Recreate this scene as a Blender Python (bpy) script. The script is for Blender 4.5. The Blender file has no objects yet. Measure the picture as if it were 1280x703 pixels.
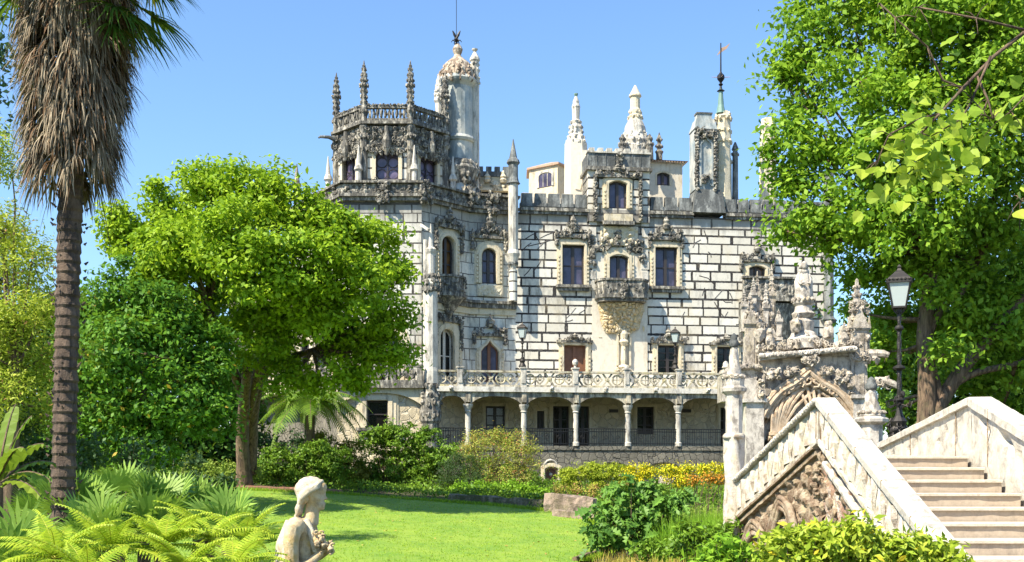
import bpy, bmesh, math, random
import numpy as np
from mathutils import Vector, Matrix, noise
sc = bpy.context.scene
COL = sc.collection
R = math.radians
# ---------------------------------------------------------------- camera, world, sun, exposure
F = 1400.0            # focal length in pixels of a 1280 wide picture
HY = 610.0            # the horizon line
cam_d = bpy.data.cameras.new('camera'); cam = bpy.data.objects.new('camera', cam_d); COL.objects.link(cam)
cam.location = (0, 0, 0); cam.rotation_euler = (R(90), 0, 0)
cam_d.sensor_width = 36; cam_d.lens = 36 * F / 1280; cam_d.shift_y = (HY - 351.5) / 1280
cam_d.clip_start = 0.1; cam_d.clip_end = 6000
sc.camera = cam
SUN = Vector((-0.76, -0.60, 1.15)).normalized()      # towards the sun
wd = bpy.data.worlds.new('World'); sc.world = wd; wd.use_nodes = True
wn = wd.node_tree.nodes; wl = wd.node_tree.links
sky = wn.new('ShaderNodeTexSky'); sky.sky_type = 'NISHITA'; sky.sun_disc = False
sky.sun_elevation = math.asin(SUN.z); sky.sun_rotation = math.atan2(SUN.x, SUN.y)
sky.air_density = 1.25; sky.dust_density = 0.15; sky.ozone_density = 8.0; sky.altitude = 0
wn['Background'].inputs[1].default_value = 0.118
wl.new(sky.outputs[0], wn['Background'].inputs[0])
sun_d = bpy.data.lights.new('sun', 'SUN'); sun_o = bpy.data.objects.new('sun', sun_d); COL.objects.link(sun_o)
sun_d.energy = 5.0; sun_d.angle = R(0.6); sun_d.color = (1.0, 0.91, 0.74)
sun_o.rotation_euler = SUN.to_track_quat('Z', 'Y').to_euler(); sun_o.location = (-20, -20, 60)
sc.view_settings.view_transform = 'Standard'; sc.view_settings.look = 'None'
sc.view_settings.exposure = 1.08; sc.view_settings.gamma = 1.0
sc.cycles.max_bounces = 6; sc.cycles.diffuse_bounces = 3; sc.cycles.transparent_max_bounces = 6
try: sc.cycles.use_denoising = True
except Exception: pass

def W(px, py, Y):
    return Vector(((px - 640) / F * Y, Y, (HY - py) / F * Y))
rnd = random.Random(7)

# ---------------------------------------------------------------- helpers
def link(o, parent=None):
    COL.objects.link(o)
    if parent: o.parent = parent
    return o
def tag(o, label=None, cat=None, group=None, kind=None):
    if label: o['label'] = label
    if cat: o['category'] = cat
    if group: o['group'] = group
    if kind: o['kind'] = kind
    return o
def empty(name, loc, label, cat, group=None, rz=0):
    o = bpy.data.objects.new(name, None); o.location = loc; o.rotation_euler = (0, 0, rz); o.empty_display_size = .2
    COL.objects.link(o); return tag(o, label, cat, group)

class MB:
    """collects geometry, builds one mesh object"""
    def __init__(s, M=None): s.v = []; s.f = []; s.mi = []; s.M = M; s.cm = 0
    def add(s, vs, fs, mat=None):
        b = len(s.v)
        if s.M is not None: vs = [s.M @ Vector(p) for p in vs]
        s.v.extend([tuple(p) for p in vs]); s.f.extend([tuple(i + b for i in f) for f in fs])
        s.mi.extend([s.cm if mat is None else mat] * len(fs))
    def box(s, x0, x1, y0, y1, z0, z1, mat=None):
        vs = [(x0,y0,z0),(x1,y0,z0),(x1,y1,z0),(x0,y1,z0),(x0,y0,z1),(x1,y0,z1),(x1,y1,z1),(x0,y1,z1)]
        s.add(vs, [(0,3,2,1),(4,5,6,7),(0,1,5,4),(1,2,6,5),(2,3,7,6),(3,0,4,7)], mat)
    def prism(s, poly, z0, z1, mat=None, taper=1.0):
        n = len(poly); cx = sum(p[0] for p in poly)/n; cy = sum(p[1] for p in poly)/n
        vs = [(x,y,z0) for x,y in poly] + [(cx+(x-cx)*taper, cy+(y-cy)*taper, z1) for x,y in poly]
        fs = [tuple(range(n))[::-1], tuple(range(n, 2*n))] + [(i,(i+1)%n,(i+1)%n+n,i+n) for i in range(n)]
        s.add(vs, fs, mat)
    def extr(s, poly, d0, d1, mat=None):
        """polygon in (x,z), extruded along y from d0 to d1"""
        n = len(poly)
        vs = [(x,d0,z) for x,z in poly] + [(x,d1,z) for x,z in poly]
        fs = [tuple(range(n)), tuple(range(n, 2*n))[::-1]] + [(i,i+n,(i+1)%n+n,(i+1)%n) for i in range(n)]
        s.add(vs, fs, mat)
    def lathe(s, cx, cy, prof, n=12, mat=None, rot=0.0, lobes=0, la=0.0):
        vs = []; m = len(prof)
        for (r, z) in prof:
            for k in range(n):
                a = 2*math.pi*k/n + rot
                rr = r * (1 + la*math.cos(lobes*a)) if lobes else r
                vs.append((cx+rr*math.cos(a), cy+rr*math.sin(a), z))
        fs = [(j*n+k, j*n+(k+1)%n, (j+1)*n+(k+1)%n, (j+1)*n+k) for j in range(m-1) for k in range(n)]
        fs.append(tuple(range(n))[::-1]); fs.append(tuple((m-1)*n+k for k in range(n)))
        s.add(vs, fs, mat)
    def tube(s, pts, rad, n=6, mat=None, close=True):
        pts = [Vector(p) for p in pts]; m = len(pts)
        if not isinstance(rad, (list, tuple)): rad = [rad]*m
        vs = []; up = None
        for i, p in enumerate(pts):
            t = (pts[min(i+1,m-1)] - pts[max(i-1,0)])
            if t.length < 1e-9: t = Vector((0,0,1))
            t.normalize()
            if up is None: up = Vector((0,0,1)) if abs(t.z) < .9 else Vector((1,0,0))
            a = t.cross(up)
            if a.length < 1e-4: a = t.cross(Vector((1,0.1,0)))
            a.normalize(); b = a.cross(t); up = b
            for k in range(n):
                th = 2*math.pi*k/n
                vs.append(p + (a*math.cos(th) + b*math.sin(th))*rad[i])
        fs = [(j*n+k, j*n+(k+1)%n, (j+1)*n+(k+1)%n, (j+1)*n+k) for j in range(m-1) for k in range(n)]
        if close: fs.append(tuple(range(n))[::-1]); fs.append(tuple((m-1)*n+k for k in range(n)))
        s.add(vs, fs, mat)
    def bar(s, p, q, w, h=None, mat=None):
        p = Vector(p); q = Vector(q); h = h or w; t = (q-p).normalized()
        up = Vector((0,0,1)) if abs(t.z) < .95 else Vector((0,1,0))
        a = t.cross(up).normalized(); b = a.cross(t)
        c = [(-1,-1),(1,-1),(1,1),(-1,1)]
        vs = [p + a*i*w/2 + b*j*h/2 for i,j in c] + [q + a*i*w/2 + b*j*h/2 for i,j in c]
        s.add(vs, [(0,1,2,3),(7,6,5,4),(0,4,5,1),(1,5,6,2),(2,6,7,3),(3,7,4,0)], mat)
    def lump(s, c, r, mat=None, rg=rnd, amp=.25):
        c = Vector(c)
        if not isinstance(r, (list, tuple, Vector)): r = (r, r, r)
        o = Vector((rg.random()*50, rg.random()*50, rg.random()*50))
        vs = []
        for p in ICO_V:
            k = 1 + amp*noise.noise(p*1.9 + o)*2
            vs.append((c.x+p.x*r[0]*k, c.y+p.y*r[1]*k, c.z+p.z*r[2]*k))
        s.add(vs, ICO_F, mat)
    def curl(s, c, size, ax, mat=None, rg=rnd, thick=.22, turns=1.1):
        """a carved leaf scroll, curling about direction ax"""
        ax = Vector(ax).normalized(); u = ax.orthogonal().normalized(); w = ax.cross(u)
        a0 = rg.random()*6.28; pts = []; rad = []
        for i in range(9):
            t = i/8; r = size*(1-.8*t); a = a0 + t*turns*6.28
            pts.append(Vector(c) + (u*math.cos(a) + w*math.sin(a))*r + ax*size*.25*t)
            rad.append(size*thick*(1-.45*t))
        s.tube(pts, rad, 5, mat)
    def carve(s, c, ext, n, size, mat=None, rg=rnd, ax=(0,-1,0)):
        """a cluster of carved foliage in a box ext round c"""
        for i in range(n):
            p = (c[0]+rg.uniform(-1,1)*ext[0], c[1]+rg.uniform(-1,1)*ext[1], c[2]+rg.uniform(-1,1)*ext[2])
            k = rg.random(); sz = size*rg.uniform(.6,1.25)
            if k < .5: s.curl(p, sz, (ax[0]+rg.uniform(-.5,.5), ax[1]+rg.uniform(-.5,.5), ax[2]+rg.uniform(-.5,.5)), mat, rg)
            else: s.lump(p, (sz*rg.uniform(.5,1), sz*rg.uniform(.5,1), sz*rg.uniform(.6,1.2)), mat, rg, .4)
    def relief(s, u0, u1, z0, z1, d, amp, freq, step, fn=None, mat=None, seed=0.0, cut=None):
        nu = max(2, int((u1-u0)/step)); nz = max(2, int((z1-z0)/step)); vs = []
        for j in range(nz+1):
            for i in range(nu+1):
                u = u0+(u1-u0)*i/nu; z = z0+(z1-z0)*j/nz
                if fn: h = fn(u, z)
                else:
                    dd, _ = noise.voronoi(Vector((u*freq, z*freq, seed)))
                    h = min(1, (dd[1]-dd[0])*1.6) * (.6 + .4*noise.noise(Vector((u*freq*2.2, z*freq*2.2, seed+5))))
                e = min(1, min(i, nu-i, j, nz-j))
                vs.append((u, d - amp*h*e, z))
        s.add(vs, [(j*(nu+1)+i, j*(nu+1)+i+1, (j+1)*(nu+1)+i+1, (j+1)*(nu+1)+i) for j in range(nz) for i in range(nu) if cut is None or d-vs[j*(nu+1)+i][1] > cut], mat)
    def build(s, name, mats, parent=None, smooth=False, angle=None):
        me = bpy.data.meshes.new(name)
        me.from_pydata(s.v, [], s.f)
        if not isinstance(mats, (list, tuple)): mats = [mats]
        for m in mats: me.materials.append(m)
        if len(mats) > 1: me.polygons.foreach_set('material_index', s.mi)
        nl = len(me.loops); nv = len(me.vertices); npf = len(me.polygons)
        me.update()
        co = np.empty(nv*3, np.float32); me.vertices.foreach_get('co', co); co = co.reshape(-1,3)
        nr = np.empty(npf*3, np.float32); me.polygons.foreach_get('normal', nr); nr = nr.reshape(-1,3)
        lt = np.empty(npf, np.int32); me.polygons.foreach_get('loop_total', lt)
        lv = np.empty(nl, np.int32); me.loops.foreach_get('vertex_index', lv)
        pn = np.repeat(nr, lt, axis=0); p = co[lv]
        t = np.stack([-pn[:,1], pn[:,0]], 1); l = np.linalg.norm(t, axis=1); flat = np.abs(pn[:,2]) > .8
        t = t/np.maximum(l, 1e-6)[:,None]
        sg = np.where(t[:,0]+.001*t[:,1] < 0, -1, 1)[:,None]; t = t*sg
        u = p[:,0]*t[:,0] + p[:,1]*t[:,1]; v = p[:,2].copy()
        u = np.where(flat, p[:,0], u); v = np.where(flat, p[:,1], v)
        uv = me.uv_layers.new(name='UVMap'); uv.data.foreach_set('uv', np.stack([u,v],1).astype(np.float32).ravel())
        if smooth: me.polygons.foreach_set('use_smooth', [True]*npf)
        if angle is not None:
            try: me.set_sharp_from_angle(angle=R(angle))
            except Exception: pass
        return link(bpy.data.objects.new(name, me), parent)

_b = bmesh.new(); bmesh.ops.create_icosphere(_b, subdivisions=2, radius=1)
ICO_V = [v.co.copy() for v in _b.verts]; ICO_F = [tuple(v.index for v in f.verts) for f in _b.faces]; _b.free()

# ---------------------------------------------------------------- materials
def newmat(name):
    m = bpy.data.materials.new(name); m.use_nodes = True
    nt = m.node_tree; bs = nt.nodes['Principled BSDF']
    return m, nt, nt.nodes, nt.links, bs
def ramp(ns, stops):
    r = ns.new('ShaderNodeValToRGB'); e = r.color_ramp.elements
    while len(e) < len(stops): e.new(.5)
    for k, (p, c) in zip(e, stops):
        k.position = p; k.color = (c[0], c[1], c[2], 1) if isinstance(c, (tuple, list)) else (c, c, c, 1)
    return r
def noise_n(ns, ls, vec, scale, detail=5, rough=.6, dist=0):
    n = ns.new('ShaderNodeTexNoise'); n.inputs['Scale'].default_value = scale; n.inputs['Detail'].default_value = detail
    n.inputs['Roughness'].default_value = rough; n.inputs['Distortion'].default_value = dist
    if vec: ls.new(vec, n.inputs['Vector'])
    return n
def mapping(ns, ls, out, scale):
    mp = ns.new('ShaderNodeMapping'); mp.inputs['Scale'].default_value = scale; ls.new(out, mp.inputs['Vector']); return mp.outputs[0]
def mixc(ns, ls, fac, a, b, mode='MIX'):
    m = ns.new('ShaderNodeMix'); m.data_type = 'RGBA'; m.blend_type = mode
    if hasattr(fac, 'is_linked'): ls.new(fac, m.inputs[0])
    else: m.inputs[0].default_value = fac
    for s, x in ((6, a), (7, b)):
        if hasattr(x, 'is_linked'): ls.new(x, m.inputs[s])
        else: m.inputs[s].default_value = (x[0], x[1], x[2], 1)
    return m.outputs[2]
def math_n(ns, ls, op, a, b=0.0, c=None):
    m = ns.new('ShaderNodeMath'); m.operation = op
    for i, x in enumerate((a, b) if c is None else (a, b, c)):
        if hasattr(x, 'is_linked'): ls.new(x, m.inputs[i])
        else: m.inputs[i].default_value = x
    return m.outputs[0]
def bump(ns, ls, bs, h, strength=.5, dist=.02):
    b = ns.new('ShaderNodeBump'); b.inputs['Strength'].default_value = strength; b.inputs['Distance'].default_value = dist
    ls.new(h, b.inputs['Height']); ls.new(b.outputs[0], bs.inputs['Normal']); return b

def stone(name, c1, c2, stain=(.06,.055,.05), samt=.5, sscale=1.0, lich=None, lamt=.5, bscale=8, bstr=.5, bdist=.03, rough=.85, stretch=.28):
    """weathered limestone: two tones, dark run-off stains, lichen patches"""
    m, nt, ns, ls, bs = newmat(name)
    tc = ns.new('ShaderNodeTexCoord'); ob = tc.outputs['Object']
    n1 = noise_n(ns, ls, ob, 1.3*sscale, 8, .65)
    col = mixc(ns, ls, ramp_out(ns, ls, n1.outputs[0], .38, .62), c1, c2)
    n3 = noise_n(ns, ls, ob, 9*sscale, 4, .6)
    col = mixc(ns, ls, math_n(ns, ls, 'MULTIPLY', ramp_out(ns, ls, n3.outputs[0], .45, .75), .35), col, tuple(x*.55 for x in c1))
    if lich:
        nl = noise_n(ns, ls, ob, 1.1*sscale+.3, 6, .7)
        col = mixc(ns, ls, math_n(ns, ls, 'MULTIPLY', ramp_out(ns, ls, nl.outputs[0], .5, .62), lamt), col, lich)
    v = mapping(ns, ls, ob, (1.0*sscale, 1.0*sscale, stretch*sscale))
    n2 = noise_n(ns, ls, v, 1.7, 9, .72, .3)
    t = .64 - samt*.3
    sm = math_n(ns, ls, 'MULTIPLY', ramp_out(ns, ls, n2.outputs[0], t, t+.14), min(1, .55+samt*.4))
    col = mixc(ns, ls, sm, col, stain)
    ls.new(col, bs.inputs['Base Color']); bs.inputs['Roughness'].default_value = rough
    nb = noise_n(ns, ls, ob, bscale*sscale, 8, .7)
    bump(ns, ls, bs, nb.outputs[0], bstr, bdist)
    return m
def ramp_out(ns, ls, x, a, b):
    m = ns.new('ShaderNodeMapRange'); m.inputs[1].default_value = a; m.inputs[2].default_value = b; m.clamp = True
    ls.new(x, m.inputs[0]); return m.outputs[0]

def masonry(name, c1, c2, joint, bw=1.15, bh=.52, ms=.05, stain_amt=.45, stain=(.09,.085,.08), band=None, warm=True):
    m, nt, ns, ls, bs = newmat(name)
    tc = ns.new('ShaderNodeTexCoord'); sp = ns.new('ShaderNodeSeparateXYZ'); ls.new(tc.outputs['UV'], sp.inputs[0])
    u, v = sp.outputs[0], sp.outputs[1]
    # rows of uneven height, blocks of uneven length
    wv = ns.new('ShaderNodeTexNoise'); wv.noise_dimensions = '1D'; wv.inputs['Scale'].default_value = .9; ls.new(v, wv.inputs['W'])
    v2 = math_n(ns, ls, 'ADD', v, math_n(ns, ls, 'MULTIPLY', math_n(ns, ls, 'SUBTRACT', wv.outputs[0], .5), .35))
    row = math_n(ns, ls, 'FLOOR', math_n(ns, ls, 'DIVIDE', v2, bh))
    wn_ = ns.new('ShaderNodeTexWhiteNoise'); wn_.noise_dimensions = '1D'; ls.new(row, wn_.inputs['W'])
    u1 = math_n(ns, ls, 'ADD', u, math_n(ns, ls, 'MULTIPLY', wn_.outputs[0], .5))
    cb = ns.new('ShaderNodeCombineXYZ'); ls.new(math_n(ns, ls, 'MULTIPLY', u1, .55), cb.inputs[0]); ls.new(math_n(ns, ls, 'MULTIPLY', row, 3.7), cb.inputs[1])
    nu = noise_n(ns, ls, cb.outputs[0], 1.0, 1, .5)
    u2 = math_n(ns, ls, 'ADD', u1, math_n(ns, ls, 'MULTIPLY', math_n(ns, ls, 'SUBTRACT', nu.outputs[0], .5), 1.5))
    nj = noise_n(ns, ls, tc.outputs['UV'], 6, 3, .6)
    jit = math_n(ns, ls, 'MULTIPLY', math_n(ns, ls, 'SUBTRACT', nj.outputs[0], .5), .05)
    c3 = ns.new('ShaderNodeCombineXYZ'); ls.new(math_n(ns, ls, 'ADD', u2, jit), c3.inputs[0]); ls.new(math_n(ns, ls, 'ADD', v2, jit), c3.inputs[1])
    br = ns.new('ShaderNodeTexBrick'); ls.new(c3.outputs[0], br.inputs['Vector'])
    br.inputs['Scale'].default_value = 1; br.inputs['Brick Width'].default_value = bw; br.inputs['Row Height'].default_value = bh
    br.inputs['Mortar Size'].default_value = ms; br.inputs['Mortar Smooth'].default_value = .15; br.inputs['Bias'].default_value = 0
    br.offset = .5; br.squash = 1
    br.inputs['Color1'].default_value = (*c1, 1); br.inputs['Color2'].default_value = (*c2, 1); br.inputs['Mortar'].default_value = (*joint, 1)
    ob = tc.outputs['Object']
    nd = noise_n(ns, ls, ob, 3.2, 7, .7)
    col = mixc(ns, ls, math_n(ns, ls, 'MULTIPLY', ramp_out(ns, ls, nd.outputs[0], .5, .78), .5), br.outputs['Color'], tuple(x*.5 for x in c1))
    vv = mapping(ns, ls, ob, (.55, .55, .16)); n2 = noise_n(ns, ls, vv, 1.5, 9, .75)
    t = .66 - .25*stain_amt
    col = mixc(ns, ls, math_n(ns, ls, 'MULTIPLY', ramp_out(ns, ls, n2.outputs[0], t, t+.13), .75), col, stain)
    nl = noise_n(ns, ls, ob, .55, 6, .72)
    col = mixc(ns, ls, math_n(ns, ls, 'MULTIPLY', ramp_out(ns, ls, nl.outputs[0], .52, .68), .32), col, (.50,.40,.22), 'MULTIPLY' if False else 'MIX') if warm else col
    if band:
        for (zt, h, amt) in band:       # soot that has run down below a cornice
            so = ns.new('ShaderNodeSeparateXYZ'); ls.new(ob, so.inputs[0])
            dz = math_n(ns, ls, 'SUBTRACT', zt, so.outputs[2])
            vs_ = mapping(ns, ls, ob, (1.6, 1.6, .12)); nn = noise_n(ns, ls, vs_, 1.2, 6, .7)
            g = math_n(ns, ls, 'SUBTRACT', math_n(ns, ls, 'MULTIPLY', nn.outputs[0], 2*h), dz)
            g = ramp_out(ns, ls, g, 0, h*.6)
            g = math_n(ns, ls, 'MULTIPLY', g, math_n(ns, ls, 'GREATER_THAN', dz, -.3))
            col = mixc(ns, ls, math_n(ns, ls, 'MULTIPLY', g, amt), col, stain)
    ls.new(col, bs.inputs['Base Color']); bs.inputs['Roughness'].default_value = .88
    nb = noise_n(ns, ls, ob, 14, 6, .7)
    h = math_n(ns, ls, 'ADD', math_n(ns, ls, 'MULTIPLY', br.outputs['Fac'], -1.6), math_n(ns, ls, 'MULTIPLY', nb.outputs[0], .35))
    bump(ns, ls, bs, h, .8, .035)
    return m

def plain(name, c, rough=.6, metal=0, nscale=0, namt=.3, bscale=0, bstr=.3, c2=None):
    m, nt, ns, ls, bs = newmat(name)
    bs.inputs['Base Color'].default_value = (*c, 1); bs.inputs['Roughness'].default_value = rough; bs.inputs['Metallic'].default_value = metal
    tc = ns.new('ShaderNodeTexCoord')
    if nscale:
        n = noise_n(ns, ls, tc.outputs['Object'], nscale, 6, .65)
        ls.new(mixc(ns, ls, math_n(ns, ls, 'MULTIPLY', ramp_out(ns, ls, n.outputs[0], .35, .7), 1 if c2 else namt), c, c2 or tuple(x*.4 for x in c)), bs.inputs['Base Color'])
    if bscale:
        n = noise_n(ns, ls, tc.outputs['Object'], bscale, 6, .65); bump(ns, ls, bs, n.outputs[0], bstr, .02)
    return m

def leafmat(name, c1, c2, trans=.35, rough=.55, c3=None, a3=.06, clump=.6):
    """leaves: colour differs from leaf to leaf and from clump to clump, light shines through"""
    m, nt, ns, ls, bs = newmat(name)
    geo = ns.new('ShaderNodeNewGeometry'); tc = ns.new('ShaderNodeTexCoord')
    n = noise_n(ns, ls, tc.outputs['Object'], clump, 3, .6)
    f = math_n(ns, ls, 'ADD', math_n(ns, ls, 'MULTIPLY', geo.outputs['Random Per Island'], .55), math_n(ns, ls, 'SUBTRACT', math_n(ns, ls, 'MULTIPLY', n.outputs[0], 1.1), .3))
    f = ramp_out(ns, ls, f, .05, .85)
    c1 = (min(.8,c1[0]*1.4), min(.8,c1[1]*1.25), c1[2]); c2 = (min(.8,c2[0]*1.45), min(.8,c2[1]*1.3), c2[2]); col = mixc(ns, ls, f, c1, c2)
    if c3:
        k = math_n(ns, ls, 'LESS_THAN', math_n(ns, ls, 'FRACT', math_n(ns, ls, 'MULTIPLY', geo.outputs['Random Per Island'], 37.0)), a3)
        col = mixc(ns, ls, k, col, c3)
    ls.new(col, bs.inputs['Base Color']); bs.inputs['Roughness'].default_value = max(.5, rough)
    try: bs.inputs['Specular IOR Level'].default_value = .25
    except Exception: pass
    tr = ns.new('ShaderNodeBsdfTranslucent')
    ls.new(mixc(ns, ls, .5, col, (.22,.34,.02), 'MIX'), tr.inputs[0])
    mx = ns.new('ShaderNodeMixShader'); mx.inputs[0].default_value = trans
    ls.new(bs.outputs[0], mx.inputs[1]); ls.new(tr.outputs[0], mx.inputs[2]); ls.new(mx.outputs[0], ns['Material Output'].inputs[0])
    return m

M_white = masonry('white_masonry', (.72,.69,.61), (.58,.54,.45), (.022,.02,.02), stain_amt=.55, band=[(15.6,.9,.6)], ms=.055)
M_twall = masonry('tower_white_masonry', (.74,.71,.62), (.64,.60,.50), (.10,.09,.08), bw=.8, bh=.6, stain_amt=.62, band=[(15.6,2.0,.55)], ms=.024)
M_grey = masonry('grey_masonry', (.66,.64,.57), (.52,.50,.44), (.05,.045,.04), bw=.9, bh=.55, ms=.042, stain_amt=.65, band=[(15.6,1.4,.6)])
M_cream = stone('cream_stone', (.62,.53,.36), (.66,.60,.48), samt=.35, sscale=1.5, lich=(.50,.36,.12), lamt=.45)
M_dark = stone('weathered_carved_stone', (.33,.305,.255), (.60,.56,.47), stain=(.05,.048,.044), samt=.85, sscale=3.2, bscale=7, bstr=.8, bdist=.05, lich=(.40,.32,.15), lamt=.4)
M_sooty = stone('sooty_stone', (.17,.18,.175), (.32,.33,.31), stain=(.05,.055,.055), samt=.8, sscale=1.2, bscale=7, bstr=.8, bdist=.05)
M_pale = stone('pale_stone', (.62,.58,.50), (.52,.49,.42), samt=.5, sscale=1.6, bscale=8, bstr=.6)
M_plaster = stone('white_plaster', (.68,.61,.49), (.64,.59,.49), stain=(.36,.27,.16), samt=.4, sscale=.7, bstr=.15)
M_bluestain = stone('streaked_tower_render', (.58,.55,.47), (.30,.36,.38), stain=(.12,.15,.16), samt=.65, sscale=.8, bstr=.3)
M_green = plain('copper_green', (.16,.28,.24), .6, 0, 3, .4)
M_sash = plain('dark_window_frame', (.035,.028,.026), .5)
M_wood = plain('varnished_wood', (.20,.085,.04), .5, 0, 6, .5)
M_iron = plain('black_iron', (.02,.02,.022), .5, .4, 30, .4)
M_tile = plain('roof_tile', (.50,.33,.23), .8, 0, 4, .5, 12, .6)
def glass(name, c, rough=.12):
    m, nt, ns, ls, bs = newmat(name)
    tc = ns.new('ShaderNodeTexCoord'); n = noise_n(ns, ls, tc.outputs['Object'], 1.4, 3, .6)
    ls.new(mixc(ns, ls, ramp_out(ns, ls, n.outputs[0], .35, .65), c, tuple(x*.4 for x in c)), bs.inputs['Base Color'])
    bs.inputs['Roughness'].default_value = rough; bs.inputs['IOR'].default_value = 1.5
    bump(ns, ls, bs, n.outputs[0], .1, .02)
    return m
M_glass = glass('window_glass', (.10,.09,.15), .18); M_glass_d = glass('dark_window_glass', (.02,.02,.018)); M_glass_a = glass('amber_window_glass', (.18,.09,.03))
M_glass_v = glass('violet_window_glass', (.15,.12,.20), .3)
M_dark_open = plain('dark_opening', (.012,.010,.008), .9)
# ================================================================ THE PALACE
def rubble(name, c1, c2, mortar, scale=2.6, stain_amt=.5):
    m, nt, ns, ls, bs = newmat(name)
    tc = ns.new('ShaderNodeTexCoord'); ob = tc.outputs['Object']
    v = ns.new('ShaderNodeTexVoronoi'); v.feature = 'DISTANCE_TO_EDGE'; v.inputs['Scale'].default_value = scale
    v2 = ns.new('ShaderNodeTexVoronoi'); v2.inputs['Scale'].default_value = scale
    nn = noise_n(ns, ls, ob, 2.5, 3, .6)
    w = mixc(ns, ls, .12, ob, nn.outputs['Color']); ls.new(w, v.inputs['Vector']); ls.new(w, v2.inputs['Vector'])
    sp = ns.new('ShaderNodeSeparateColor'); ls.new(v2.outputs['Color'], sp.inputs[0])
    col = mixc(ns, ls, sp.outputs[0], c1, c2)
    n2 = noise_n(ns, ls, ob, 12, 5, .7)
    col = mixc(ns, ls, math_n(ns, ls, 'MULTIPLY', ramp_out(ns, ls, n2.outputs[0], .45, .75), .5), col, tuple(x*.5 for x in c1))
    e = ramp_out(ns, ls, v.outputs[0], .01, .06)
    col = mixc(ns, ls, e, mortar, col)
    n3 = noise_n(ns, ls, mapping(ns, ls, ob, (.7,.7,.3)), 1.3, 8, .7)
    col = mixc(ns, ls, math_n(ns, ls, 'MULTIPLY', ramp_out(ns, ls, n3.outputs[0], .52, .66), stain_amt), col, (.07,.065,.05))
    ls.new(col, bs.inputs['Base Color']); bs.inputs['Roughness'].default_value = .9
    bump(ns, ls, bs, math_n(ns, ls, 'ADD', e, math_n(ns, ls, 'MULTIPLY', n2.outputs[0], .6)), .9, .06)
    return m
M_rubble = rubble('rubble_stone', (.66,.56,.38), (.46,.39,.27), (.62,.55,.42), 2.8, .35)
M_base = rubble('dark_rubble_stone', (.24,.22,.17), (.15,.14,.115), (.10,.095,.08), 3.4, .7)  # base wall stone; also paints tree shade on left wing and left tower foot

PM = Matrix.Translation((.2, 63.57, 0)) @ Matrix.Rotation(R(6.6), 4, 'Z'); PI_ = PM.inverted()
palace = empty('palace', (.2, 63.57, 0), 'white stone palace with dark joints, octagonal corner tower and carved pinnacles rising behind the lawn', 'palace', rz=R(6.6))
class Facet:
    def __init__(s, p0, p1, M0=PI_):
        s.p = Vector((*p0, 0)); q = Vector((*p1, 0)); s.L = (q-s.p).length; s.d = (q-s.p)/s.L; s.n = Vector((-s.d.y, s.d.x, 0))
        m = Matrix.Identity(4)
        for i in range(3): m[i][0] = s.d[i]; m[i][1] = s.n[i]; m[i][3] = s.p[i]
        s.M = M0 @ m; s.ops = []
    def u(s, px, d=0):
        o = s.p + s.n*d; k = (px-640)/F        # ray X = k*Y
        den = s.d.x - k*s.d.y
        return (k*o.y - o.x)/den
    def z(s, px, py, d=0):
        u = s.u(px, d); y = (s.p + s.n*d + s.d*u).y
        return (HY-py)/F*y
    def mb(s): return MB(s.M)
def pmb(): return MB(PI_)        # world coordinates in, palace coordinates out

A2, A1, A0, B0, C0, D0, E0 = (-12.8,66.2), (-11.0,63.2), (-9.06,60.4), (-4.875,60.4), (-2.4,62.9), (.2,63.57), None
F00 = Facet(A2, A1); FA = Facet(A1, A0); F1 = Facet(A0, B0); F2 = Facet(B0, C0); F3 = Facet(C0, D0)
gd = Vector((math.cos(R(6.6)), math.sin(R(6.6)))); G = Facet(D0, (D0[0]+gd.x, D0[1]+gd.y))
E0 = (D0[0]+gd.x*G.u(1030), D0[1]+gd.y*G.u(1030)); G.L = G.u(1030)
ZC = 15.65
def arc(u0, u1, z0, z1, kind):
    w = u1-u0; c = (u0+u1)/2
    if kind == 'rect': return [(u0,z0),(u0,z1),(u1,z1),(u1,z0)]
    if kind == 'round': rise = w/2
    elif kind == 'seg': rise = w*.16
    elif kind == 'ogee': rise = w*.62
    zs = z1-rise; out = [(u0,z0)]
    n = 12
    for i in range(n+1):
        t = i/n
        if kind == 'round': a = math.pi*(1-t); out.append((c+math.cos(a)*w/2, zs+math.sin(a)*rise))
        elif kind == 'seg': out.append((u0+w*t, zs+rise*(1-(2*t-1)**2)))
        else:
            x = abs(2*t-1); h = (1-x**2.2)*.62 + .38*max(0, 1-x*2.6)**1.5
            out.append((u0+w*t, zs+rise*h))
    out.append((u1,z0)); return out
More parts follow.
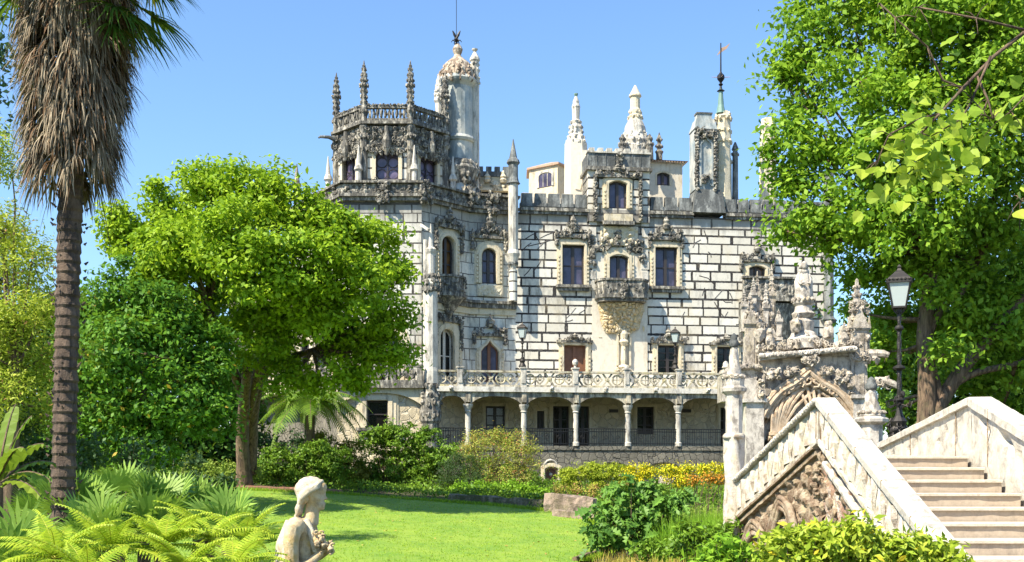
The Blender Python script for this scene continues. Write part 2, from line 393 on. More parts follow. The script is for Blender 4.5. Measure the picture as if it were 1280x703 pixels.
def wall(mb, L0, L1, z0, z1, ops, mat=0, deep=.34):
    us = sorted({L0, L1} | {o[0] for o in ops} | {o[1] for o in ops}); zs = sorted({z0, z1} | {o[2] for o in ops} | {o[3] for o in ops})
    us = [x for x in us if L0-1e-6 <= x <= L1+1e-6]; zs = [x for x in zs if z0-1e-6 <= x <= z1+1e-6]
    for i in range(len(us)-1):
        for j in range(len(zs)-1):
            cu = (us[i]+us[i+1])/2; cz = (zs[j]+zs[j+1])/2
            if any(o[0] < cu < o[1] and o[2] < cz < o[3] for o in ops): continue
            mb.add([(us[i],0,zs[j]),(us[i+1],0,zs[j]),(us[i+1],0,zs[j+1]),(us[i],0,zs[j+1])], [(0,1,2,3)], mat)
    for o in ops:
        pts = arc(*o[:4], o[4]); n = len(pts)
        if o[4] != 'rect':
            top = [(p[0], o[3]) for p in pts]
            for i in range(1, n-2):
                mb.add([(pts[i][0],0,pts[i][1]),(pts[i+1][0],0,pts[i+1][1]),(top[i+1][0],0,o[3]),(top[i][0],0,o[3])], [(0,1,2,3)], mat)
        for i in range(n):
            p, q = pts[i], pts[(i+1) % n]
            mb.add([(p[0],0,p[1]),(q[0],0,q[1]),(q[0],deep,q[1]),(p[0],deep,p[1])], [(0,1,2,3)], mat)
def ring(mb, o, sw, d0=-.12, d1=.0, foot=True, mat=None, inner=.0, sb=0):
    a = arc(o[0]-inner, o[1]+inner, o[2], o[3]+inner, o[4]); b = arc(o[0]-sw, o[1]+sw, o[2]-sb, o[3]+sw, o[4]); n = len(a)
    vs = [(p[0],d0,p[1]) for p in a]+[(p[0],d0,p[1]) for p in b]+[(p[0],d1,p[1]) for p in b]+[(p[0],.2,p[1]) for p in a]
    fs = []
    for i in range(n-1):
        fs += [(i,i+1,n+i+1,n+i), (n+i,n+i+1,2*n+i+1,2*n+i), (3*n+i,3*n+i+1,i+1,i)]
    mb.add(vs, fs, mat)
def mkwin(Fc, px0, px1, py0, py1, kind='rect', gl=None, sw=.28, sill=True, bars=(1,2), name='window', label=None, frame=True, sashmat=None, pane_d=.24, d=0, boxes=True):
    pc = (px0+px1)/2
    u0, u1 = Fc.u(px0,d), Fc.u(px1,d); z1, z0 = Fc.z(pc,py0,d), Fc.z(pc,py1,d); o = (u0,u1,z0,z1,kind); Fc.ops.append(o)
    mb = MB(Fc.M @ Matrix.Translation((0,d,0)))
    if frame:
        ring(mb, o, sw, -.10); ring(mb, o, sw*.55, -.15, -.09, inner=.03)
        ring(mb, o, sw*1.25, -.05, .0, inner=sw*.9)
        if boxes:                      # a row of small blocks down the jambs
            k = z0
            while k < z1-(u1-u0)*.5:
                for s_, uu in ((-1,u0-sw*.8),(1,u1+sw*.8)): mb.box(uu-.05, uu+.05, -.17, -.09, k+.04, k+.15)
                k += .22
    else: ring(mb, o, .1, -.04)
    w = mb.build(name, M_cream, palace)
    if label: w['label'] = label
    pb = MB(mb.M); a = arc(*o); pb.add([(p[0],pane_d,p[1]) for p in a], [tuple(range(len(a)))]); pb.build('pane', gl or M_glass, w)
    sb = MB(mb.M); ring(sb, o, 0, pane_d-.08, pane_d-.02, inner=-.09)
    nv, nh = bars
    for i in range(1, nv+1):
        x = u0+(u1-u0)*i/(nv+1); ww = .085 if i == (nv+1)/2 else .04; sb.box(x-ww, x+ww, pane_d-.09, pane_d-.03, z0, z1-.02 if kind=='rect' or i==(nv+1)/2 else z1-(u1-u0)*.25)
    for j in range(1, nh+1):
        zz = z0+(z1-z0)*j/(nh+1); sb.box(u0, u1, pane_d-.075, pane_d-.035, zz-.03, zz+.03)
    sb.box(u0, u1, pane_d-.09, pane_d-.02, z0, z0+.1)
    sb.build('sash', sashmat or M_sash, w)
    if sill:
        s2 = MB(mb.M); s2.box(u0-sw-.12, u1+sw+.12, -.32, .18, z0-.16, z0); s2.box(u0-sw, u1+sw, -.22, -.01, z0-.34, z0-.162); s2.build('sill', M_dark, w)
    return o
def crest(Fc, pxc, py0, py1, wpx, name='carved_crest', mat=None, d=0, n=26, seed=1, drop=0):
    """carved stone foliage piled over an opening, highest in the middle"""
    rg = random.Random(seed); u = Fc.u(pxc,d); hw = wpx/2/22.0; z1, z0 = Fc.z(pxc,py0,d), Fc.z(pxc,py1,d); H = z1-z0; mb = MB(Fc.M)
    for i in range(n):
        t = rg.uniform(-1,1); hh = H*(.35 + .65*max(0, 1-abs(t)*2.2)); z = z0+hh*rg.random()
        sz = rg.uniform(.07,.15)
        if rg.random() < .55: mb.curl((u+t*hw, d-.12-rg.random()*.15, z), sz, (rg.uniform(-.4,.4),-1,rg.uniform(-.4,.4)), None, rg, .3)
        else: mb.lump((u+t*hw, d-.1-rg.random()*.15, z), (sz*.8, sz*.9, sz*rg.uniform(.8,1.6)), None, rg, .45)
    mb.lathe(u, d-.15, [(.16,z0+H*.45),(.24,z0+H*.6),(.14,z0+H*.7),(.2,z0+H*.8),(.06,z0+H),(.01,z0+H*1.15)], 8)
    mb.box(u-hw, u+hw, d-.22, d-.002, z0-.05, z0+.1)
    if drop:
        for s_ in (-1,1):
            k = 0
            while k < drop:
                mb.lump((u+s_*(hw-.05), d-.12, z0-k), (.12,.13,.14), None, rg, .5); k += .2
    return mb.build(name, mat or M_dark, palace)

# --- openings of the main front
mkwin(G, 703, 730, 307, 357, 'rect', M_glass, .26, bars=(1,1)); crest(G, 716, 272, 297, 44, seed=2, drop=.5, n=44)
mkwin(G, 819, 846, 310, 359, 'rect', M_glass, .26, bars=(1,1)); crest(G, 832, 272, 300, 44, seed=3, drop=.5, n=44)
mkwin(G, 762, 785, 319, 352, 'seg', M_glass, .34, sill=False, bars=(1,0)); 
mkwin(G, 705, 732, 432, 468, 'rect', M_wood, .25, sill=False, bars=(1,0), name='door', label='varnished wooden terrace door', sashmat=M_wood); crest(G, 718, 418, 428, 46, seed=4, n=20)
mkwin(G, 822, 848, 432, 468, 'rect', M_glass_d, .25, sill=False, bars=(1,3), name='door'); crest(G, 835, 412, 429, 46, seed=5, n=26)
mkwin(G, 896, 920, 434, 468, 'rect', M_glass_d, .25, sill=False, bars=(1,3), name='door'); crest(G, 908, 420, 431, 46, seed=6, n=20)
mkwin(G, 936, 956, 333, 362, 'seg', M_glass_a, .26, sill=False, bars=(1,0)); crest(G, 946, 302, 327, 44, seed=7, drop=.6, n=44)
wb = G.mb(); wall(wb, 0, G.L, 5.2, ZC, G.ops); wb.build('main_wall', M_white, palace)
# ledge and stucco under the balcony
# --- corner tower facets
mkwin(F1, 452, 499, 409, 478, 'round', M_glass_d, .5, sill=False, bars=(2,1), label='wide arched terrace window with pale tracery', sashmat=M_pale)
tr = F1.mb(); uc = F1.u(475.5); zc_ = F1.z(475,425)
for dx in (-.45, .45): tr.tube([(uc+dx+.42*math.cos(a*.524), .12, zc_+.42*math.sin(a*.524)) for a in range(13)], .05, 6)
tr.build('window_tracery', M_pale, palace)
wb = F1.mb(); wall(wb, 0, F1.L, 5.2, ZC, F1.ops); wb.build('tower_wall', M_grey, palace)
mkwin(FA, 404, 416, 410, 478, 'round', M_glass_d, .35, sill=False)
wb = FA.mb(); wall(wb, 0, FA.L, 5.2, ZC, FA.ops); wb.build('tower_wall', M_grey, palace)
wb = F00.mb(); wall(wb, 0, F00.L, -.5, ZC, []); wb.build('tower_wall', M_grey, palace)
mkwin(F2, 551, 567, 296, 347, 'round', M_glass_a, .32, sill=False, bars=(1,2), label='arched window with amber panes'); crest(F2, 560, 262, 285, 44, seed=8, n=50, drop=1.4)
mkwin(F2, 549, 566, 412, 478, 'round', M_glass_d, .55, sill=False, bars=(1,1), sashmat=M_pale); crest(F2, 559, 384, 402, 44, seed=9, n=40, drop=1.5)
wb = F2.mb(); wall(wb, 0, F2.L, 5.2, ZC, F2.ops); wb.build('tower_wall', M_twall, palace)
mkwin(F3, 602, 620, 311, 355, 'round', M_glass, .34, sill=False, bars=(1,2)); crest(F3, 611, 268, 298, 44, seed=10, n=56, drop=.8)
mkwin(F3, 601, 623, 426, 478, 'ogee', M_glass, .26, sill=False, bars=(1,0), name='door', sashmat=M_wood); crest(F3, 612, 396, 420, 42, seed=11, n=34, drop=.6)
wb = F3.mb(); wall(wb, 0, F3.L, 5.2, ZC, F3.ops); wb.build('tower_wall', M_twall, palace)
# apron panels below the two arched windows, ledge round F2, F3
mb = F3.mb(); mb.relief(F3.u(597), F3.u(627), F3.z(611,371), F3.z(611,357), -.14, .09, 4, .05); mb.box(F3.u(596), F3.u(628), -.13, 0, F3.z(611,371), F3.z(611,357)); mb.build('carved_panel', M_cream, palace)
mb = MB()
for Fc, ua, ub in ((F2, .0, F2.L+.1), (F3, -.1, F3.L)):
    mb.M = Fc.M; mb.box(ua, ub, -.38, 0, 10.35, 10.5); mb.box(ua, ub, -.26, -.002, 10.1, 10.348); mb.box(ua, ub, -.12, -.003, 9.75, 10.098, 1)
mb.build('string_course', [M_dark, M_cream], palace)
mb = F2.mb(); uc = (F2.u(548)+F2.u(572))/2
pts = [(uc+.95*math.sin(a), -.1-.75*math.cos(a)) for a in [R(-80+20*i) for i in range(9)]]
for i in range(8):
    p, q = pts[i], pts[i+1]
    mb.add([(p[0],p[1],10.5),(q[0],q[1],10.5),(q[0],q[1],11.5),(p[0],p[1],11.5)], [(0,1,2,3)])
    mb.bar((p[0],p[1],11.55), (q[0],q[1],11.55), .16, .12); mb.bar((p[0],p[1],10.55), (q[0],q[1],10.55), .2, .2)
    mb.carve(((p[0]+q[0])/2, (p[1]+q[1])/2-.04, 11.0), (.12,.03,.4), 8, .09, None, random.Random(i))
mb.lathe(uc, -.05, [(.1,9.3),(.3,9.7),(.6,10.1),(.86,10.4),(.86,10.5)], 16)
mb.build('bowed_balcony', M_dark, palace)

# --- cornice and parapets
mb = MB(); rg = random.Random(21)
for Fc in (F00, FA, F1, F2, F3):
    mb.M = Fc.M; mb.box(-.15, Fc.L+.15, -.35, .3, ZC, ZC+.16); mb.box(-.08, Fc.L+.08, -.22, .0, ZC-.2, ZC-.002); mb.box(-.2, Fc.L+.2, -.34, .2, 16.38, 16.5)
    mb.box(-.1, Fc.L+.1, -.12, .15, ZC+.162, 16.378)
    mb.relief(-.1, Fc.L+.1, ZC+.17, 16.37, -.14, .16, 3.2, .07, None, None, Fc.L)
    k = .3
    while k < Fc.L:
        mb.carve((k, -.25, 16.05), (.15,.06,.2), 5, .1, None, rg); k += .8
for Fc, u_ in ((F1, F1.L/2), (F3, F3.L/2), (FA, .0), (F2, .0), (F2, F2.L)):
    mb.M = Fc.M; mb.carve((u_, -.35, 15.95), (.35,.15,.6), 34, .15, None, rg)
mb.build('carved_parapet', M_dark, palace)
ub0, ub1 = G.u(735), G.u(812)
uch0, uch1 = G.u(866), G.u(906)
for ua, ub in ((G.u(650), ub0), (ub1, uch0), (uch1, G.L)):
    mb = G.mb(); mb.box(ua, ub, -.25, .35, 15.72, 15.9, 1); mb.box(ua, ub, -.16, -.002, 15.55, 15.718, 1)
    mb.box(ua, ub, .0, .3, 15.902, 16.2); n = max(2, round((ub-ua)/.74)); st = (ub-ua)/n
    for i in range(n):
        x = ua+st*i+.05; w = st-.1
        mb.add([(x,-.06,16.0),(x+w,-.06,16.0),(x+w,.34,16.0),(x,.34,16.0),(x+.04,.0,16.75),(x+w-.04,.0,16.75),(x+w-.04,.32,16.8),(x+.04,.32,16.8)],
               [(0,3,2,1),(4,5,6,7),(0,1,5,4),(1,2,6,5),(2,3,7,6),(3,0,4,7)])
    mb.build('battlement', [M_sooty, M_dark], palace)
# second pale battlement set back
for px0, px1 in ((652, 735), (905, 985)):
    mb = G.mb(); a, b = G.u(px0, 1.6), G.u(px1, 1.6); mb.box(a, b, 1.6, 1.9, 15.8, 16.95); n = round((b-a)/.75)
    for i in range(n): mb.box(a+(b-a)*i/n+.05, a+(b-a)*(i+1)/n-.1, 1.6, 1.95, 16.95, 17.2)
    mb.build('rear_battlement', M_pale, palace)

# --- central bay
mb = G.mb(); dB = -.22
G_b = Facet(G.p.xy + (G.n*dB).xy, (G.p + G.n*dB + G.d).xy)
mkwin(G_b, 761, 783, 227, 261, 'seg', M_glass, .3, sill=False, bars=(1,0), label='dormer window in the central gable')
wall(mb := MB(G_b.M), G_b.u(735), G_b.u(812), 15.2, 18.1, G_b.ops); w0, w1 = G_b.u(735), G_b.u(812)
mb.box(w0, w1, .36, 1.8, 15.2, 18.1)
for x in (w0, w1): mb.add([(x,0,15.2),(x,1.8,15.2),(x,1.8,18.1),(x,0,18.1)], [(0,1,2,3)])
mb.build('gable_wall', M_white, palace)
mb = MB(G_b.M)
mb.box(w0-.12, w1+.12, -.2, 1.9, 18.1, 18.3); mb.box(w0-.02, w1+.02, -.03, .3, 18.302, 19.1, 1); mb.box(w0-.02, w1+.02, 1.5, 1.9, 18.302, 19.1, 1)
mb.box(w0-.02, w0+.2, .302, 1.498, 18.302, 19.1, 1); mb.box(w1-.2, w1+.02, .302, 1.498, 18.302, 19.1, 1)
mb.box(w0-.08, w1+.08, -.1, .4, 19.1, 19.2, 2)
for i in range(7):
    a = w0+(w1-w0)*i/7; mb.box(a+.06, a+.36, -.1, .35, 19.2, 19.38, 2)
for i in range(8):
    a = w0+(w1-w0)*i/7; mb.box(a-.02, a+.02, -.06, -.02, 18.34, 19.08, 1)
mb.carve(((w0+w1)/2, -.15, 18.6), (.15,.1,.5), 16, .13)
mb.build('gable_parapet', [M_dark, M_sooty, M_pale], palace)
crest(G_b, 772, 206, 222, 60, seed=12, n=40, drop=2.6, d=0)
mb = MB(G_b.M); a, b = G_b.u(753), G_b.u(792); mb.box(a, b, -.3, -.0, 15.0, 15.2, 1); mb.box(a+.1, b-.1, -.24, -.002, 15.2, 15.6, 0)
mb.relief(G.u(750), G.u(797), 13.85, 14.98, .1, .3, 2.6, .05, None, 0, 3.3)
rg = random.Random(41)
for s_ in (-1,1): mb.carve(((a+b)/2+s_*1.0, .1, 13.9), (.55,.1,.3), 34, .15, 1, rg); mb.carve(((a+b)/2+s_*1.45, .1, 13.3), (.2,.1,.5), 16, .13, 1, rg)
mb.carve(((a+b)/2, -.0, 14.3), (.16,.1,.5), 22, .14, 1, rg)
mb.build('carved_frieze', [M_cream, M_dark], palace)
mb = G.mb(); a, b = G.u(740), G.u(809)       # plain stucco round the balcony door, split round the opening
od = [o for o in G.ops if abs((o[0]+o[1])/2 - G.u(773.5)) < .4][0]
z_lo, z_hi = 5.4, 13.3
for (x0, x1, q0, q1) in ((a, od[0]-.3, od[2], z_hi), (od[1]+.3, b, od[2], z_hi), (a, b, z_lo, od[2]), (od[0]-.3, od[1]+.3, od[3]+.4, z_hi)):
    mb.box(x0, x1, -.07, -.004, q0, q1)
mb.build('stucco_panel', M_plaster, palace)
# balcony with carved corbel
rg = random.Random(5); mb = G.mb(); c = G.u(778, -.6); hw = 1.42; zt, zb = G.z(778,350,-.9), G.z(778,370,-.9)
prof = [(c-hw,-.07),(c-hw,-.65),(c-hw+.35,-1.05),(c+hw-.35,-1.05),(c+hw,-.65),(c+hw,-.07)]
def sc_(p, k): return [(c+(x-c)*k, y*k) for x, y in p]
mb.prism(sc_(prof,1.06), zb-.12, zb+.08); mb.prism(sc_(prof,.98), zb-.3, zb-.122)
for i in range(len(prof)-1):
    p, q = prof[i], prof[i+1]; mb.bar((*p, zt), (*q, zt), .2, .12); mb.bar((*p, (zt+zb)/2), (*q, (zt+zb)/2), .07, zt-zb-.1)
    L = math.dist(p, q)
    for k in range(int(L/.16)): 
        t = (k+.5)/int(L/.16); mb.lump((p[0]+(q[0]-p[0])*t, p[1]+(q[1]-p[1])*t-.03, (zt+zb)/2+rg.uniform(-.25,.25)), (.07,.06,.1), None, rg, .5)
mb.carve((c, -1.15, (zt+zb)/2-.1), (.15,.08,.5), 22, .14, None, rg); mb.build('balcony', M_dark, palace)
def corb(u, z):
    t = min(1, max(0, (zb-.3-z)/1.9)); w = hw*(1-.25*t)
    e = max(0, 1-(abs(u-c)/w)**4)
    dd, _ = noise.voronoi(Vector((u*4.5, z*4.5, 2))); k_ = noise.noise(Vector((u*1.7,z*1.7,9))); return (e*((1-t)**1.2*.62*(1-.35*(abs(u-c)/hw)**2)) + .04 + min(.15, (dd[1]-dd[0])*.6)*e) if e*(1-t)**.6 > .16+.35*k_ else 0
mb = G.mb(); mb.relief(c-hw, c+hw, zb-2.3, zb-.3, -.06, 1.0, 1, .045, corb, None, 0, .03)
mb.build('carved_corbel', stone('ochre_carved_stone', (.60,.45,.22), (.62,.54,.40), stain=(.30,.20,.09), samt=.5, sscale=3.2, bscale=9, bstr=.8, stretch=.9), palace)
mb = G.mb(); zf = G.z(778,398); x = G.u(779); mb.lathe(x, -.15, [(.05,6.6),(.35,6.9),(.3,7.0),(.16,7.05),(.2,7.3),(.14,8.1),(.3,8.35),(.2,8.5),(.26,8.8),(.1,9.3)], 9)
mb.box(x-.42, x-.3, -.2, -.08, 7.0, 9.1); mb.box(x+.3, x+.42, -.2, -.08, 7.0, 9.1); mb.carve((x,-.2,6.8), (.45,.08,.15), 20, .1, None, rg); mb.carve((x,-.2,9.2), (.5,.1,.3), 30, .12, None, rg)
mb.carve((x,-.22,8.2), (.14,.08,.5), 14, .1, None, rg); mb.build('carved_niche', M_cream, palace)
# balcony right, behind the portal, and quoin strips
mb = G.mb(); a, b = G.u(928,-.7), G.u(1003,-.7); z0, z1 = G.z(960,375), G.z(960,352)
mb.box(a, b, -.9, 0, z0-.2, z0); mb.relief(a, b, z0, z1, -.8, .15, 3, .07); mb.box(a, b, -.78, -.68, z0, z1); mb.box(a-.05, b+.05, -.95, -.6, z1, z1+.12)
def corb2(u, z):
    t = (z0-.2-z)/2.2; e = max(0, 1-(abs(u-(a+b)/2)/((b-a)/2))**4); return e*max(0,(1-t))**.8
mb.relief(a, b, z0-2.4, z0-.2, -.01, .75, 1, .1, corb2); mb.build('balcony', M_dark, palace)
mb = G.mb()
for px in (741, 806):
    mb = G.mb(); x = G.u(px)
    for k in range(7):
        z = 11.3+k*.62; w = .34 if k % 2 else .46
        if 12.5 < z < 15.3 and px == 0: continue
        mb.box(x-w/2, x+w/2, -.1, -.004, z, z+.5)
    mb.build('quoins', M_pale, palace)
# deeply cut mason's marks on the blocks
mb = G.mb(); rg = random.Random(11)
spots = [(655,300,672,290),(660,308,690,300),(668,292,676,306),(675,298,694,290),(652,314,664,304),(672,312,682,302),(866,310,876,300),(880,288,884,300),(874,345,892,355),(893,374,904,362),(902,374,914,378),
         (893,378,906,398),(906,398,910,390),(916,398,900,396),(940,282,960,270),(852,398,856,390),(878,370,881,360),(655,345,664,335),(668,338,676,326),(885,315,889,322),(920,406,926,404),(720,385,708,398),(724,392,733,384),(706,402,716,400),(960,300,972,292),(985,296,1000,290),(912,366,915,380)]
for a in spots:
    p = (G.u(a[0]), .02, G.z(a[0],a[1])); q = (G.u(a[2]), .02, G.z(a[2],a[3])); md = ((p[0]+q[0])/2+rg.uniform(-.1,.1), .02, (p[2]+q[2])/2+rg.uniform(-.1,.1)); mb = G.mb(); mb.tube([p, md, q], .036, 6); mb.build('carved_mark', M_sash, palace)

# --- body of the house behind its fronts, roofs
mb = pmb(); bk = 9.0
E1 = (E0[0]-math.sin(R(6.6))*bk, E0[1]+math.cos(R(6.6))*bk)
ins = lambda p, dx=0, dy=.5: (p[0]+dx, p[1]+dy)
poly = [ins(A2,.4,.2), ins(A1,.4,.1), ins(A0,.2,.45), ins(B0,-.2,.45), ins(C0,-.1,.5), ins(D0), ins(E0,-.1), E1, (A2[0]+.3, 76)]
mb.prism(poly, 5.2, ZC+.1, 0); mb.build('rear_walls', M_plaster, palace)
mb = pmb(); mb.add([(*E0,-.5),(*E1,-.5),(*E1,16.6),(*E0,16.6)], [(0,1,2,3)]); mb.build('side_wall', M_grey, palace)
mb = pmb(); x, y = E0; mb.lathe(x+.25, y-.1, [(.2,5),(.34,6),(.3,9.5),(.5,9.8),(.3,10),(.27,15.6),(.5,15.9),(.35,16.1),(.3,18.5)], 8); mb.build('corner_shaft', M_sooty, palace)
# column turret between tower and main front
def turret(px, Y, prof, name, mats, n=12, lumps=(), seed=0):
    """prof: (half width in px, photo y); lumps: (photo y, px radius, count)"""
    X = (px-640)/F*Y; mb = pmb(); k = Y/F
    mb.lathe(X, Y, [(r*k, (HY-y)*k) for r, y in prof], n)
    rg = random.Random(int(px)+seed)
    for (y, r, c, s_) in lumps:
        for i in range(c):
            a = 2*math.pi*i/c + rg.uniform(-.2,.2); sz = s_*k*rg.uniform(.8,1.2)
            sz *= .75; mb.lump((X+math.cos(a)*r*k, Y+math.sin(a)*r*k, (HY-y)*k+rg.uniform(-.4,.4)*sz), (sz*.8, sz*.8, sz*1.2), None, rg, .35)
    return mb.build(name, mats, palace)
turret(641.5, 62.9, [(3,338),(7,322),(8.5,318),(7,314),(6.2,313),(6.2,232),(8,230),(7,228)], 'column_turret', M_pale)
turret(641.5, 62.9, [(6,232),(9,230),(7,227),(6,222),(6,207),(8.5,204),(7,200),(5,198),(1,177),(.4,174)], 'turret_cap', M_sooty, 8, [(330,5,10,3)])
turret(641.5, 62.9, [(5.2,377),(5.2,338)], 'pilaster', M_grey)

# --- belvedere (upper octagon)
bx0, bx1, by = -8.14, -5.59, 61.6; s = (bx1-bx0)/math.sqrt(2)
oc = [(bx0,by),(bx1,by),(bx1+s,by+s),(bx1+s,by+s+2.55),(bx1,by+2*s+2.55),(bx0,by+2*s+2.55),(bx0-s,by+s+2.55),(bx0-s,by+s)]
BF = [Facet(oc[i], oc[(i+1)%8]) for i in range(8)]
mkw = []
for i, Fc in enumerate(BF):
    o = (Fc.L/2-.62, Fc.L/2+.62, 16.95, 18.5, 'rect')
    wbm = Fc.mb(); wall(wbm, 0, Fc.L, 15.8, 20, [o]); wbm.build('belvedere_wall', M_grey, palace)
    if i not in (0, 1, 7): continue
    mb = Fc.mb(); ring(mb, o, .2, -.1); w = mb.build('belvedere_window', M_cream, palace)
    for s_ in (-1,1):
        pass
    pb = Fc.mb(); pb.add([(o[0],.25,o[2]),(o[1],.25,o[2]),(o[1],.25,o[3]),(o[0],.25,o[3])], [(0,1,2,3)]); pb.build('pane', M_glass_v, w)
    sb = Fc.mb(); u = Fc.L/2
    for a in (-.62, 0, .58): sb.box(u+a-.02, u+a+.04, .17, .22, 16.95, 18.5)
    for cz in (17.3, 17.95):
        for cu in (-.31, .31): sb.tube([(u+cu+.28*math.cos(t*.524), .2, cz+.28*math.sin(t*.524)) for t in range(13)], .025, 5)
    sb.build('sash', M_sash, w)
rg = random.Random(9); mb = MB()
for i, Fc in enumerate(BF):
    mb.M = Fc.M; L = Fc.L
    mb.box(-.1, L+.1, -.3, .2, 19.95, 20.1); mb.box(-.15, L+.15, -.25, .15, 15.9, 16.6); 
    mb.box(-.1, L+.1, -.1, .15, 20.102, 20.3); mb.box(-.1, L+.1, -.12, .14, 20.85, 20.98)
    if i in (0, 1, 7):
        for k in range(int(L/.21)): x = .12+k*.21; mb.lump((x, 0, 20.55), (.08,.1,.3), None, rg, .5)
        for k in range(int(L/.2)): mb.lump((.1+k*.2, -.05, 21.02), (.1,.12,.09), None, rg, .5)
        # hanging carved canopy over the window
        mb.relief(.15, L-.15, 18.45, 19.9, -.04, .22, 3.4, .06, None, None, i*3.1)
        for k in range(40):
            t = rg.uniform(-1,1); z = 18.35+abs(t)**.8*.0 + rg.random()*1.4; 
            mb.curl((L/2+t*(L/2-.2), -.22, z), rg.uniform(.1,.17), (rg.uniform(-.4,.4),-1,rg.uniform(-.4,.4)), None, rg, .28)
        for t in (-.62,-.31,0,.31,.62): mb.lump((L/2+t, -.12, 18.42), (.13,.1,.2), None, rg, .3)
        mb.lathe(L/2, -.3, [(.04,18.2),(.2,18.6),(.25,19.0),(.15,19.3),(.1,19.8)], 8)
    else: mb.box(-.05, L+.05, -.05, .08, 20.3, 20.85)
mb.build('belvedere_canopy', M_dark, palace)
mb = pmb(); mb.prism(oc, 19.8, 20.05); mb.build('belvedere_roof', M_sooty, palace)
mb = MB()
for i, (x, y) in enumerate(oc):
    if i in (0,1,2,7):
        mbp = pmb(); mbp.lathe(x, y, [(.22,16),(.2,19.5),(.28,19.8),(.2,20.1),(.17,20.4),(.22,20.9),(.15,21),(.17,22.0),(.25,22.1),(.14,22.2),(.16,22.6),(.05,23.3),(.02,23.5)], 8)
        for z, r, c, sz in ((20.7,.2,6,.09),(21.2,.18,6,.07),(21.5,.18,6,.07),(21.8,.18,6,.07),(22.12,.22,8,.08),(22.4,.17,6,.08),(22.7,.13,6,.08),(23.0,.1,5,.07),(23.2,.06,4,.05),(19.3,.22,7,.12),(18.6,.2,6,.1)):
            for k in range(c): a = k*6.283/c+z*3; mbp.lump((x+math.cos(a)*r, y+math.sin(a)*r, z), (sz*.8,sz*.8,sz*1.3), None, rg, .4)
        mbp.build('pinnacle', M_dark if i != 7 else M_dark, palace)
        # small shaft with cone in front of each lower corner
        q = pmb(); ox, oy = [(-.25,-.35),(.25,-.35),(.45,-.1),(-.45,-.1)][(0,1,2,7).index(i)]
        q.lathe(x+ox, y+oy, [(.18,16.2),(.22,16.6),(.16,16.8),(.15,17.3),(.25,17.4),(.2,17.6),(.14,17.7),(.03,18.7),(.01,18.75)], 8); q.build('finial', M_pale, palace)
g = pmb(); g.tube([(-9.9,63.2,19.6),(-10.3,63.0,19.72),(-10.75,62.85,19.70),(-10.85,62.8,19.62)], [.13,.10,.08,.05], 7); g.build('gargoyle', M_sooty, palace)

# --- round tower
turret(572, 64.6, [(28,255),(25,240),(22,232),(20.5,229),(20,181),(22,180),(23.5,177),(22,174),(20,173),(19.5,112),(21,110),(24,107),(25.5,104),(24,101),(22,99)], 'round_tower', M_bluestain, 24)
turret(572, 64.6, [(22,103),(22,98),(20.5,90),(16,81),(8,74),(5.5,72),(4,69),(5.5,66),(6.5,62),(4.5,58),(1.5,55)], 'tower_dome', stone('tan_dome_stone', (.52,.42,.30), (.64,.56,.44), stain=(.14,.09,.06), samt=.8, sscale=2.4), 16, [(104,23,20,4.2),(99,22.5,18,4.2),(94,21.5,16,4),(89,19,14,3.6),(84,16.5,12,3)])
turret(572, 64.6, [(22,240),(29,215),(24,205),(20.6,203)], 'tower_base_corbel', M_dark, 12, [(210,24,14,5),(222,25,14,6),(232,25,14,6),(243,26,14,6)])
turret(593.5, 64.6, [(6,250),(5.5,110),(6,108),(5,105),(5,78),(6.5,76),(6,73),(2,66),(1.5,65),(3.5,63),(3.8,61.5)], 'chimney_shaft', M_pale, 8, [(104,5.5,7,3),(98,5,7,2.6),(88,5,7,2.2),(81,5,6,2)])
turret(548.5, 63.8, [(6,235),(5,205),(4.5,130),(6,127),(5,124),(5,112),(3,100),(.5,94)], 'side_turret', M_pale, 8, [(126,5,7,2.6),(120,5,7,2.8),(114,4.5,7,2.8),(108,3.5,6,2.6),(102,2.5,5,2)])
mb = pmb(); X = (570.5-640)/F*64.6; kk = 64.6/F
mb.tube([(X,64.6,(HY-58)*kk),(X,64.6,(HY+30)*kk+3.4)], .018, 5); z = (HY-50)*kk
mb.lathe(X, 64.6, [(.03,z-.4),(.12,z-.25),(.04,z-.1),(.1,z+.05),(.03,z+.2)], 8)
for a in range(6): t = a*math.pi/3; mb.tube([(X,64.6,z-.1),(X+.22*math.cos(t),64.6+.22*math.sin(t),z-.02),(X+.3*math.cos(t),64.6+.3*math.sin(t),z-.14)], [.045,.03,.02], 5)
for s_ in (-1,1): mb.tube([(X,64.6,z+.05),(X+s_*.12,64.6,z+.3),(X+s_*.22,64.6,z+.52)], [.07,.08,.03], 6)
mb.build('lightning_rod', M_iron, palace)

# --- little battlemented block with two windows behind the tower
BB = Facet(((596-640)/F*65.5, 65.5), ((638-640)/F*65.6, 65.6))
mkwin(BB, 602, 617, 240, 256, 'rect', M_glass, .1, sill=False, frame=False, bars=(1,0)); mkwin(BB, 622, 635, 241, 256, 'rect', M_glass_a, .1, sill=False, frame=False, bars=(1,0))
mb = BB.mb(); wall(mb, 0, BB.L, 15.8, 18.2, BB.ops, 0); mb.box(0, BB.L, .36, 2.5, 15.8, 18.2, 0)
mb.box(-.05, BB.L+.05, -.08, .3, 18.202, 18.5, 1)
for i in range(4): mb.box(BB.L*i/4+.05, BB.L*(i+1)/4-.12, -.08, .3, 18.5, 18.78, 1)
mb.build('rear_block', [M_cream, M_sooty], palace)
crest(BB, 609, 218, 238, 30, seed=31, n=22, mat=M_cream); crest(BB, 629, 218, 239, 24, seed=32, n=18, mat=M_cream)

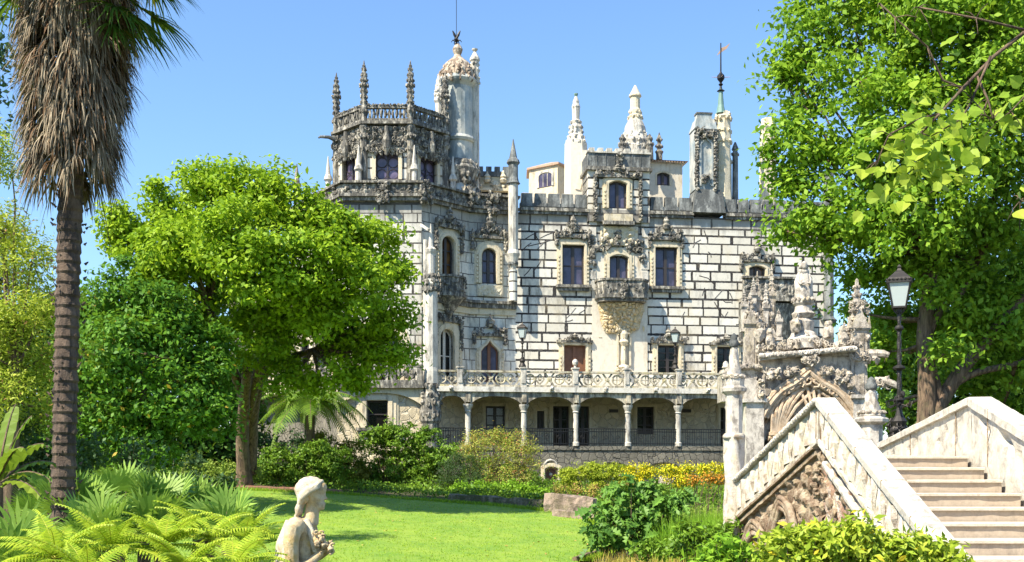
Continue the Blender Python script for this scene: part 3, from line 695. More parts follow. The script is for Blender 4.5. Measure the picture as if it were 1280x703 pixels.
# --- roofscape behind the main front
def hexpav():
    Y = 69; k = Y/F; x0, x1, x2 = (662-640)*k, (697-640)*k, (712-640)*k; zt, zt2 = (HY-204)*k, (HY-197)*k
    mb = pmb(); P = [(x0,Y+1.2),(x1,Y),(x2,Y+1.0),(x2,Y+3),(x0,Y+3)]
    mb.prism(P, 15.8, zt-.1); a, b = P[0], P[1]
    mb.build('pavilion', M_cream, palace)
    t = pmb(); C = (sum(p[0] for p in P)/5, sum(p[1] for p in P)/5)
    Q = [(C[0]+(x-C[0])*1.12, C[1]+(y-C[1])*1.12) for x, y in P]; t.prism(Q, zt-.1, zt+.02); t.prism(Q, zt+.02, zt+.45, None, .15); t.build('tiled_roof', M_tile, palace)
    Fc = Facet(P[0], P[1]); o = (Fc.u(674), Fc.u(690), (HY-231)*k, (HY-213)*k, 'seg'); w = Fc.mb(); 
    w.M = Fc.M; ring(w, o, .15, -.06); q = w.build('window', M_pale, palace); pb = Fc.mb(); pb.box(o[0],o[1],-.03,-.005,o[2],o[3]-.08); pb.build('pane', M_glass, q)
    sb = Fc.mb(); [sb.box(o[0]+(o[1]-o[0])*i/3-.02, o[0]+(o[1]-o[0])*i/3+.02, -.05,-.032,o[2],o[3]-.08) for i in (1,2)]; sb.build('sash', M_pale, q)
hexpav()
turret(720, 67, [(15,262),(14,180),(11,176),(10,170)], 'turret_base', M_plaster, 6)
turret(720, 67, [(10,181),(11.5,178),(9,174),(10,171),(7.5,166),(8,160),(6,156),(7,152),(4.5,150),(5,136),(5.5,134),(4,130),(4,127),(1.2,120)], 'turret_spire', M_pale, 8, [(179,12,9,2.8),(172,10,8,2.6),(166,8.5,8,2.4),(160,8,8,2.2),(153,6.5,7,2)])
turret(720, 67, [(1.5,121),(2.6,118.5),(2.6,117)], 'spire_tip', M_green, 6)
mb = pmb(); k = 66.5/F; mb.bar(((730-640)*k,66.5,(HY-205)*k), ((722-640)*k,66.5,(HY-238)*k), .3, .35); mb.bar(((731-640)*k,66.3,(HY-190)*k), ((731-640)*k,66.3,(HY-240)*k), .35, .3); mb.build('flying_buttress', M_plaster, palace)
turret(794, 67.5, [(20,215),(20,186),(17,184),(18,178),(15,172),(14,168),(13,160),(10,153),(7.5,150)], 'spire_base', M_pale, 12, [(186,19,12,3.2),(179,18,10,3.6),(172,15,10,3),(168,14,9,2.4)])
turret(794, 67.5, [(11,157),(9,151),(8.5,149),(9.5,146),(7,144),(7.5,139),(6.2,136),(6,123),(8,121),(7.5,119),(6,117),(2,109),(1,107)], 'spire', M_cream, 12, [(148,9,9,2.2),(141,7.5,8,2)])
for px in (778, 812):
    turret(px, 66.5, [(5,200),(4.5,184),(5.5,181),(3,178),(4,174),(1,168)], 'finial', M_dark, 8, [(181,4.5,7,2.2),(174,3.5,6,2)])
turret(824, 68, [(4,200),(4,193),(5.5,190),(2.5,187),(4.5,183),(2,179),(3.8,175),(1,168),(.6,166)], 'finial', M_dark, 8, [(183,4,6,1.8),(175,3.5,6,1.6)])
for px in (775, 797, 818): pass
WH = Facet(((800-640)/F*67.2, 67.2), ((853-640)/F*67.6, 67.6)); k = 67.4/F
mkwin(WH, 821, 837, 216, 232, 'seg', M_glass_v, .12, sill=False, frame=False, bars=(1,0), name='window')
mb = WH.mb(); zt = (HY-204)*k; wall(mb, 0, WH.L, 15.8, zt, WH.ops); mb.box(0, WH.L, .36, 4, 15.8, zt); mb.add([(0,0,15.8),(0,.4,15.8),(0,.4,zt),(0,0,zt)], [(0,1,2,3)]); mb.add([(WH.L,0,15.8),(WH.L,.4,15.8),(WH.L,.4,zt),(WH.L,0,zt)], [(0,1,2,3)]); mb.build('rear_pavilion', M_plaster, palace)
mb = WH.mb()
mb.box(-.1, WH.L+.15, -.15, 4.2, zt, zt+.1); mb.add([(-.2,-.3,zt+.1),(WH.L+.3,-.3,zt+.1),(WH.L+.3,4.3,zt+.1),(-.2,4.3,zt+.1),(.8,1.8,zt+.45),(WH.L-.8,1.8,zt+.45)], [(0,1,5,4),(1,2,5),(2,3,4,5),(3,0,4),(0,3,2,1)], 1)
for i in range(16): mb.box(i*.17, i*.17+.08, -.28, -.1, zt+.0, zt+.095, 1)
mb.build('tiled_roof', [M_pale, M_tile], palace)
# carved chimney
k = 64.6/F; CH = Facet(((866-640)*k, 64.7), ((906-640)*k, 64.95)); L = CH.L; hz = lambda y: (HY-y)*k
mb = CH.mb(); mb.add([(-.05,-.3,hz(266)),(L+.05,-.3,hz(266)),(L+.05,1.4,hz(266)),(-.05,1.4,hz(266)),(.2,-.05,hz(236)),(L-.15,-.05,hz(236)),(L-.15,1.2,hz(236)),(.2,1.2,hz(236))],
    [(0,3,2,1),(4,5,6,7),(0,1,5,4),(1,2,6,5),(2,3,7,6),(3,0,4,7)]); mb.build('chimney_base', M_sooty, palace)
mb = CH.mb(); a, b = .15, 1.45; mb.box(a, b, 0, 1.1, hz(236), hz(160)); mb.prism([(a-.05,-.05),(b+.05,-.05),(b+.05,1.15),(a-.05,1.15)], hz(160), hz(146), None, .72)
mb.box(a+.22, b-.2, .3, .8, hz(146), hz(139)); mb.box(a+.18, b-.16, .26, .84, hz(139), hz(137), 1)
ring(mb, (a+.35, b-.35, hz(232), hz(172), 'ogee'), .12, -.1); 
mb.build('chimney', [M_bluestain, M_sooty], palace)
mb = CH.mb(); rg = random.Random(77)
for s_ in (a+.1, b-.1):
    for j in range(18): mb.lump((s_+rg.uniform(-.05,.05), -.08, hz(236)+j*.19), (.11,.1,.12), None, rg, .5)
mb.carve(((a+b)/2, -.12, hz(166)), (.6,.1,.25), 34, .14, None, rg); mb.carve(((a+b)/2, -.12, hz(222)), (.2,.1,.3), 16, .13, None, rg); mb.build('chimney_carving', M_dark, palace)
turret(904, 65.6, [(12,262),(10,230),(9,180),(10,178),(9,150),(11,147),(8,143),(7,140)], 'spire_tower', M_cream, 8, [(178,10,8,3),(165,9.5,8,3),(150,10.5,9,3),(144,8,8,2.6)])
turret(901, 65.4, [(6,142),(4,132),(3,120),(2.5,112)], 'spire_roof', M_green, 8)
turret(901, 65.4, [(2.5,115),(5,114),(2,112),(1.2,108),(3,106),(1.2,104),(2,102.5),(4.6,99),(4.6,95),(2,92),(1,90),(.8,60),(.7,54)], 'spire_orb', M_iron, 10)
mb = pmb(); k = 65.4/F; X = (901-640)*k; z = (HY-97)*k
for s_ in (-1,1): mb.tube([(X,65.4,z),(X+s_*.55,65.4,z+.02)], [.03,.012], 5)
mb.bar((X,65.4,(HY-98)*k), (X,64.9,(HY-98)*k), .02)
mb.extr([(X-.25+0,(HY-70)*k),(X,(HY-66)*k),(X+.35,(HY-61)*k),(X+.55,(HY-54)*k),(X+.3,(HY-58)*k),(X+.05,(HY-60)*k)], 65.39, 65.42); mb.build('weather_vane', M_tile, palace)
turret(919, 66, [(4,262),(3.5,196),(5,193),(3,190),(3.5,184),(1,178)], 'finial', M_sooty, 8, [(193,4,6,2),(186,3,6,2)])
turret(911, 66, [(4,262),(3.5,206),(5,203),(2.5,198),(1,192)], 'finial', M_pale, 8, [(203,4,6,2)])
turret(960, 68, [(11,262),(10.5,190),(9.5,165),(11,160),(9,156),(8,149)], 'rear_turret', M_cream, 6, [(160,10,8,3),(175,10,8,2.6)])
turret(371, 66, [(4,262),(4,236),(6,232),(4,229),(3.5,226),(1,208),(.5,205)], 'pinnacle', M_dark, 8, [(232,5,7,1.8)])

# --- corner buttress beside the terrace
turret(538, 59.9, [(11,560),(11,530),(13,527),(14,515),(12,505),(13,497),(11,490),(11,482)], 'buttress_foot', M_dark, 10, [(520,12,10,4.5),(505,12,10,5),(494,11.5,10,4),(484,11,10,3.5)])
turret(539, 59.9, [(10,480),(9.5,465),(8.5,460),(8,360),(10,356),(9,350)], 'buttress_shaft', M_pale, 10)
turret(532, 60.1, [(3,560),(3,300)], 'buttress_shaft', M_pale, 8)
turret(539, 59.9, [(9,365),(10,358),(8,352),(7,345),(5,342)], 'buttress_capital', M_dark, 10, [(362,9,10,4),(354,9,10,4),(346,7,9,3.5)])
turret(538.5, 60, [(5,346),(4.5,318),(6,315),(6.5,312),(3.5,309),(3,305),(1.5,290),(.6,280)], 'pinnacle', M_pale, 8, [(312,5.5,8,1.8)])
mb = pmb(); k = 60/F; mb.bar(((526-640)*k,60.0,(HY-281)*k),((537-640)*k,59.6,(HY-290)*k), .14, .12); mb.build('gargoyle', M_pale, palace)

# --- terrace, loggia, base
dT = -3.2; uL, uR = G.u(545,dT), G.u(945,dT); TM = G.M @ Matrix.Translation((0,dT,0)); uA = [G.u(p,dT) for p in (545,585,655,720,785,848,912,945)]
zr0, zr1 = 5.42, 6.3
mb = G.mb(); mb.box(uL, uR, dT-.25, dT+.3, 5.15, 5.42)
mb.build('terrace_cornice', stone('cornice_stone', (.70,.67,.60), (.60,.56,.47), samt=.45, sscale=1.5), palace)
mb = G.mb(); mb.box(uL, uR, dT+.302, -.01, 5.16, 5.4); mb.box(-4.9, .1, -3.4+.1, .3, 5.155, 5.395); mb.build('terrace_floor', M_pale, palace)
mb = MB(TM); L = uR-uL; rg = random.Random(13)       # pierced balustrade of circles and diamonds
mb.box(uL, uR, -.14, .12, zr1-.1, zr1); mb.box(uL, uR, -.12, .1, zr0, zr0+.12)
x = uL+.3; i = 0
while x < uR-.3:
    zc = (zr0+zr1)/2
    if i % 3 == 0: mb.tube([(x+.25*math.cos(t*.524), 0, zc+.25*math.sin(t*.524)) for t in range(13)], .055, 6); [mb.bar((x,0,zc),(x+.2*math.cos(t),0,zc+.2*math.sin(t)), .06) for t in (0,1.57,3.14,4.71)]
    elif i % 3 == 1: [mb.bar((x-.25,0,zc), (x,0,zc+s_*.27), .08) or mb.bar((x,0,zc+s_*.27), (x+.25,0,zc), .08) for s_ in (-1,1)]; mb.lump((x,0,zc), (.1,.06,.1), None, rg)
    else: mb.bar((x-.25,0,zr0+.1),(x+.25,0,zr1-.1), .09); mb.bar((x+.25,0,zr0+.1),(x-.25,0,zr1-.1), .09); mb.lump((x,0,zc), (.12,.07,.12), None, rg)
    x += .53; i += 1
mb.build('terrace_balustrade', stone('lichened_balustrade', (.56,.50,.37), (.50,.46,.36), samt=.6, sscale=2, lich=(.42,.36,.10), lamt=.5), palace)
for j, px in enumerate((575, 654, 719, 783, 848, 907)):
    mb = MB(TM); x = G.u(px,dT); mb.box(x-.16, x+.16, -.2, .16, zr0, zr1+.12); mb.box(x-.2, x+.2, -.24, .2, zr1+.12, zr1+.2); mb.box(x-.11,x+.11,-.24,-.2,zr0+.2,zr1-.1)
    if px in (719, 907): mb.lathe(x, -.02, [(.1,zr1+.2),(.05,zr1+.3),(.14,zr1+.38),(.17,zr1+.5),(.12,zr1+.62),(.02,zr1+.68)], 12)
    elif px == 783: mb.lathe(x, -.02, [(.16,zr1+.2),(.05,zr1+.35)], 8)
    mb.build('balustrade_post', M_pale, palace)
for px in (563, 688, 755, 817, 882):
    mb = MB(TM); x = G.u(px,dT); mb.bar((x,-.2,5.28), (x,-.6,5.3), .14, .14); mb.lump((x,-.62,5.32), (.13,.16,.13)); mb.build('waterspout', M_pale, palace)
mb = MB(TM)
for i in range(len(uA)-1):
    a, b = uA[i], uA[i+1]; n = 12; pts = [(a,5.15),(b,5.15)]
    for j in range(n+1):
        t = 1-j/n; e = (2*t-1); pts.append((a+.14+(b-a-.28)*t, 4.5+.42*max(0,(1-abs(e)**3.2))))
    mb.extr(pts, -.12, .22)
    mb.box(a-.12, a+.12, -.19, -.122, 4.6, 5.14)
mb.build('loggia_arches', stone('loggia_stone', (.64,.58,.44), (.56,.50,.38), samt=.75, sscale=1.6, lich=(.45,.33,.12), lamt=.4), palace)
for x in uA[1:]:
    mb = MB(TM); mb.lathe(x, .05, [(.2,2.27),(.2,2.45),(.15,2.5),(.155,3.4),(.14,4.05),(.19,4.1),(.15,4.15),(.26,4.4),(.28,4.5)], 12); mb.build('column', M_pale, palace)
mb = MB(TM)
for zz in (2.4, 3.2, 3.05): mb.bar((uL,-.02,zz), (uR,-.02,zz), .045)
x = uL
while x < uR:
    mb.tube([(x,-.02,2.3),(x,-.02,3.2)], .016, 4); x += .13
    if int(x/.13) % 5 == 0: mb.tube([(x+.09*math.cos(t*.785), -.02, 2.75+.09*math.sin(t*.785)) for t in range(9)], .016, 4)
mb.build('iron_railing', M_iron, palace)
# loggia back wall with doors and windows
G2 = Facet(G.p.xy, (G.p+G.d).xy)
for a in ((607,631,508,543,'rect'),(671,680,514,537,'rect'),(691,711,508,560,'rect'),(722,736,508,560,'rect'),(796,817,509,543,'rect'),(900,914,510,560,'rect')):
    kk_ = (G.z(700,560)-2.3)
    mkwin(G2, a[0], a[1], a[2], a[3] if a[3] < 550 else 558, a[4], M_glass_d, .16, sill=False, bars=(1,2), boxes=False, name='door' if a[3] > 550 else 'window')
mb = G2.mb(); wall(mb, -4.2, G.L, 2.2, 5.15, G2.ops); mb.add([(uR-1,0,-1.5),(G.L,0,-1.5),(G.L,0,2.2),(uR-1,0,2.2)], [(0,1,2,3)]); mb.build('loggia_back_wall', M_rubble, palace)
mb = G2.mb()
for px in (767, 858): mb.box(G.u(px)-.25, G.u(px)+.25, -.12, -.004, G.z(px,516), G.z(px,512))
mb.build('wall_vent', M_sash, palace)
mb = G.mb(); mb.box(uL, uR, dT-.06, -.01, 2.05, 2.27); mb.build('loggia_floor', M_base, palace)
B = Facet((G.p+G.n*dT).xy, (G.p+G.n*dT+G.d).xy)
mkwin(B, 681, 697, 584, 608, 'seg', plain('brown_painted_door', (.16,.07,.055), .6), .18, sill=False, bars=(0,0), boxes=False, name='door', label='low reddish brown door in the base', sashmat=M_tile)
for px in (640, 767, 830): B.ops.append((B.u(px-22), B.u(px+22), B.z(px,606), B.z(px,578), 'seg'))
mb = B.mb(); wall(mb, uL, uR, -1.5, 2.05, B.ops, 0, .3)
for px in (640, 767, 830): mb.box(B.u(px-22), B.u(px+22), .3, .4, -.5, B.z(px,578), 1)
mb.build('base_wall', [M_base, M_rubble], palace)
mb = B.mb(); mb.tube([(B.u(688)+.35*math.cos(t*.524), -.03, B.z(688,581)-.1+.35*math.sin(t*.524)) for t in range(7)], .07, 6)
mb.lathe(B.u(689), .15, [(.01,B.z(688,596)),(.1,B.z(688,594)),(.1,B.z(688,592)),(.01,B.z(688,591))], 10); mb.build('door_hood', M_pale, palace)
# tower foot and its balcony
T1 = Facet((A0[0]-.3, A0[1]-.5), (B0[0]+.2, B0[1]-.5)); T0 = Facet((A1[0]-.3,A1[1]-.3), (A0[0]-.3, A0[1]-.5)); T2 = Facet((B0[0]+.2, B0[1]-.5), (C0[0],C0[1]-.5))
mkwin(T1, 459, 485, 501, 535, 'rect', M_glass_d, .45, sill=True, bars=(0,1), boxes=False)
for Fc in (T0, T1, T2):
    mb = Fc.mb(); wall(mb, 0, Fc.L, -1.5, 5.2, Fc.ops); mb.build('tower_foot_wall', M_base if Fc is T0 else M_rubble, palace)  # left facet takes the dark rubble: tree shade put into its colour
mb = T1.mb(); n = 16
pts = [(0,5.3),(T1.L,5.3)] + [(T1.L*(1-j/n), 4.3+.75*(1-abs(1-2*j/n)**2.6)) for j in range(n+1)]
mb.extr(pts, -.25, -.003); mb.build('foot_arch', M_cream, palace)
mb = MB(); rg = random.Random(4)
for Fc, a, b in ((T0,0,T0.L+.1),(T1,0,T1.L-.02)):
    mb.M = Fc.M; z0, z1 = 5.72, 6.5
    mb.box(a, b, -.5, .4, 5.3, z0); mb.box(a, b, -.5, -.28, z1-.1, z1)
    k = a+.1; q = 0
    while k < b:
        if q % 4 == 0: mb.box(k-.1, k+.22, -.48, -.3, z0, z1-.1)
        else: mb.curl((k+.05,-.39,z0+.36), .24, (rg.uniform(-.2,.2),1,rg.uniform(-.2,.2)), None, rg, .3, 1.4); mb.lump((k+.05,-.39,z0+.35), (.12,.08,.26), None, rg, .5)
        k += .36; q += 1
mb.build('tower_balustrade', M_dark, palace)
# low left wing seen under the tree
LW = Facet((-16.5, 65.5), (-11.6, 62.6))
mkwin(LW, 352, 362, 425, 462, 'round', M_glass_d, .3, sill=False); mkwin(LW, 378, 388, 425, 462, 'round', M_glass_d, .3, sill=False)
mb = LW.mb(); wall(mb, 0, LW.L, -1.5, 10.5, LW.ops); mb.box(0, LW.L, .36, 6, -1.5, 10.5); mb.build('left_wing_wall', M_base, palace)  # wall coloured dark to stand for the shade of the wide tree
mb = LW.mb(); mb.box(-.2, LW.L+.2, -1.2, 0, 5.2, 5.45); mb.box(-.2, LW.L+.2, -1.2, -1.0, 6.3, 6.42); mb.relief(-.2, LW.L+.2, 5.45, 6.3, -1.1, .12, 3, .07); mb.build('left_wing_balustrade', M_cream, palace); mb = LW.mb(); mb.box(-.1,LW.L+.1,-.2,.2,10.5,10.8); mb.build('left_wing_cornice', M_cream, palace)
# ================================================================ GROUND
def sm(a, b, x): t = min(1, max(0, (x-a)/(b-a))); return t*t*(3-2*t)
def gz(x, y):
    z = float(np.interp(y, [-20,8,16,25,42,50,57,66,110,400,2000], [-1.65,-1.65,-1.72,-1.9,-.5,-.1,.25,.5,1.0,-2,-20]))
    z += -.045*max(-28, min(6, x))*sm(10, 24, y)*(1-sm(60,90,y))
    z += .9*sm(8, 20, -x)*sm(6, 14, y)*(1-sm(20,34,y))
    z += 2.1*sm(7.2, 9.5, x)*sm(15, 19, y)*(1-sm(26,38,y))
    return z
def gh(px, py, Y0=None):
    """where the sight line through a photo pixel meets the ground"""
    kx, kz = (px-640)/F, (HY-py)/F; y = 6.0
    while y < 60:
        if kz*y < gz(kx*y, y): return Vector((kx*y, y, gz(kx*y, y)))
        y += .05
    return Vector((kx*58, 58, gz(kx*58, 58)))
def soil(name, c1, c2, sc_=1.5):
    m, nt, ns, ls, bs = newmat(name); tc = ns.new('ShaderNodeTexCoord')
    n = noise_n(ns, ls, tc.outputs['Object'], sc_, 8, .7); ls.new(mixc(ns, ls, ramp_out(ns, ls, n.outputs[0], .4, .62), c1, c2), bs.inputs['Base Color'])
    bs.inputs['Roughness'].default_value = .95; n2 = noise_n(ns, ls, tc.outputs['Object'], 8, 8, .7); bump(ns, ls, bs, n2.outputs[0], .7, .06); return m
mb = MB()
xs = sorted(set(list(np.arange(-40, 40.1, 1.0)) + [-1500,-700,-300,-150,-80,-60,60,80,150,300,700,1500])); ys = sorted(set(list(np.arange(-10, 80.1, 1.0)) + [-300,-100,-40,-20,100,150,300,600,1000,1500,2500]))
mb.add([(x, y, gz(x, y)-(.06 if 22 < y < 50 and -16 < x < 4 else 0)) for y in ys for x in xs], [(j*len(xs)+i, j*len(xs)+i+1, (j+1)*len(xs)+i+1, (j+1)*len(xs)+i) for j in range(len(ys)-1) for i in range(len(xs)-1)])
tag(mb.build('ground', soil('garden_soil', (.07,.055,.03), (.05,.075,.02)), None, True), kind='structure')
# lawn
lp = [gh(*p) for p in ((205,611),(300,613),(420,618),(540,627),(610,632),(690,640),(735,650),(745,662),(770,686),(728,703))]
near = [Vector((1.2,23.6,0)), Vector((.2,19,0)), Vector((-2,13,0)), Vector((-9,13,0)), Vector((-14,24,0))]
LP = [(p.x, p.y) for p in lp] + [(p.x, p.y) for p in near]
def inside(x, y, P=LP):
    c = False; j = len(P)-1
    for i in range(len(P)):
        if (P[i][1] > y) != (P[j][1] > y) and x < (P[j][0]-P[i][0])*(y-P[i][1])/(P[j][1]-P[i][1]+1e-12)+P[i][0]: c = not c
        j = i
    return c
m, nt, ns, ls, bs = newmat('mown_grass'); tc = ns.new('ShaderNodeTexCoord')
n1 = noise_n(ns, ls, tc.outputs['Object'], .9, 6, .7); n2 = noise_n(ns, ls, tc.outputs['Object'], 14, 5, .7)
c_ = mixc(ns, ls, ramp_out(ns, ls, n1.outputs[0], .35, .68), (.11,.25,.012), (.25,.36,.03)); n4 = noise_n(ns, ls, tc.outputs['Object'], 3.2, 6, .75); c_ = mixc(ns, ls, math_n(ns, ls, 'MULTIPLY', ramp_out(ns, ls, n4.outputs[0], .48, .66), .55), c_, (.07,.17,.015)); c_ = mixc(ns, ls, math_n(ns, ls, 'MULTIPLY', ramp_out(ns, ls, n2.outputs[0], .4, .7), .5), c_, (.30,.36,.06))
ls.new(c_, bs.inputs['Base Color']); bs.inputs['Roughness'].default_value = .8; bump(ns, ls, bs, n2.outputs[0], .8, .05); M_lawn = m
mb = MB(); idx = {}; st = .2
def gv(i, j):
    if (i, j) not in idx: idx[(i, j)] = len(mb.v); x, y = i*st, j*st; mb.v.append((x, y, gz(x, y)+.02))
    return idx[(i, j)]
cells = []
for j in range(int(12/st), int(52/st)):
    for i in range(int(-24/st), int(6/st)):
        if inside((i+.5)*st, (j+.5)*st): mb.f.append((gv(i,j), gv(i+1,j), gv(i+1,j+1), gv(i,j+1))); mb.mi.append(0); cells.append((i*st, j*st))
tag(mb.build('lawn', M_lawn, None, True), kind='structure')

# ================================================================ leaf engine
def leafmesh(name, P, size, mat, parent=None, out=None, up=.6, aspect=.55, seed=0, var=.35, droop=0.0, outw=.7, kind=None):
    """one leaf-sized face per point"""
    rs = np.random.RandomState(seed); P = np.asarray(P, np.float32); N = len(P)
    n = rs.normal(size=(N,3)).astype(np.float32)*.75; n[:,2] += up
    if out is not None: n += np.asarray(out, np.float32)*outw
    n /= np.linalg.norm(n, axis=1)[:,None]+1e-6
    r = rs.normal(size=(N,3)).astype(np.float32); r[:,2] -= droop*2; t = r - (r*n).sum(1)[:,None]*n; t /= np.linalg.norm(t, axis=1)[:,None]+1e-6
    b = np.cross(n, t); L = (size*(1+rs.uniform(-var, var, N))).astype(np.float32)[:,None]
    V = np.stack([P, P+t*L*.45+b*L*aspect*.5+n*L*.06, P+t*L-n*L*.1, P+t*L*.45-b*L*aspect*.5+n*L*.06], 1).reshape(-1,3)
    me = bpy.data.meshes.new(name); me.vertices.add(4*N); me.vertices.foreach_set('co', V.ravel()); me.loops.add(4*N); me.loops.foreach_set('vertex_index', np.arange(4*N, dtype=np.int32))
    me.polygons.add(N); me.polygons.foreach_set('loop_start', np.arange(0, 4*N, 4, dtype=np.int32))
    try: me.polygons.foreach_set('loop_total', np.full(N, 4, np.int32))
    except Exception: pass
    me.update(calc_edges=True); me.materials.append(mat)
    o = link(bpy.data.objects.new(name, me), parent)
    if kind: o['kind'] = kind
    return o
def clumps(lobes, per, nleaf, rs, shell=(.55,1.0), sig=.16, squash=.85):
    """leaf positions: many small clumps spread over every lobe"""
    P = []; O = []; C = []
    for (c, r) in lobes:
        k = max(3, int(per*(r**2))); d = rs.normal(size=(k,3)); d /= np.linalg.norm(d, axis=1)[:,None]
        rad = r*rs.uniform(shell[0], shell[1], k)**.8*(1+rs.normal(size=k)*.15)
        cc = np.array(c)[None] + d*rad[:,None]*np.array([1,1,squash]); C.append(cc)
        s_ = sig*rs.uniform(.6,1.5,k)
        n = (nleaf*rs.uniform(.5,1.5,k)).astype(int)
        idx = np.repeat(np.arange(k), n); off = rs.normal(size=(len(idx),3))*np.array([1,1,.6])*s_[idx][:,None]
        P.append(cc[idx]+off); o = off/(np.linalg.norm(off, axis=1)[:,None]+1e-6)*.5 + d[idx]*.7; O.append(o)
    return np.concatenate(P), np.concatenate(O), np.concatenate(C)
def barkmat(name, c1, c2, c3):
    m, nt, ns, ls, bs = newmat(name); tc = ns.new('ShaderNodeTexCoord'); v = mapping(ns, ls, tc.outputs['Object'], (7,7,1.3)); n = noise_n(ns, ls, v, 1.6, 8, .7, .8)
    col = mixc(ns, ls, ramp_out(ns, ls, n.outputs[0], .42, .6), c1, c2); n2 = noise_n(ns, ls, tc.outputs['Object'], 2.5, 5, .7); col = mixc(ns, ls, ramp_out(ns, ls, n2.outputs[0], .5, .7), col, c3)
    ls.new(col, bs.inputs['Base Color']); bs.inputs['Roughness'].default_value = .9; bump(ns, ls, bs, n.outputs[0], 1.0, .06); return m
M_bark = barkmat('bark', (.07,.045,.03), (.24,.16,.10), (.16,.13,.07))
M_bark_pale = stone('plane_bark', (.36,.24,.14), (.22,.15,.09), stain=(.09,.06,.04), samt=.6, sscale=1.5)
def smooth(p, k=4):
    p = [Vector(q) for q in p]; out = []
    for i in range(len(p)-1):
        a, b, c, d = p[max(0,i-1)], p[i], p[i+1], p[min(len(p)-1,i+2)]
        for j in range(k):
            t = j/k; q = .5*((2*b)+(c-a)*t+(2*a-5*b+4*c-d)*t*t+(3*b-a-3*c+d)*t**3); out.append(q+Vector((noise.noise(q*1.3),noise.noise(q*1.3+Vector((9,9,9))),0))*.05)
    return out+[p[-1]]
def limb(mb, pts, r0, r1, rg, wob=.12, n=7):
    q = [Vector(pts[0])]
    for a, b in zip(pts[:-1], pts[1:]):
        a = Vector(a); b = Vector(b); L = (b-a).length
        for i in range(1, 4): q.append(a.lerp(b, i/3) + (Vector((rg.uniform(-1,1), rg.uniform(-1,1), rg.uniform(-.5,.5)))*wob*L*.25 if i < 3 else Vector()))
    m_ = len(q)-1; mb.tube(q, [r0+(r1-r0)*(i/m_)**.8 for i in range(m_+1)], n)
def tree(name, label, cat, Y, base, trunkpts, r0, lobes, leaf, mat, per=10, nleaf=45, sig=.18, seed=1, group=None, extra=None, bark=None, up=.6, aspect=.55, shell=(.5,1.0), twig=.05, trunks=None, squash=.85):
    rs = np.random.RandomState(seed); rg = random.Random(seed)
    LB = [(tuple(W(l[0], l[1], Y+(l[3] if len(l) > 3 else 0))), l[2]*(Y+(l[3] if len(l) > 3 else 0))/F) for l in lobes]
    b = W(base[0], base[1], Y); root = empty(name, (0,0,0), label, cat, group); b.z = min(b.z, gz(b.x, b.y)-.1)
    root.location = b; inv = Matrix.Translation(-b)
    P, O, C = clumps(LB, per, nleaf, rs, shell, sig, squash)
    mb = MB(inv); tp = [b] + [W(p[0], p[1], Y+(p[2] if len(p) > 2 else 0)) for p in trunkpts]
    tq = smooth(tp); mb.tube(tq, [r0*((1.45 if i == 0 else 1.2 if i == 1 else 1)-.45*i/len(tq)) for i in range(len(tq))], 12)
    for t_ in (trunks or []): q = smooth([W(p[0], p[1], Y+(p[2] if len(p) > 2 else 0)) for p in t_[1]]); mb.tube(q, [t_[0]*(1-.5*i/len(q)) for i in range(len(q))], 10)
    tips = [tp[-1], tp[max(1,len(tp)-2)]] + [v for t_ in (trunks or []) for v in smooth([W(p[0], p[1], Y+(p[2] if len(p) > 2 else 0)) for p in t_[1]])[5:]] + tq[len(tq)//2:] + [W(t_[1][-1][0], t_[1][-1][1], Y+(t_[1][-1][2] if len(t_[1][-1]) > 2 else 0)) for t_ in (trunks or [])]
    mb.build('trunk', bark or M_bark, root, True)
    mb = MB(inv)
    for (c, r) in LB:
        c = Vector(c); tt = min(tips, key=lambda t: (t-c).length); limb(mb, [tt, tt.lerp(c, .5)+Vector((0,0,-.1*r)), c], max(twig, r0*.28), twig*.35, rg)
        for k in range(5):
            d = Vector((rg.gauss(0,1), rg.gauss(0,1), rg.gauss(0,1)+.2)).normalized(); limb(mb, [c-d*r*.1, c+d*r*.85], twig*.32, twig*.1, rg, .4, 5)
    mb.build('branches', bark or M_bark, root, True)
    o = leafmesh('crown', P-np.array(b), leaf, mat, root, O, up, aspect, seed)
    if extra: extra(root, inv, P, O, C, rs, b)
    return root

# ================================================================ STAIRCASE
M_lime = stone('pale_limestone', (.58,.54,.47), (.50,.46,.39), stain=(.20,.18,.15), samt=.5, sscale=3.5, bscale=5, bstr=.6, bdist=.015, lich=(.40,.34,.22), lamt=.3, stretch=.8)
M_step = stone('worn_step_stone', (.40,.32,.24), (.46,.38,.29), stain=(.22,.18,.14), samt=.4, sscale=2.5, bscale=6, bstr=.3, bdist=.01)
M_nose = stone('pale_step_nosing', (.60,.53,.43), (.52,.45,.35), stain=(.3,.25,.2), samt=.3, sscale=3)
M_lime2 = stone('lichened_limestone', (.64,.59,.51), (.54,.48,.40), stain=(.22,.14,.08), samt=.5, sscale=4.5, bscale=7, bstr=.8, bdist=.02, lich=(.44,.36,.14), lamt=.4, stretch=.7)
M_lich = stone('lichened_wall_stone', (.60,.53,.44), (.68,.63,.55), stain=(.30,.15,.09), samt=.75, sscale=6, stretch=.8, bscale=7, bstr=1.0, bdist=.04, lich=(.50,.40,.14), lamt=.6)
M_brown = stone('brown_grotto_stone', (.52,.42,.30), (.42,.31,.21), stain=(.20,.12,.07), samt=.7, sscale=5, stretch=.8, bscale=8, bstr=1.0, bdist=.04, lich=(.5,.42,.2), lamt=.3)
XL, XR, YT = 4.0, 5.86, 14.4
stair = empty('stone_staircase', (XL, YT, gz(5,12)), 'stone garden staircase with broad white coped balustrades and worn brown steps, right foreground', 'staircase')
SI = Matrix.Translation((-XL, -YT, -gz(5,12)))
t_, r_ = .5, .157; z_top = .411
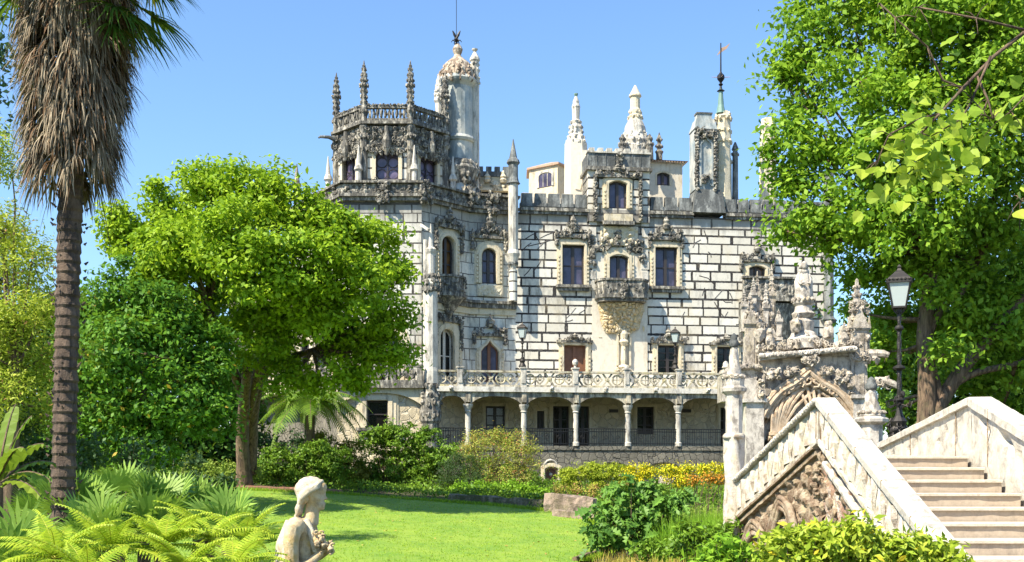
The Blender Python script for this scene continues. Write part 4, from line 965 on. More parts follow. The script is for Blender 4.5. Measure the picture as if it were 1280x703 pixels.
for k in range(14):
    mb = MB(SI); y = YT-k*t_; z = z_top-k*r_
    mb.box(XL+.11, XR-.002, y+.0, y+t_+(.0 if k else 1.2)-.002, z-r_-.25, z-.035); n_ = 24; xs_ = [XL+.11+(XR-.002-XL-.11)*i/n_ for i in range(n_+1)]
    for i in range(n_):
        f_ = lambda x: (.012*noise.noise(Vector((x*6, k*3.1, 0)))+.006*noise.noise(Vector((x*25, k, 3))), .006*noise.noise(Vector((x*5, k*2.7, 8))))
        (a0, b0), (a1, b1) = f_(xs_[i]), f_(xs_[i+1]); yb_ = y+t_+(-.032 if k else 1.2)
        mb.add([(xs_[i],y-.03+a0,z-.034),(xs_[i+1],y-.03+a1,z-.034),(xs_[i+1],y-.03+a1,z-.008+b1),(xs_[i],y-.03+a0,z-.008+b0),(xs_[i+1],y-.018+a1,z+b1),(xs_[i],y-.018+a0,z+b0),(xs_[i+1],yb_,z),(xs_[i],yb_,z),(xs_[i],y+.01,z-.034),(xs_[i+1],y+.01,z-.034)], [(0,1,2,3),(3,2,4,5),(5,4,6,7),(8,9,1,0)], 1)
    mb.build('step', [M_step, M_nose], stair)
for k in range(5):
    mb = MB(SI); y = YT+1.7+k*.5; mb.box(3.75, XR-.002, y+.003, y+.5, z_top-(k+1)*r_-.6, z_top-(k+1)*r_); mb.build('step', M_step, stair)
def rough(mb, n=3, amp=.006, sc_=9):
    """worn, slightly uneven arrises: moves the corner points a little"""
    mb.v = [tuple(Vector(p)+noise.noise_vector(Vector(p)*sc_)*amp) for p in mb.v]
def slab_along(mb, pts, w, h, lat=(1,0), mat=None, seg=.12, off=0.0):
    """a coping of width w (towards lat) and height h that follows the points pts"""
    q = []
    for a, b in zip(pts[:-1], pts[1:]):
        a = Vector(a); b = Vector(b); n = max(1, int((b-a).length/seg))
        q += [a.lerp(b, i/n) for i in range(n)]
    q.append(Vector(pts[-1])); vs = []; fs = []
    for i, p in enumerate(q):
        L = Vector((lat[0], lat[1], 0)); e = .018
        for (s_, zz) in ((0,-h),(0,-e),(e,0),(w-e,0),(w,-e),(w,-h)): vs.append(p + L*(s_+off) + Vector((0,0,zz)))
    m_ = 6
    for i in range(len(q)-1):
        for k in range(m_): fs.append((i*m_+k, i*m_+(k+1)%m_, (i+1)*m_+(k+1)%m_, (i+1)*m_+k))
    fs += [tuple(range(m_)), tuple((len(q)-1)*m_+k for k in range(m_))]
    mb.add(vs, fs, mat)
def joints(mb, a, b, w, h, lat=(1,0), step=1.05, off=0.0):
    a = Vector(a); b = Vector(b); L = (b-a).length; s = step*.6
    while s < L-.1:
        p = a.lerp(b, s/L); q = Vector((lat[0],lat[1],0)); mb.bar(p+q*(off-.002)+Vector((0,0,-.008)), p+q*(off+w+.002)+Vector((0,0,-.008)), .007, .02, 1); mb.bar(p+q*(off-.001), p+q*(off-.001)+Vector((0,0,-h)), .007, .006, 1); s += step*rnd.uniform(.8,1.2)
T1_, B1_ = Vector((4.0,14.4,1.16)), Vector((3.48,17.2,.12)); N1 = Vector((4.0,7.9,1.16-6.5*.42))
T2_, B2_ = Vector((5.86,14.4,1.17)), Vector((5.86,18.0,.72)); N2 = Vector((5.86,7.9,1.17-6.5*.33))
lat2 = ((B1_-T1_).xy.normalized()); lat2 = (lat2.y, -lat2.x)       # towards +x
mb = MB(SI); slab_along(mb, [T1_+Vector((-.1,0,0)), N1+Vector((-.1,0,0))], .27, .10); joints(mb, T1_+Vector((-.1,0,0)), N1+Vector((-.1,0,0)), .27, .10); rough(mb); mb.build('coping', [M_lime, M_brown], stair)
mb = MB(SI); slab_along(mb, [T1_+Vector((-.1,.02,0)), B1_+Vector((-.1,0,0))], .27, .07, lat2)
n = 44
for i in range(n):
    p = T1_.lerp(B1_, (i+.5)/n)+Vector((-.1,0,-.03)); mb.lump(p, (.035,.045,.04), None, rnd, .15)
rough(mb); mb.build('coping', M_lime, stair)
mb = MB(SI); slab_along(mb, [T2_+Vector((0,-.0,0)), N2], .32, .12); joints(mb, T2_, N2, .32, .12); rough(mb, amp=.01); mb.build('coping', [M_lime, M_brown], stair)
mb = MB(SI); slab_along(mb, [T2_+Vector((0,.02,0)), B2_], .32, .10); rough(mb, amp=.01); mb.build('coping', M_lime, stair)
def skirt(mb, a, b, top, h, lat, thick, mat=None, base=None, off=.0, d=0.0):
    """upright wall under a sloping coping, from -top to -top-h (or down to base)"""
    a = Vector(a); b = Vector(b); L = Vector((lat[0], lat[1], 0)); n = max(1, int((b-a).length/.25)); vs = []
    for i in range(n+1):
        p = a.lerp(b, i/n); zb = p.z-top-h if base is None else base
        for s_ in (off, off+thick):
            vs += [p+L*s_+Vector((0,0,-top)), Vector((p.x+L.x*s_, p.y+L.y*s_, zb))]
    fs = []
    for i in range(n): q = i*4; fs += [(q,q+1,q+5,q+4), (q+2,q+6,q+7,q+3), (q,q+4,q+6,q+2), (q+1,q+3,q+7,q+5)]
    fs += [(0,2,3,1), (n*4,n*4+1,n*4+3,n*4+2)]; mb.add(vs, fs, mat)
def baluster_band(a, b, lat, seed, kind=0):
    """carved pointed leaves, points up and points down, on a solid slab"""
    a = Vector(a); b = Vector(b); D = (b-a); L = D.xy.length; dx = Vector((D.x, D.y, 0))/L; sl = D.z/L; lt = Vector((lat[0], lat[1], 0)); mb = MB(SI); rg = random.Random(seed)
    skirt(mb, a, b, .08, .46, lat, .09, 0, off=.03)
    def P(s, v, o): return a + dx*s + Vector((0,0,sl*s+v)) + lt*o
    s = .14; i = 0
    while s < L-.12:
        up = i % 2; w = rg.uniform(.07,.10); z0, z1 = (-.50,-.15) if up else (-.12,-.42); j = rg.uniform(-.05,.05)
        vs = [P(s-w,z0,.03), P(s+w,z0,.03), P(s+w*.75,(z0*1.2+z1*.8)/2,.028), P(s,z1+j,.028), P(s-w*.75,(z0*1.2+z1*.8)/2,.028), P(s,z0,-.012), P(s,(z0+z1)/2,-.02)]
        mb.add(vs, [(0,5,6,4),(5,1,2,6),(4,6,3),(6,2,3)], 1); s += rg.uniform(.14,.19); i += 1
    slab_along(mb, [a+Vector((0,0,-.52)), b+Vector((0,0,-.52))], .16, .07, lat, 0)
    s = .05
    while s < L:                                   # upright joints
        q = P(s, -.1, .024); mb.bar(q, P(s, -.5, .024), .012, .012, 2); s += .62
    rough(mb, amp=.016, sc_=14); return mb.build('balustrade', [M_lime2, M_lime2, M_brown], stair)
baluster_band(T1_+Vector((-.08,-.05,-.02)), N1+Vector((-.08,0,-.02)), (1,0), 3)
baluster_band(T1_+Vector((-.08,.05,0)), B1_+Vector((-.08,0,0)), lat2, 4)
# rough carved wall below the near flight
def rough_wall(a, b, top, base, lat, amp, freq, name, mat, seed, step=.045, fn=None):
    a = Vector(a); b = Vector(b); D = b-a; L = D.xy.length; dx = Vector((D.x,D.y,0))/L; lt = Vector((lat[0],lat[1],0)); mb = MB(SI)
    nu = int(L/step); nz = int(1.9/step); vs = []
    for j in range(nz+1):
        for i in range(nu+1):
            s = L*i/nu; zt = a.z+D.z*s/L-top; z = zt+(base-zt)*j/nz
            dd, _ = noise.voronoi(Vector((s*freq, z*freq, seed))); h = min(1, (dd[1]-dd[0])*2.2)
            h = h*.75 + .35*noise.noise(Vector((s*7, z*7, seed)))
            if fn: h += fn(s, z-zt)
            vs.append(a+dx*s+lt*(.05-amp*h) + Vector((0,0,z-a.z)))
    mb.add(vs, [(j*(nu+1)+i, j*(nu+1)+i+1, (j+1)*(nu+1)+i+1, (j+1)*(nu+1)+i) for j in range(nz) for i in range(nu)])
    return mb.build(name, mat, stair, False)
rough_wall(T1_+Vector((0,0,0)), N1, .60, -1.9, (1,0), .07, 7, 'rockwork', M_lich, 3.1)
mb = MB(SI); skirt(mb, T1_, N1, .6, 0, (1,0), .08, base=-1.9, off=.06); mb.build('inner_wall', M_lime, stair)
mb = MB(SI); slab_along(mb, [T1_+Vector((-.06,-.15,-.82)), N1+Vector((-.06,0,-.84))], .12, .06); rough(mb, amp=.008); mb.build('string_band', M_lime, stair)
# grotto side below the far flight: arched soffit, shell-like ribs, rough filling
rough_wall(T1_+Vector((.0,.0,0)), B1_+Vector((.0,0,0)), .66, -1.7, lat2, .10, 5, 'rockwork', M_brown, 7.7)
mb = MB(SI)
slab_along(mb, [T1_+Vector((-.10,.15,-.60)), B1_+Vector((-.10,0,-.60))], .3, .05, lat2); slab_along(mb, [T1_+Vector((-.06,.15,-.66)), B1_+Vector((-.06,0,-.66))], .25, .07, lat2); rough(mb, amp=.008); mb.build('sloping_cornice', M_brown, stair)
mb = MB(SI); D = B1_-T1_
for s0, s1, h in ((.22,.62,.75),(.60,.95,.45)):                 # rough arches
    for rr in (0, .08, .16):
        pts = []
        for i in range(9):
            t = i/8; p = T1_.lerp(B1_, s0+(s1-s0)*t); pts.append(Vector((p.x-.05+rr*.1, p.y, p.z-1.0-h*abs(2*t-1)**1.6-rr+.15)))
        mb.tube(pts, .045, 7)
rough(mb, amp=.03, sc_=6); mb.build('rough_arch', M_brown, stair, True)
mb = MB(SI); p = T1_.lerp(B1_, .13)
for j in range(18): mb.lump((p.x+.05+rnd.uniform(-.02,.03), p.y-.1+rnd.uniform(-.05,.05), p.z-.72-j*.09), (.05,.15,.06), None, rnd, .4)
for i in range(9):
    for j in range(2): q = Vector((4.0+.01, 14.35-.0-i*.22, .38-i*.13-j*.45)); mb.lump(q, (.05,.12,.08), None, rnd, .3)
mb.build('rusticated_pier', M_brown, stair, False)
# inner face of the right hand wall, pierced and pitted
def pits(s, z):
    v = 0
    for (a, b, w, h, dpt) in PITS: v -= dpt*math.exp(-((s-a)/w)**2-((z-b)/h)**2*1.0)
    return v
def pitwall(a, b, top, base, name, pl, seed, lat=(1,0)):
    global PITS; PITS = pl
    a = Vector(a); b = Vector(b); D = b-a; L = D.xy.length; dx = Vector((D.x,D.y,0))/L; mb = MB(SI); st_ = .045; nu = int(L/st_); nz = 34; vs = []
    for j in range(nz+1):
        for i in range(nu+1):
            s = L*i/nu; zt = a.z+D.z*s/L-top; z = zt+(base-zt)*(j/nz)**1.3
            g = noise.noise(Vector((s*8, z*5, seed))); h = pits(s, zt-z) + (.012*noise.noise(Vector((s*3,z*3,seed)))) - .02*max(0, g-.35)*2
            vs.append(Vector((a.x+dx.x*s+.02-h, a.y+dx.y*s, z)))
    mb.add(vs, [(j*(nu+1)+i, j*(nu+1)+i+1, (j+1)*(nu+1)+i+1, (j+1)*(nu+1)+i) for j in range(nz) for i in range(nu)])
    skirt(mb, a, b, top, 0, lat, .1, base=base, off=.2)
    for s in np.arange(.5, L, 1.7):
        p = a+dx*s+Vector((0,0,D.z*s/L)); mb.bar((p.x+.012, p.y, p.z-top), (p.x+.012, p.y, p.z-top-.62), .011, .011, 1)
    return mb.build(name, [M_lime, M_brown], stair, False)
pitwall(T2_+Vector((.03,0,0)), B2_+Vector((.03,0,0)), .10, -.6, 'parapet', [(.9,.2,.05,.07,.09),(1.15,.3,.05,.05,.08),(2.0,.2,.05,.1,.08),(2.3,.22,.04,.05,.08),(.5,.35,.03,.05,.05),(3.0,.2,.05,.06,.08)], 1.0)
pitwall(T2_+Vector((.03,0,0)), N2+Vector((.03,0,0)), .12, -2.2, 'parapet', [(.35,.10,.07,.07,.14),(.5,.2,.05,.05,.12),(.95,.16,.1,.06,.13),(1.1,.22,.06,.05,.1),(1.35,.3,.05,.1,.12),(1.7,.2,.09,.06,.13),(2.2,.25,.08,.07,.12),(2.9,.2,.1,.08,.13)], 2.0)
mb = MB(SI); skirt(mb, T2_, N2, .13, 0, (1,0), .03, base=-2.0, off=.28); skirt(mb, T2_, B2_, .11, 0, (1,0), .03, base=-.6, off=.28); mb.build('outer_wall', M_lime, stair)

# ================================================================ pedestals with twisted figures
M_port = stone('portal_stone', (.60,.53,.44), (.44,.38,.31), stain=(.10,.085,.07), samt=.6, sscale=5, stretch=.6, bscale=8, bstr=.9, bdist=.025, lich=(.42,.34,.16), lamt=.4)
M_port2 = stone('pale_portal_stone', (.64,.58,.50), (.52,.47,.40), stain=(.14,.12,.10), samt=.6, sscale=4, stretch=.6, bscale=6, bstr=.6, bdist=.02)
M_ochre = stone('ochre_portal_stone', (.58,.44,.30), (.52,.42,.31), stain=(.26,.17,.10), samt=.55, sscale=5, stretch=.8, bscale=7, bstr=.8, bdist=.02)
def twisted_pillar(px, Y, ytop, ycap, ybase, yfoot, zb, label, r=.17, foot=True):
    k = Y/F; X = (px-640)*k; root = empty('carved_pedestal', (X, Y, zb), label, 'pedestal', None); I = Matrix.Translation((-X,-Y,-zb)); z = lambda y: (HY-y)*k
    mb = MB(I)
    if foot:
        vs = []; n, m_ = 20, 16
        for j in range(m_+1):
            for i in range(n):
                a = 2*math.pi*i/n; tw = j/m_*2.2; rr = r*(1.0+.2*math.cos(4*(a+tw*1.6))); zz = zb+(z(yfoot)-zb)*j/m_
                vs.append((X+rr*math.cos(a), Y+rr*math.sin(a), zz))
        mb.add(vs, [(j*n+i, j*n+(i+1)%n, (j+1)*n+(i+1)%n, (j+1)*n+i) for j in range(m_) for i in range(n)])
        mb.lathe(X, Y, [(r*1.2,z(yfoot)-.02),(r*1.25,z(yfoot)+.02),(r*1.05,z(yfoot)+.06)], 8)
        mb.build('twisted_base', M_lime2, root, True); mb = MB(I)
    mb.lathe(X, Y, [(r*1.0,z(yfoot) if foot else zb),(r*.92,z(yfoot)+.05 if foot else zb+.1),(r*.92,z(ybase)-.05),(r*1.35,z(ybase)),(r*1.4,z(ybase)+.05),(r*1.1,z(ybase)+.09),(r*1.15,z(ycap)-.06),(r*.9,z(ycap)-.02),(r*.6,z(ycap))], 8, rot=.39)
    mb.build('pedestal', M_port2, root); mb = MB(I); vs = []; n, m_ = 18, 14
    for j in range(m_+1):
        t = j/m_; rr0 = r*(.74-.44*t)
        for i in range(n):
            a = 2*math.pi*i/n; rr = rr0*(1+.16*math.cos(4*(a+t*2.4))); vs.append((X+rr*math.cos(a), Y+rr*math.sin(a), z(ycap)+(z(ytop)-.1-z(ycap))*t))
    mb.add(vs, [(j*n+i, j*n+(i+1)%n, (j+1)*n+(i+1)%n, (j+1)*n+i) for j in range(m_) for i in range(n)]+[tuple(m_*n+i for i in range(n))])
    mb.build('twisted_shaft', M_port2, root, True); mb = MB(I); zt = z(ytop)
    mb.lathe(X, Y, [(r*.42,zt-.13),(r*.5,zt-.1),(r*.5,zt-.04),(r*.35,zt),(r*.4,zt+.03),(r*.2,zt+.07),(.01,zt+.09)], 10); mb.build('cap', M_sooty, root, True)
    mb = MB(I)
    for q in range(12): a = q*.524; mb.lump((X+math.cos(a)*r*.95, Y+math.sin(a)*r*.95, z(ycap)-.02), (.05,.05,.04), None, rnd, .3)
    mb.build('carved_collar', M_port, root); return root
twisted_pillar(917.5, 17.25, 424, 470, 490, 547, -1.6, 'octagonal pedestal with a twisted cone shaft, left of the portal at the balustrade foot', .142)
twisted_pillar(1089, 18.6, 478, 515, 528, 545, .2, 'carved pedestal with a leaning twisted cone, between the portal and the street lamp', .2, False)

# ================================================================ PORTAL
PY = 22.0; kp = PY/F; PX = (1000-640)*kp; zp = -.6
portal = empty('garden_portal', (PX, PY, zp), 'ornate carved stone portal with ogee arch, gothic pinnacles and a robed figure on top', 'portal')
PIo = Matrix.Translation((-PX, -PY, -zp))
def x_(px): return (px-640)*kp
def z_(py): return (HY-py)*kp
def pm(): return MB(PIo)
rg = random.Random(99)
def pinn(px, y0, ytop, w, name='pinnacle', mat=None, dy=0.0, crown=True):
    """square crocketed gothic pinnacle: panelled shaft, gablets, spire"""
    X = x_(px); Y = PY+dy; mb = pm(); w2 = w*kp/2; zs = z_(y0); zt = z_(ytop); H = zt-zs; zc = zs+H*.58
    mb.box(X-w2, X+w2, Y-w2, Y+w2, zs, zc); mb.box(X-w2*.6, X+w2*.6, Y-w2-.015, Y-w2, zs+.08, zc-.1); mb.box(X-w2*1.25, X+w2*1.25, Y-w2*1.25, Y+w2*1.25, zs, zs+.06); mb.box(X-w2*1.2, X+w2*1.2, Y-w2*1.2, Y+w2*1.2, zc-.03, zc+.02)
    for s_ in (-1,1):
        mb.extr([(X-w2*1.2,zc),(X+w2*1.2,zc),(X,zc+w2*2.6)], Y+s_*w2*1.25-.015, Y+s_*w2*1.25+.015)
        mb.tube([(X+s_*w2*1.2,Y-w2*1.1,zc),(X+s_*w2*1.2,Y-w2*1.1,zc+w2*1.6)], [w2*.3,.004], 5)
    mb.lathe(X, Y, [(w2*1.05,zc),(w2*.8,zc+H*.12),(w2*.2,zt-.03),(.004,zt)], 4, rot=.785)
    b = mb.build(name, mat or M_port, portal); mb = pm(); k = 0
    while k < 6:
        t = k/6; z = zc+.04+(zt-zc-.06)*t; r = w2*(1.0-.85*t)
        for a in range(4): th = a*1.571+.785; mb.lump((X+math.cos(th)*r, Y+math.sin(th)*r, z), (w2*.42*(1-t*.5),)*3, None, rg, .4)
        k += 1
    mb.build('crockets', mat or M_port, b); return b
# body of the portal
mb = pm(); yb0, yb1 = PY-.1, PY+1.3
def oge(px, w0, ysp, yap):      # ogee curve points in photo pixels, left to right
    out = []
    for i in range(25):
        t = i/24; s = abs(2*t-1); h = (1-s**2.8)*.74 + .26*max(0, 1-s*2.6)**1.5; out.append((px-w0+2*w0*t, ysp-(ysp-yap)*h))
    return out
op = oge(985, 33, 560, 505)
# front slab with an arched hole
L0, L1, Z1 = 946, 1066, 446
for (a, b) in zip(op[:-1], op[1:]):
    mb.add([(x_(a[0]),yb0,z_(a[1])),(x_(b[0]),yb0,z_(b[1])),(x_(b[0]),yb0,z_(Z1)),(x_(a[0]),yb0,z_(Z1))], [(0,1,2,3)])
    mb.add([(x_(a[0]),yb0,z_(a[1])),(x_(b[0]),yb0,z_(b[1])),(x_(b[0]),yb0+.6,z_(b[1])),(x_(a[0]),yb0+.6,z_(a[1]))], [(0,1,2,3)])
for (a, b) in ((L0,952),(1018,L1)): mb.box(x_(a), x_(b), yb0, yb0+.6, zp, z_(Z1))
mb.box(x_(L0), x_(L1), yb1-.3, yb1, zp, z_(Z1)); mb.box(x_(L0), x_(L0)+.2, yb0+.6, yb1-.3, zp, z_(Z1)); mb.box(x_(L1)-.2, x_(L1), yb0+.6, yb1-.3, zp, z_(Z1))
mb.box(x_(L0)-.02, x_(L1)+.02, yb0-.03, yb1, z_(Z1), z_(Z1)+.05)
mb.build('portal_wall', M_port2, portal)
mb = pm(); mb.box(x_(952), x_(1018), yb1-.36, yb1-.31, zp, z_(500)); mb.build('niche_back', plain('dark_blue_niche', (.05,.07,.08), .7, 0, 4, .6), portal)
# ogee mouldings and tracery of the arch
mb = pm()
for (w0, ysp, yap, r, d) in ((62,522,461,.07,-.16),(57,523,467,.05,-.2),(52,524,473,.04,-.17),(46,526,480,.03,-.14)):
    mb.tube([(x_(p[0]+9), yb0+d, z_(p[1])) for p in oge(998, w0, ysp, yap)], r, 7)
def fill(u, z): return 0
n = 30
O1 = oge(1007, 55, 521, 470); O2 = oge(990, 36, 545, 503)
for i in range(24):          # carved web between the outer and the inner arch
    a, b, c, d = O1[i], O1[i+1], O2[i+1], O2[i]
    for j in range(10):
        t0, t1 = j/10, (j+1)/10; q = []
        for (p, e, t) in ((a,d,t0),(b,c,t0),(b,c,t1),(a,d,t1)):
            X = x_(p[0]+(e[0]-p[0])*t); Z = z_(p[1]+(e[1]-p[1])*t); dd, _ = noise.voronoi(Vector((X*6, Z*6, 1))); q.append((X, yb0-.04-.13*min(1,(dd[1]-dd[0])*1.6)+.10*t, Z))
        mb.add(q, [(0,1,2,3)])
for (sx, sy, side) in ((969,545,-1),(1018,545,1)):             # fan of ribs springing from a capital
    for k in range(7):
        q_ = O1[max(1, min(23, int(round((2+k*2.2) if side < 0 else (22-k*2.2)))))]; tx, ty = q_[0], q_[1]+3
        P0 = Vector((x_(sx+(k-3)*2.4*-side), yb0-.12, z_(sy))); P2 = Vector((x_(tx), yb0-.10, z_(ty))); P1 = P0.lerp(P2,.5)+Vector((-(P2.x-P0.x)*.18,-.07,.07)); mb.tube([P0, P0.lerp(P1,.5)+Vector((-(P2.x-P0.x)*.07,0,.02)), P1, P1.lerp(P2,.6)+Vector((0,.0,.02)), P2], [.045,.04,.036,.034,.03], 7)
    mb.lathe(x_(sx), yb0-.1, [(.09,z_(600)),(.09,z_(560)),(.16,z_(553)),(.13,z_(550)),(.2,z_(545)),(.2,z_(541))], 10)
    for q in range(9): a = q*.7; mb.lump((x_(sx)+math.cos(a)*.17, yb0-.1+math.sin(a)*.17, z_(549)), (.045,.045,.05), None, rg, .4)
for k in range(7): t = k/6; mb.curl((x_(975+60*t), yb0-.2, z_(492-14*math.sin(t*3.14))), .11, (0,-1,0), None, rg, .25)
for k in range(6): mb.lump((x_(967+k*8), yb0-.08, z_(540-22*math.sin((k+.5)/6*3.14))), (.06,.05,.07), None, rg, .3)
mb.build('ogee_arch', M_ochre, portal)
# carved foliage along the arch and over the cornice
mb = pm()
for (px, py, ex, ey, nn, sz) in ((1006,453,9,5,40,.07),(960,470,7,5,34,.06),(947,488,3,12,30,.06),(984,466,7,4,26,.055),(1028,466,7,4,28,.06),(1047,474,8,6,44,.065),(1058,490,3,8,20,.06)):
    mb.carve((x_(px), yb0-.22, z_(py)), (ex*kp,.08,ey*kp), nn, sz, None, rg)
mb.build('carved_foliage', M_port, portal)
mb = pm()
pts = [(946,449),(970,446),(1000,443),(1030,440),(1062,437)]
for i in range(48):
    t = i/47; px = 946+116*t; py = 448-9*t; mb.lump((x_(px), yb0-.24, z_(py)), (.05,.07,.055), None, rg, .2)
for a, b in zip(pts[:-1], pts[1:]): mb.bar((x_(a[0]),yb0-.1,z_(a[1]+1)), (x_(b[0]),yb0-.1,z_(b[1]+1)), .3, .1)
mb.box(x_(946), x_(1063), yb0-.06, yb1, z_(446), z_(440)); mb.build('rope_cornice', M_port2, portal)
mb = pm()
for i in range(240):
    t = rg.random(); px = 942+130*t; py = 440-6*t-rg.random()*(5+12*math.exp(-((px-1005)/22)**2)); sz = rg.uniform(.04,.075)
    p = (x_(px), PY+rg.uniform(-.3,.5), z_(py)); (mb.curl(p, sz, (rg.uniform(-.6,.6),-1,rg.uniform(-.6,.6)), None, rg, .3) if rg.random() < .5 else mb.lump(p, (sz*.7,sz*.7,sz*rg.uniform(.7,1.2)), None, rg, .4))
for px, py in ((992,408),(1033,418),(1050,425),(960,428),(948,420)): mb.lump((x_(px),PY-.15,z_(py)), (.1,.1,.15), None, rg, .3); mb.lump((x_(px),PY-.15,z_(py-11)), (.07,.07,.08), None, rg, .2)
mb.build('carved_cresting', M_port, portal)
# figure on its drum
mb = pm(); X = x_(1006); mb.lathe(X, PY+.1, [(r__*.74,z_(y__)) for r__, y__ in ((.42,436),(.44,424),(.36,420),(.32,416),(.26,414),(.29,402),(.22,398),(.26,396),(.33,392),(.24,389),(.22,382),(.28,379),(.29,376),(.2,373))], 16)
mb.build('drum_pedestal', M_port2, portal, False)
mb = pm()
for q in range(14): a = q*.449; mb.lump((X+math.cos(a)*.20, PY+.1+math.sin(a)*.20, z_(375)), (.04,.04,.05), None, rg, .35)
mb.build('carved_collar', M_port, portal)
mb = pm(); vs = []; n, m_ = 28, 20; zb_, zt_ = z_(373), z_(337)
for j in range(m_+1):
    t = j/m_; rr = .17*(1-t)**.6*.5+.075+.02*math.sin(t*3.1)
    for i in range(n):
        a = 2*math.pi*i/n; r2 = rr*(1+.10*math.cos(7*a+t*1.5)*(1-t*.7)+.05*math.cos(11*a-t*2)); vs.append((X+r2*1.05*math.cos(a), PY+.1+r2*.8*math.sin(a), zb_+(zt_-zb_)*t))
mb.add(vs, [(j*n+i, j*n+(i+1)%n, (j+1)*n+(i+1)%n, (j+1)*n+i) for j in range(m_) for i in range(n)]+[tuple(m_*n+i for i in range(n))])
mb.lump((X, PY+.08, z_(339)), (.105,.08,.07), None, rg, .1); mb.lump((X, PY+.05, z_(332)), (.065,.075,.095), None, rg, .1); mb.lathe(X, PY+.09, [(.09,z_(335)),(.09,z_(331)),(.05,z_(328)),(.01,z_(326.5))], 10)
for s_ in (-1,1):
    mb.tube([(X+s_*.08,PY+.08,z_(341)),(X+s_*.125,PY+.04,z_(350)),(X+s_*.09,PY-.04,z_(356)),(X+s_*.03,PY-.07,z_(354))], [.035,.03,.025,.018], 8)
    mb.tube([(X+s_*.09,PY+.08,z_(342)),(X+s_*.145,PY+.1,z_(352)),(X+s_*.16,PY+.1,z_(364))], [.04,.04,.02], 8)
mb.build('robed_figure', M_port2, portal, True)
# piers and pinnacles
for (px, y0, yt, w) in ((937,462,366,14),(950,425,336,8),(968,425,327,8),(1071,500,348,20)):
    pinn(px, y0, yt, w, dy=.0 if w > 12 else .25)
for (px, y0, yt, w) in ((930,415,362,7),(944,400,345,7),(959,430,352,7),(975,425,385,7),(1083,455,395,8),(1059,445,400,7),(950,440,395,8),(968,446,405,9)):
    pinn(px, y0, yt, w, 'finial', M_port2, dy=-.1+.3*rg.random())
mb = pm()
for a, b in (((940,398),(952,392)),((955,378),(966,372)),((955,400),(966,394)),((930,400),(938,412))): mb.bar((x_(a[0]),PY+.2,z_(a[1])), (x_(b[0]),PY+.2,z_(b[1])), .05, .06)
mb.build('carved_tracery', M_port, portal)
mb = pm(); mb.carve((x_(958), PY+.1, z_(402)), (.16,.1,.15), 24, .05, None, rg); mb.build('carved_crown', M_port, portal)
mb = pm(); mb.carve((x_(955), PY+.1, z_(432)), (.24,.12,.18), 44, .06, None, rg); mb.build('carved_crown', M_port, portal)
mb = pm(); mb.carve((x_(937), PY, z_(398)), (.13,.12,.1), 26, .05, None, rg); mb.build('carved_crown', M_port, portal)
mb = pm(); mb.carve((x_(1071), PY-.1, z_(385)), (.16,.14,.1), 30, .055, None, rg); mb.build('carved_crown', M_port, portal)
mb = pm(); mb.carve((x_(1071), PY-.15, z_(447)), (.2,.14,.08), 34, .055, None, rg); mb.build('carved_crown', M_port, portal)
mb = pm(); mb.carve((x_(1083), PY-.1, z_(425)), (.04,.1,.28), 18, .05, None, rg); mb.build('carved_crown', M_port, portal)
mb = pm(); mb.carve((x_(1060), PY-.1, z_(420)), (.03,.1,.26), 14, .045, None, rg); mb.build('carved_crown', M_port, portal)

mb = pm()      # buttress shafts
for (a, b, yt) in ((928,950,505),(1060,1086,500)):
    mb = pm(); mb.box(x_(a), x_(b), PY-.35, PY+.5, zp, z_(yt)); mb.box(x_(a)-.05, x_(b)+.05, PY-.41, PY+.55, z_(yt), z_(yt)+.07)
    if a > 1000: mb.build('buttress', M_port2, portal); continue
    mb.extr([(x_(926),z_(505)),(x_(947),z_(505)),(x_(945),z_(480)),(x_(938),z_(474)),(x_(926),z_(476))], PY-.3, PY+.3)
    mb.build('buttress', M_port2, portal)
mb = pm()      # shoulder that reaches over to the terrace wall, with ball finials
mb.extr([(x_(900),z_(503)),(x_(930),z_(503)),(x_(948),z_(465)),(x_(935),z_(458)),(x_(918),z_(464)),(x_(900),z_(470))], PY-.2, PY+.3)
for i in range(22): t = i/21; mb.lump((x_(900+46*t), PY-.22, z_(469-9*math.sin(t*2.2))), (.07,.08,.06), None, rg, .3)
mb.lathe(x_(908), PY, [(.06,z_(467)),(.04,z_(463)),(.09,z_(460)),(.06,z_(456)),(.01,z_(455))], 10); mb.lathe(x_(955), PY, [(.05,z_(462)),(.07,z_(456)),(.02,z_(451))], 10)
mb.build('shoulder', M_port, portal)
for (p, q, r) in (((1075,447),(1106,445),.10),((1092,478),(1117,484),.09)):
    mb = pm(); a = Vector((x_(p[0]),PY-.1,z_(p[1]))); b = Vector((x_(q[0]),PY-.25,z_(q[1]))); mb.tube([a, a.lerp(b,.4)+Vector((0,0,.05)), a.lerp(b,.8)+Vector((0,0,.02)), b+Vector((0,0,-.02))], [r*1.1,r*.8,r*.75,r*.5], 8); mb.carve(tuple(a.lerp(b,.35)), (.14,.06,.07), 12, .07, None, rg)
    mb.build('gargoyle', M_port, portal)

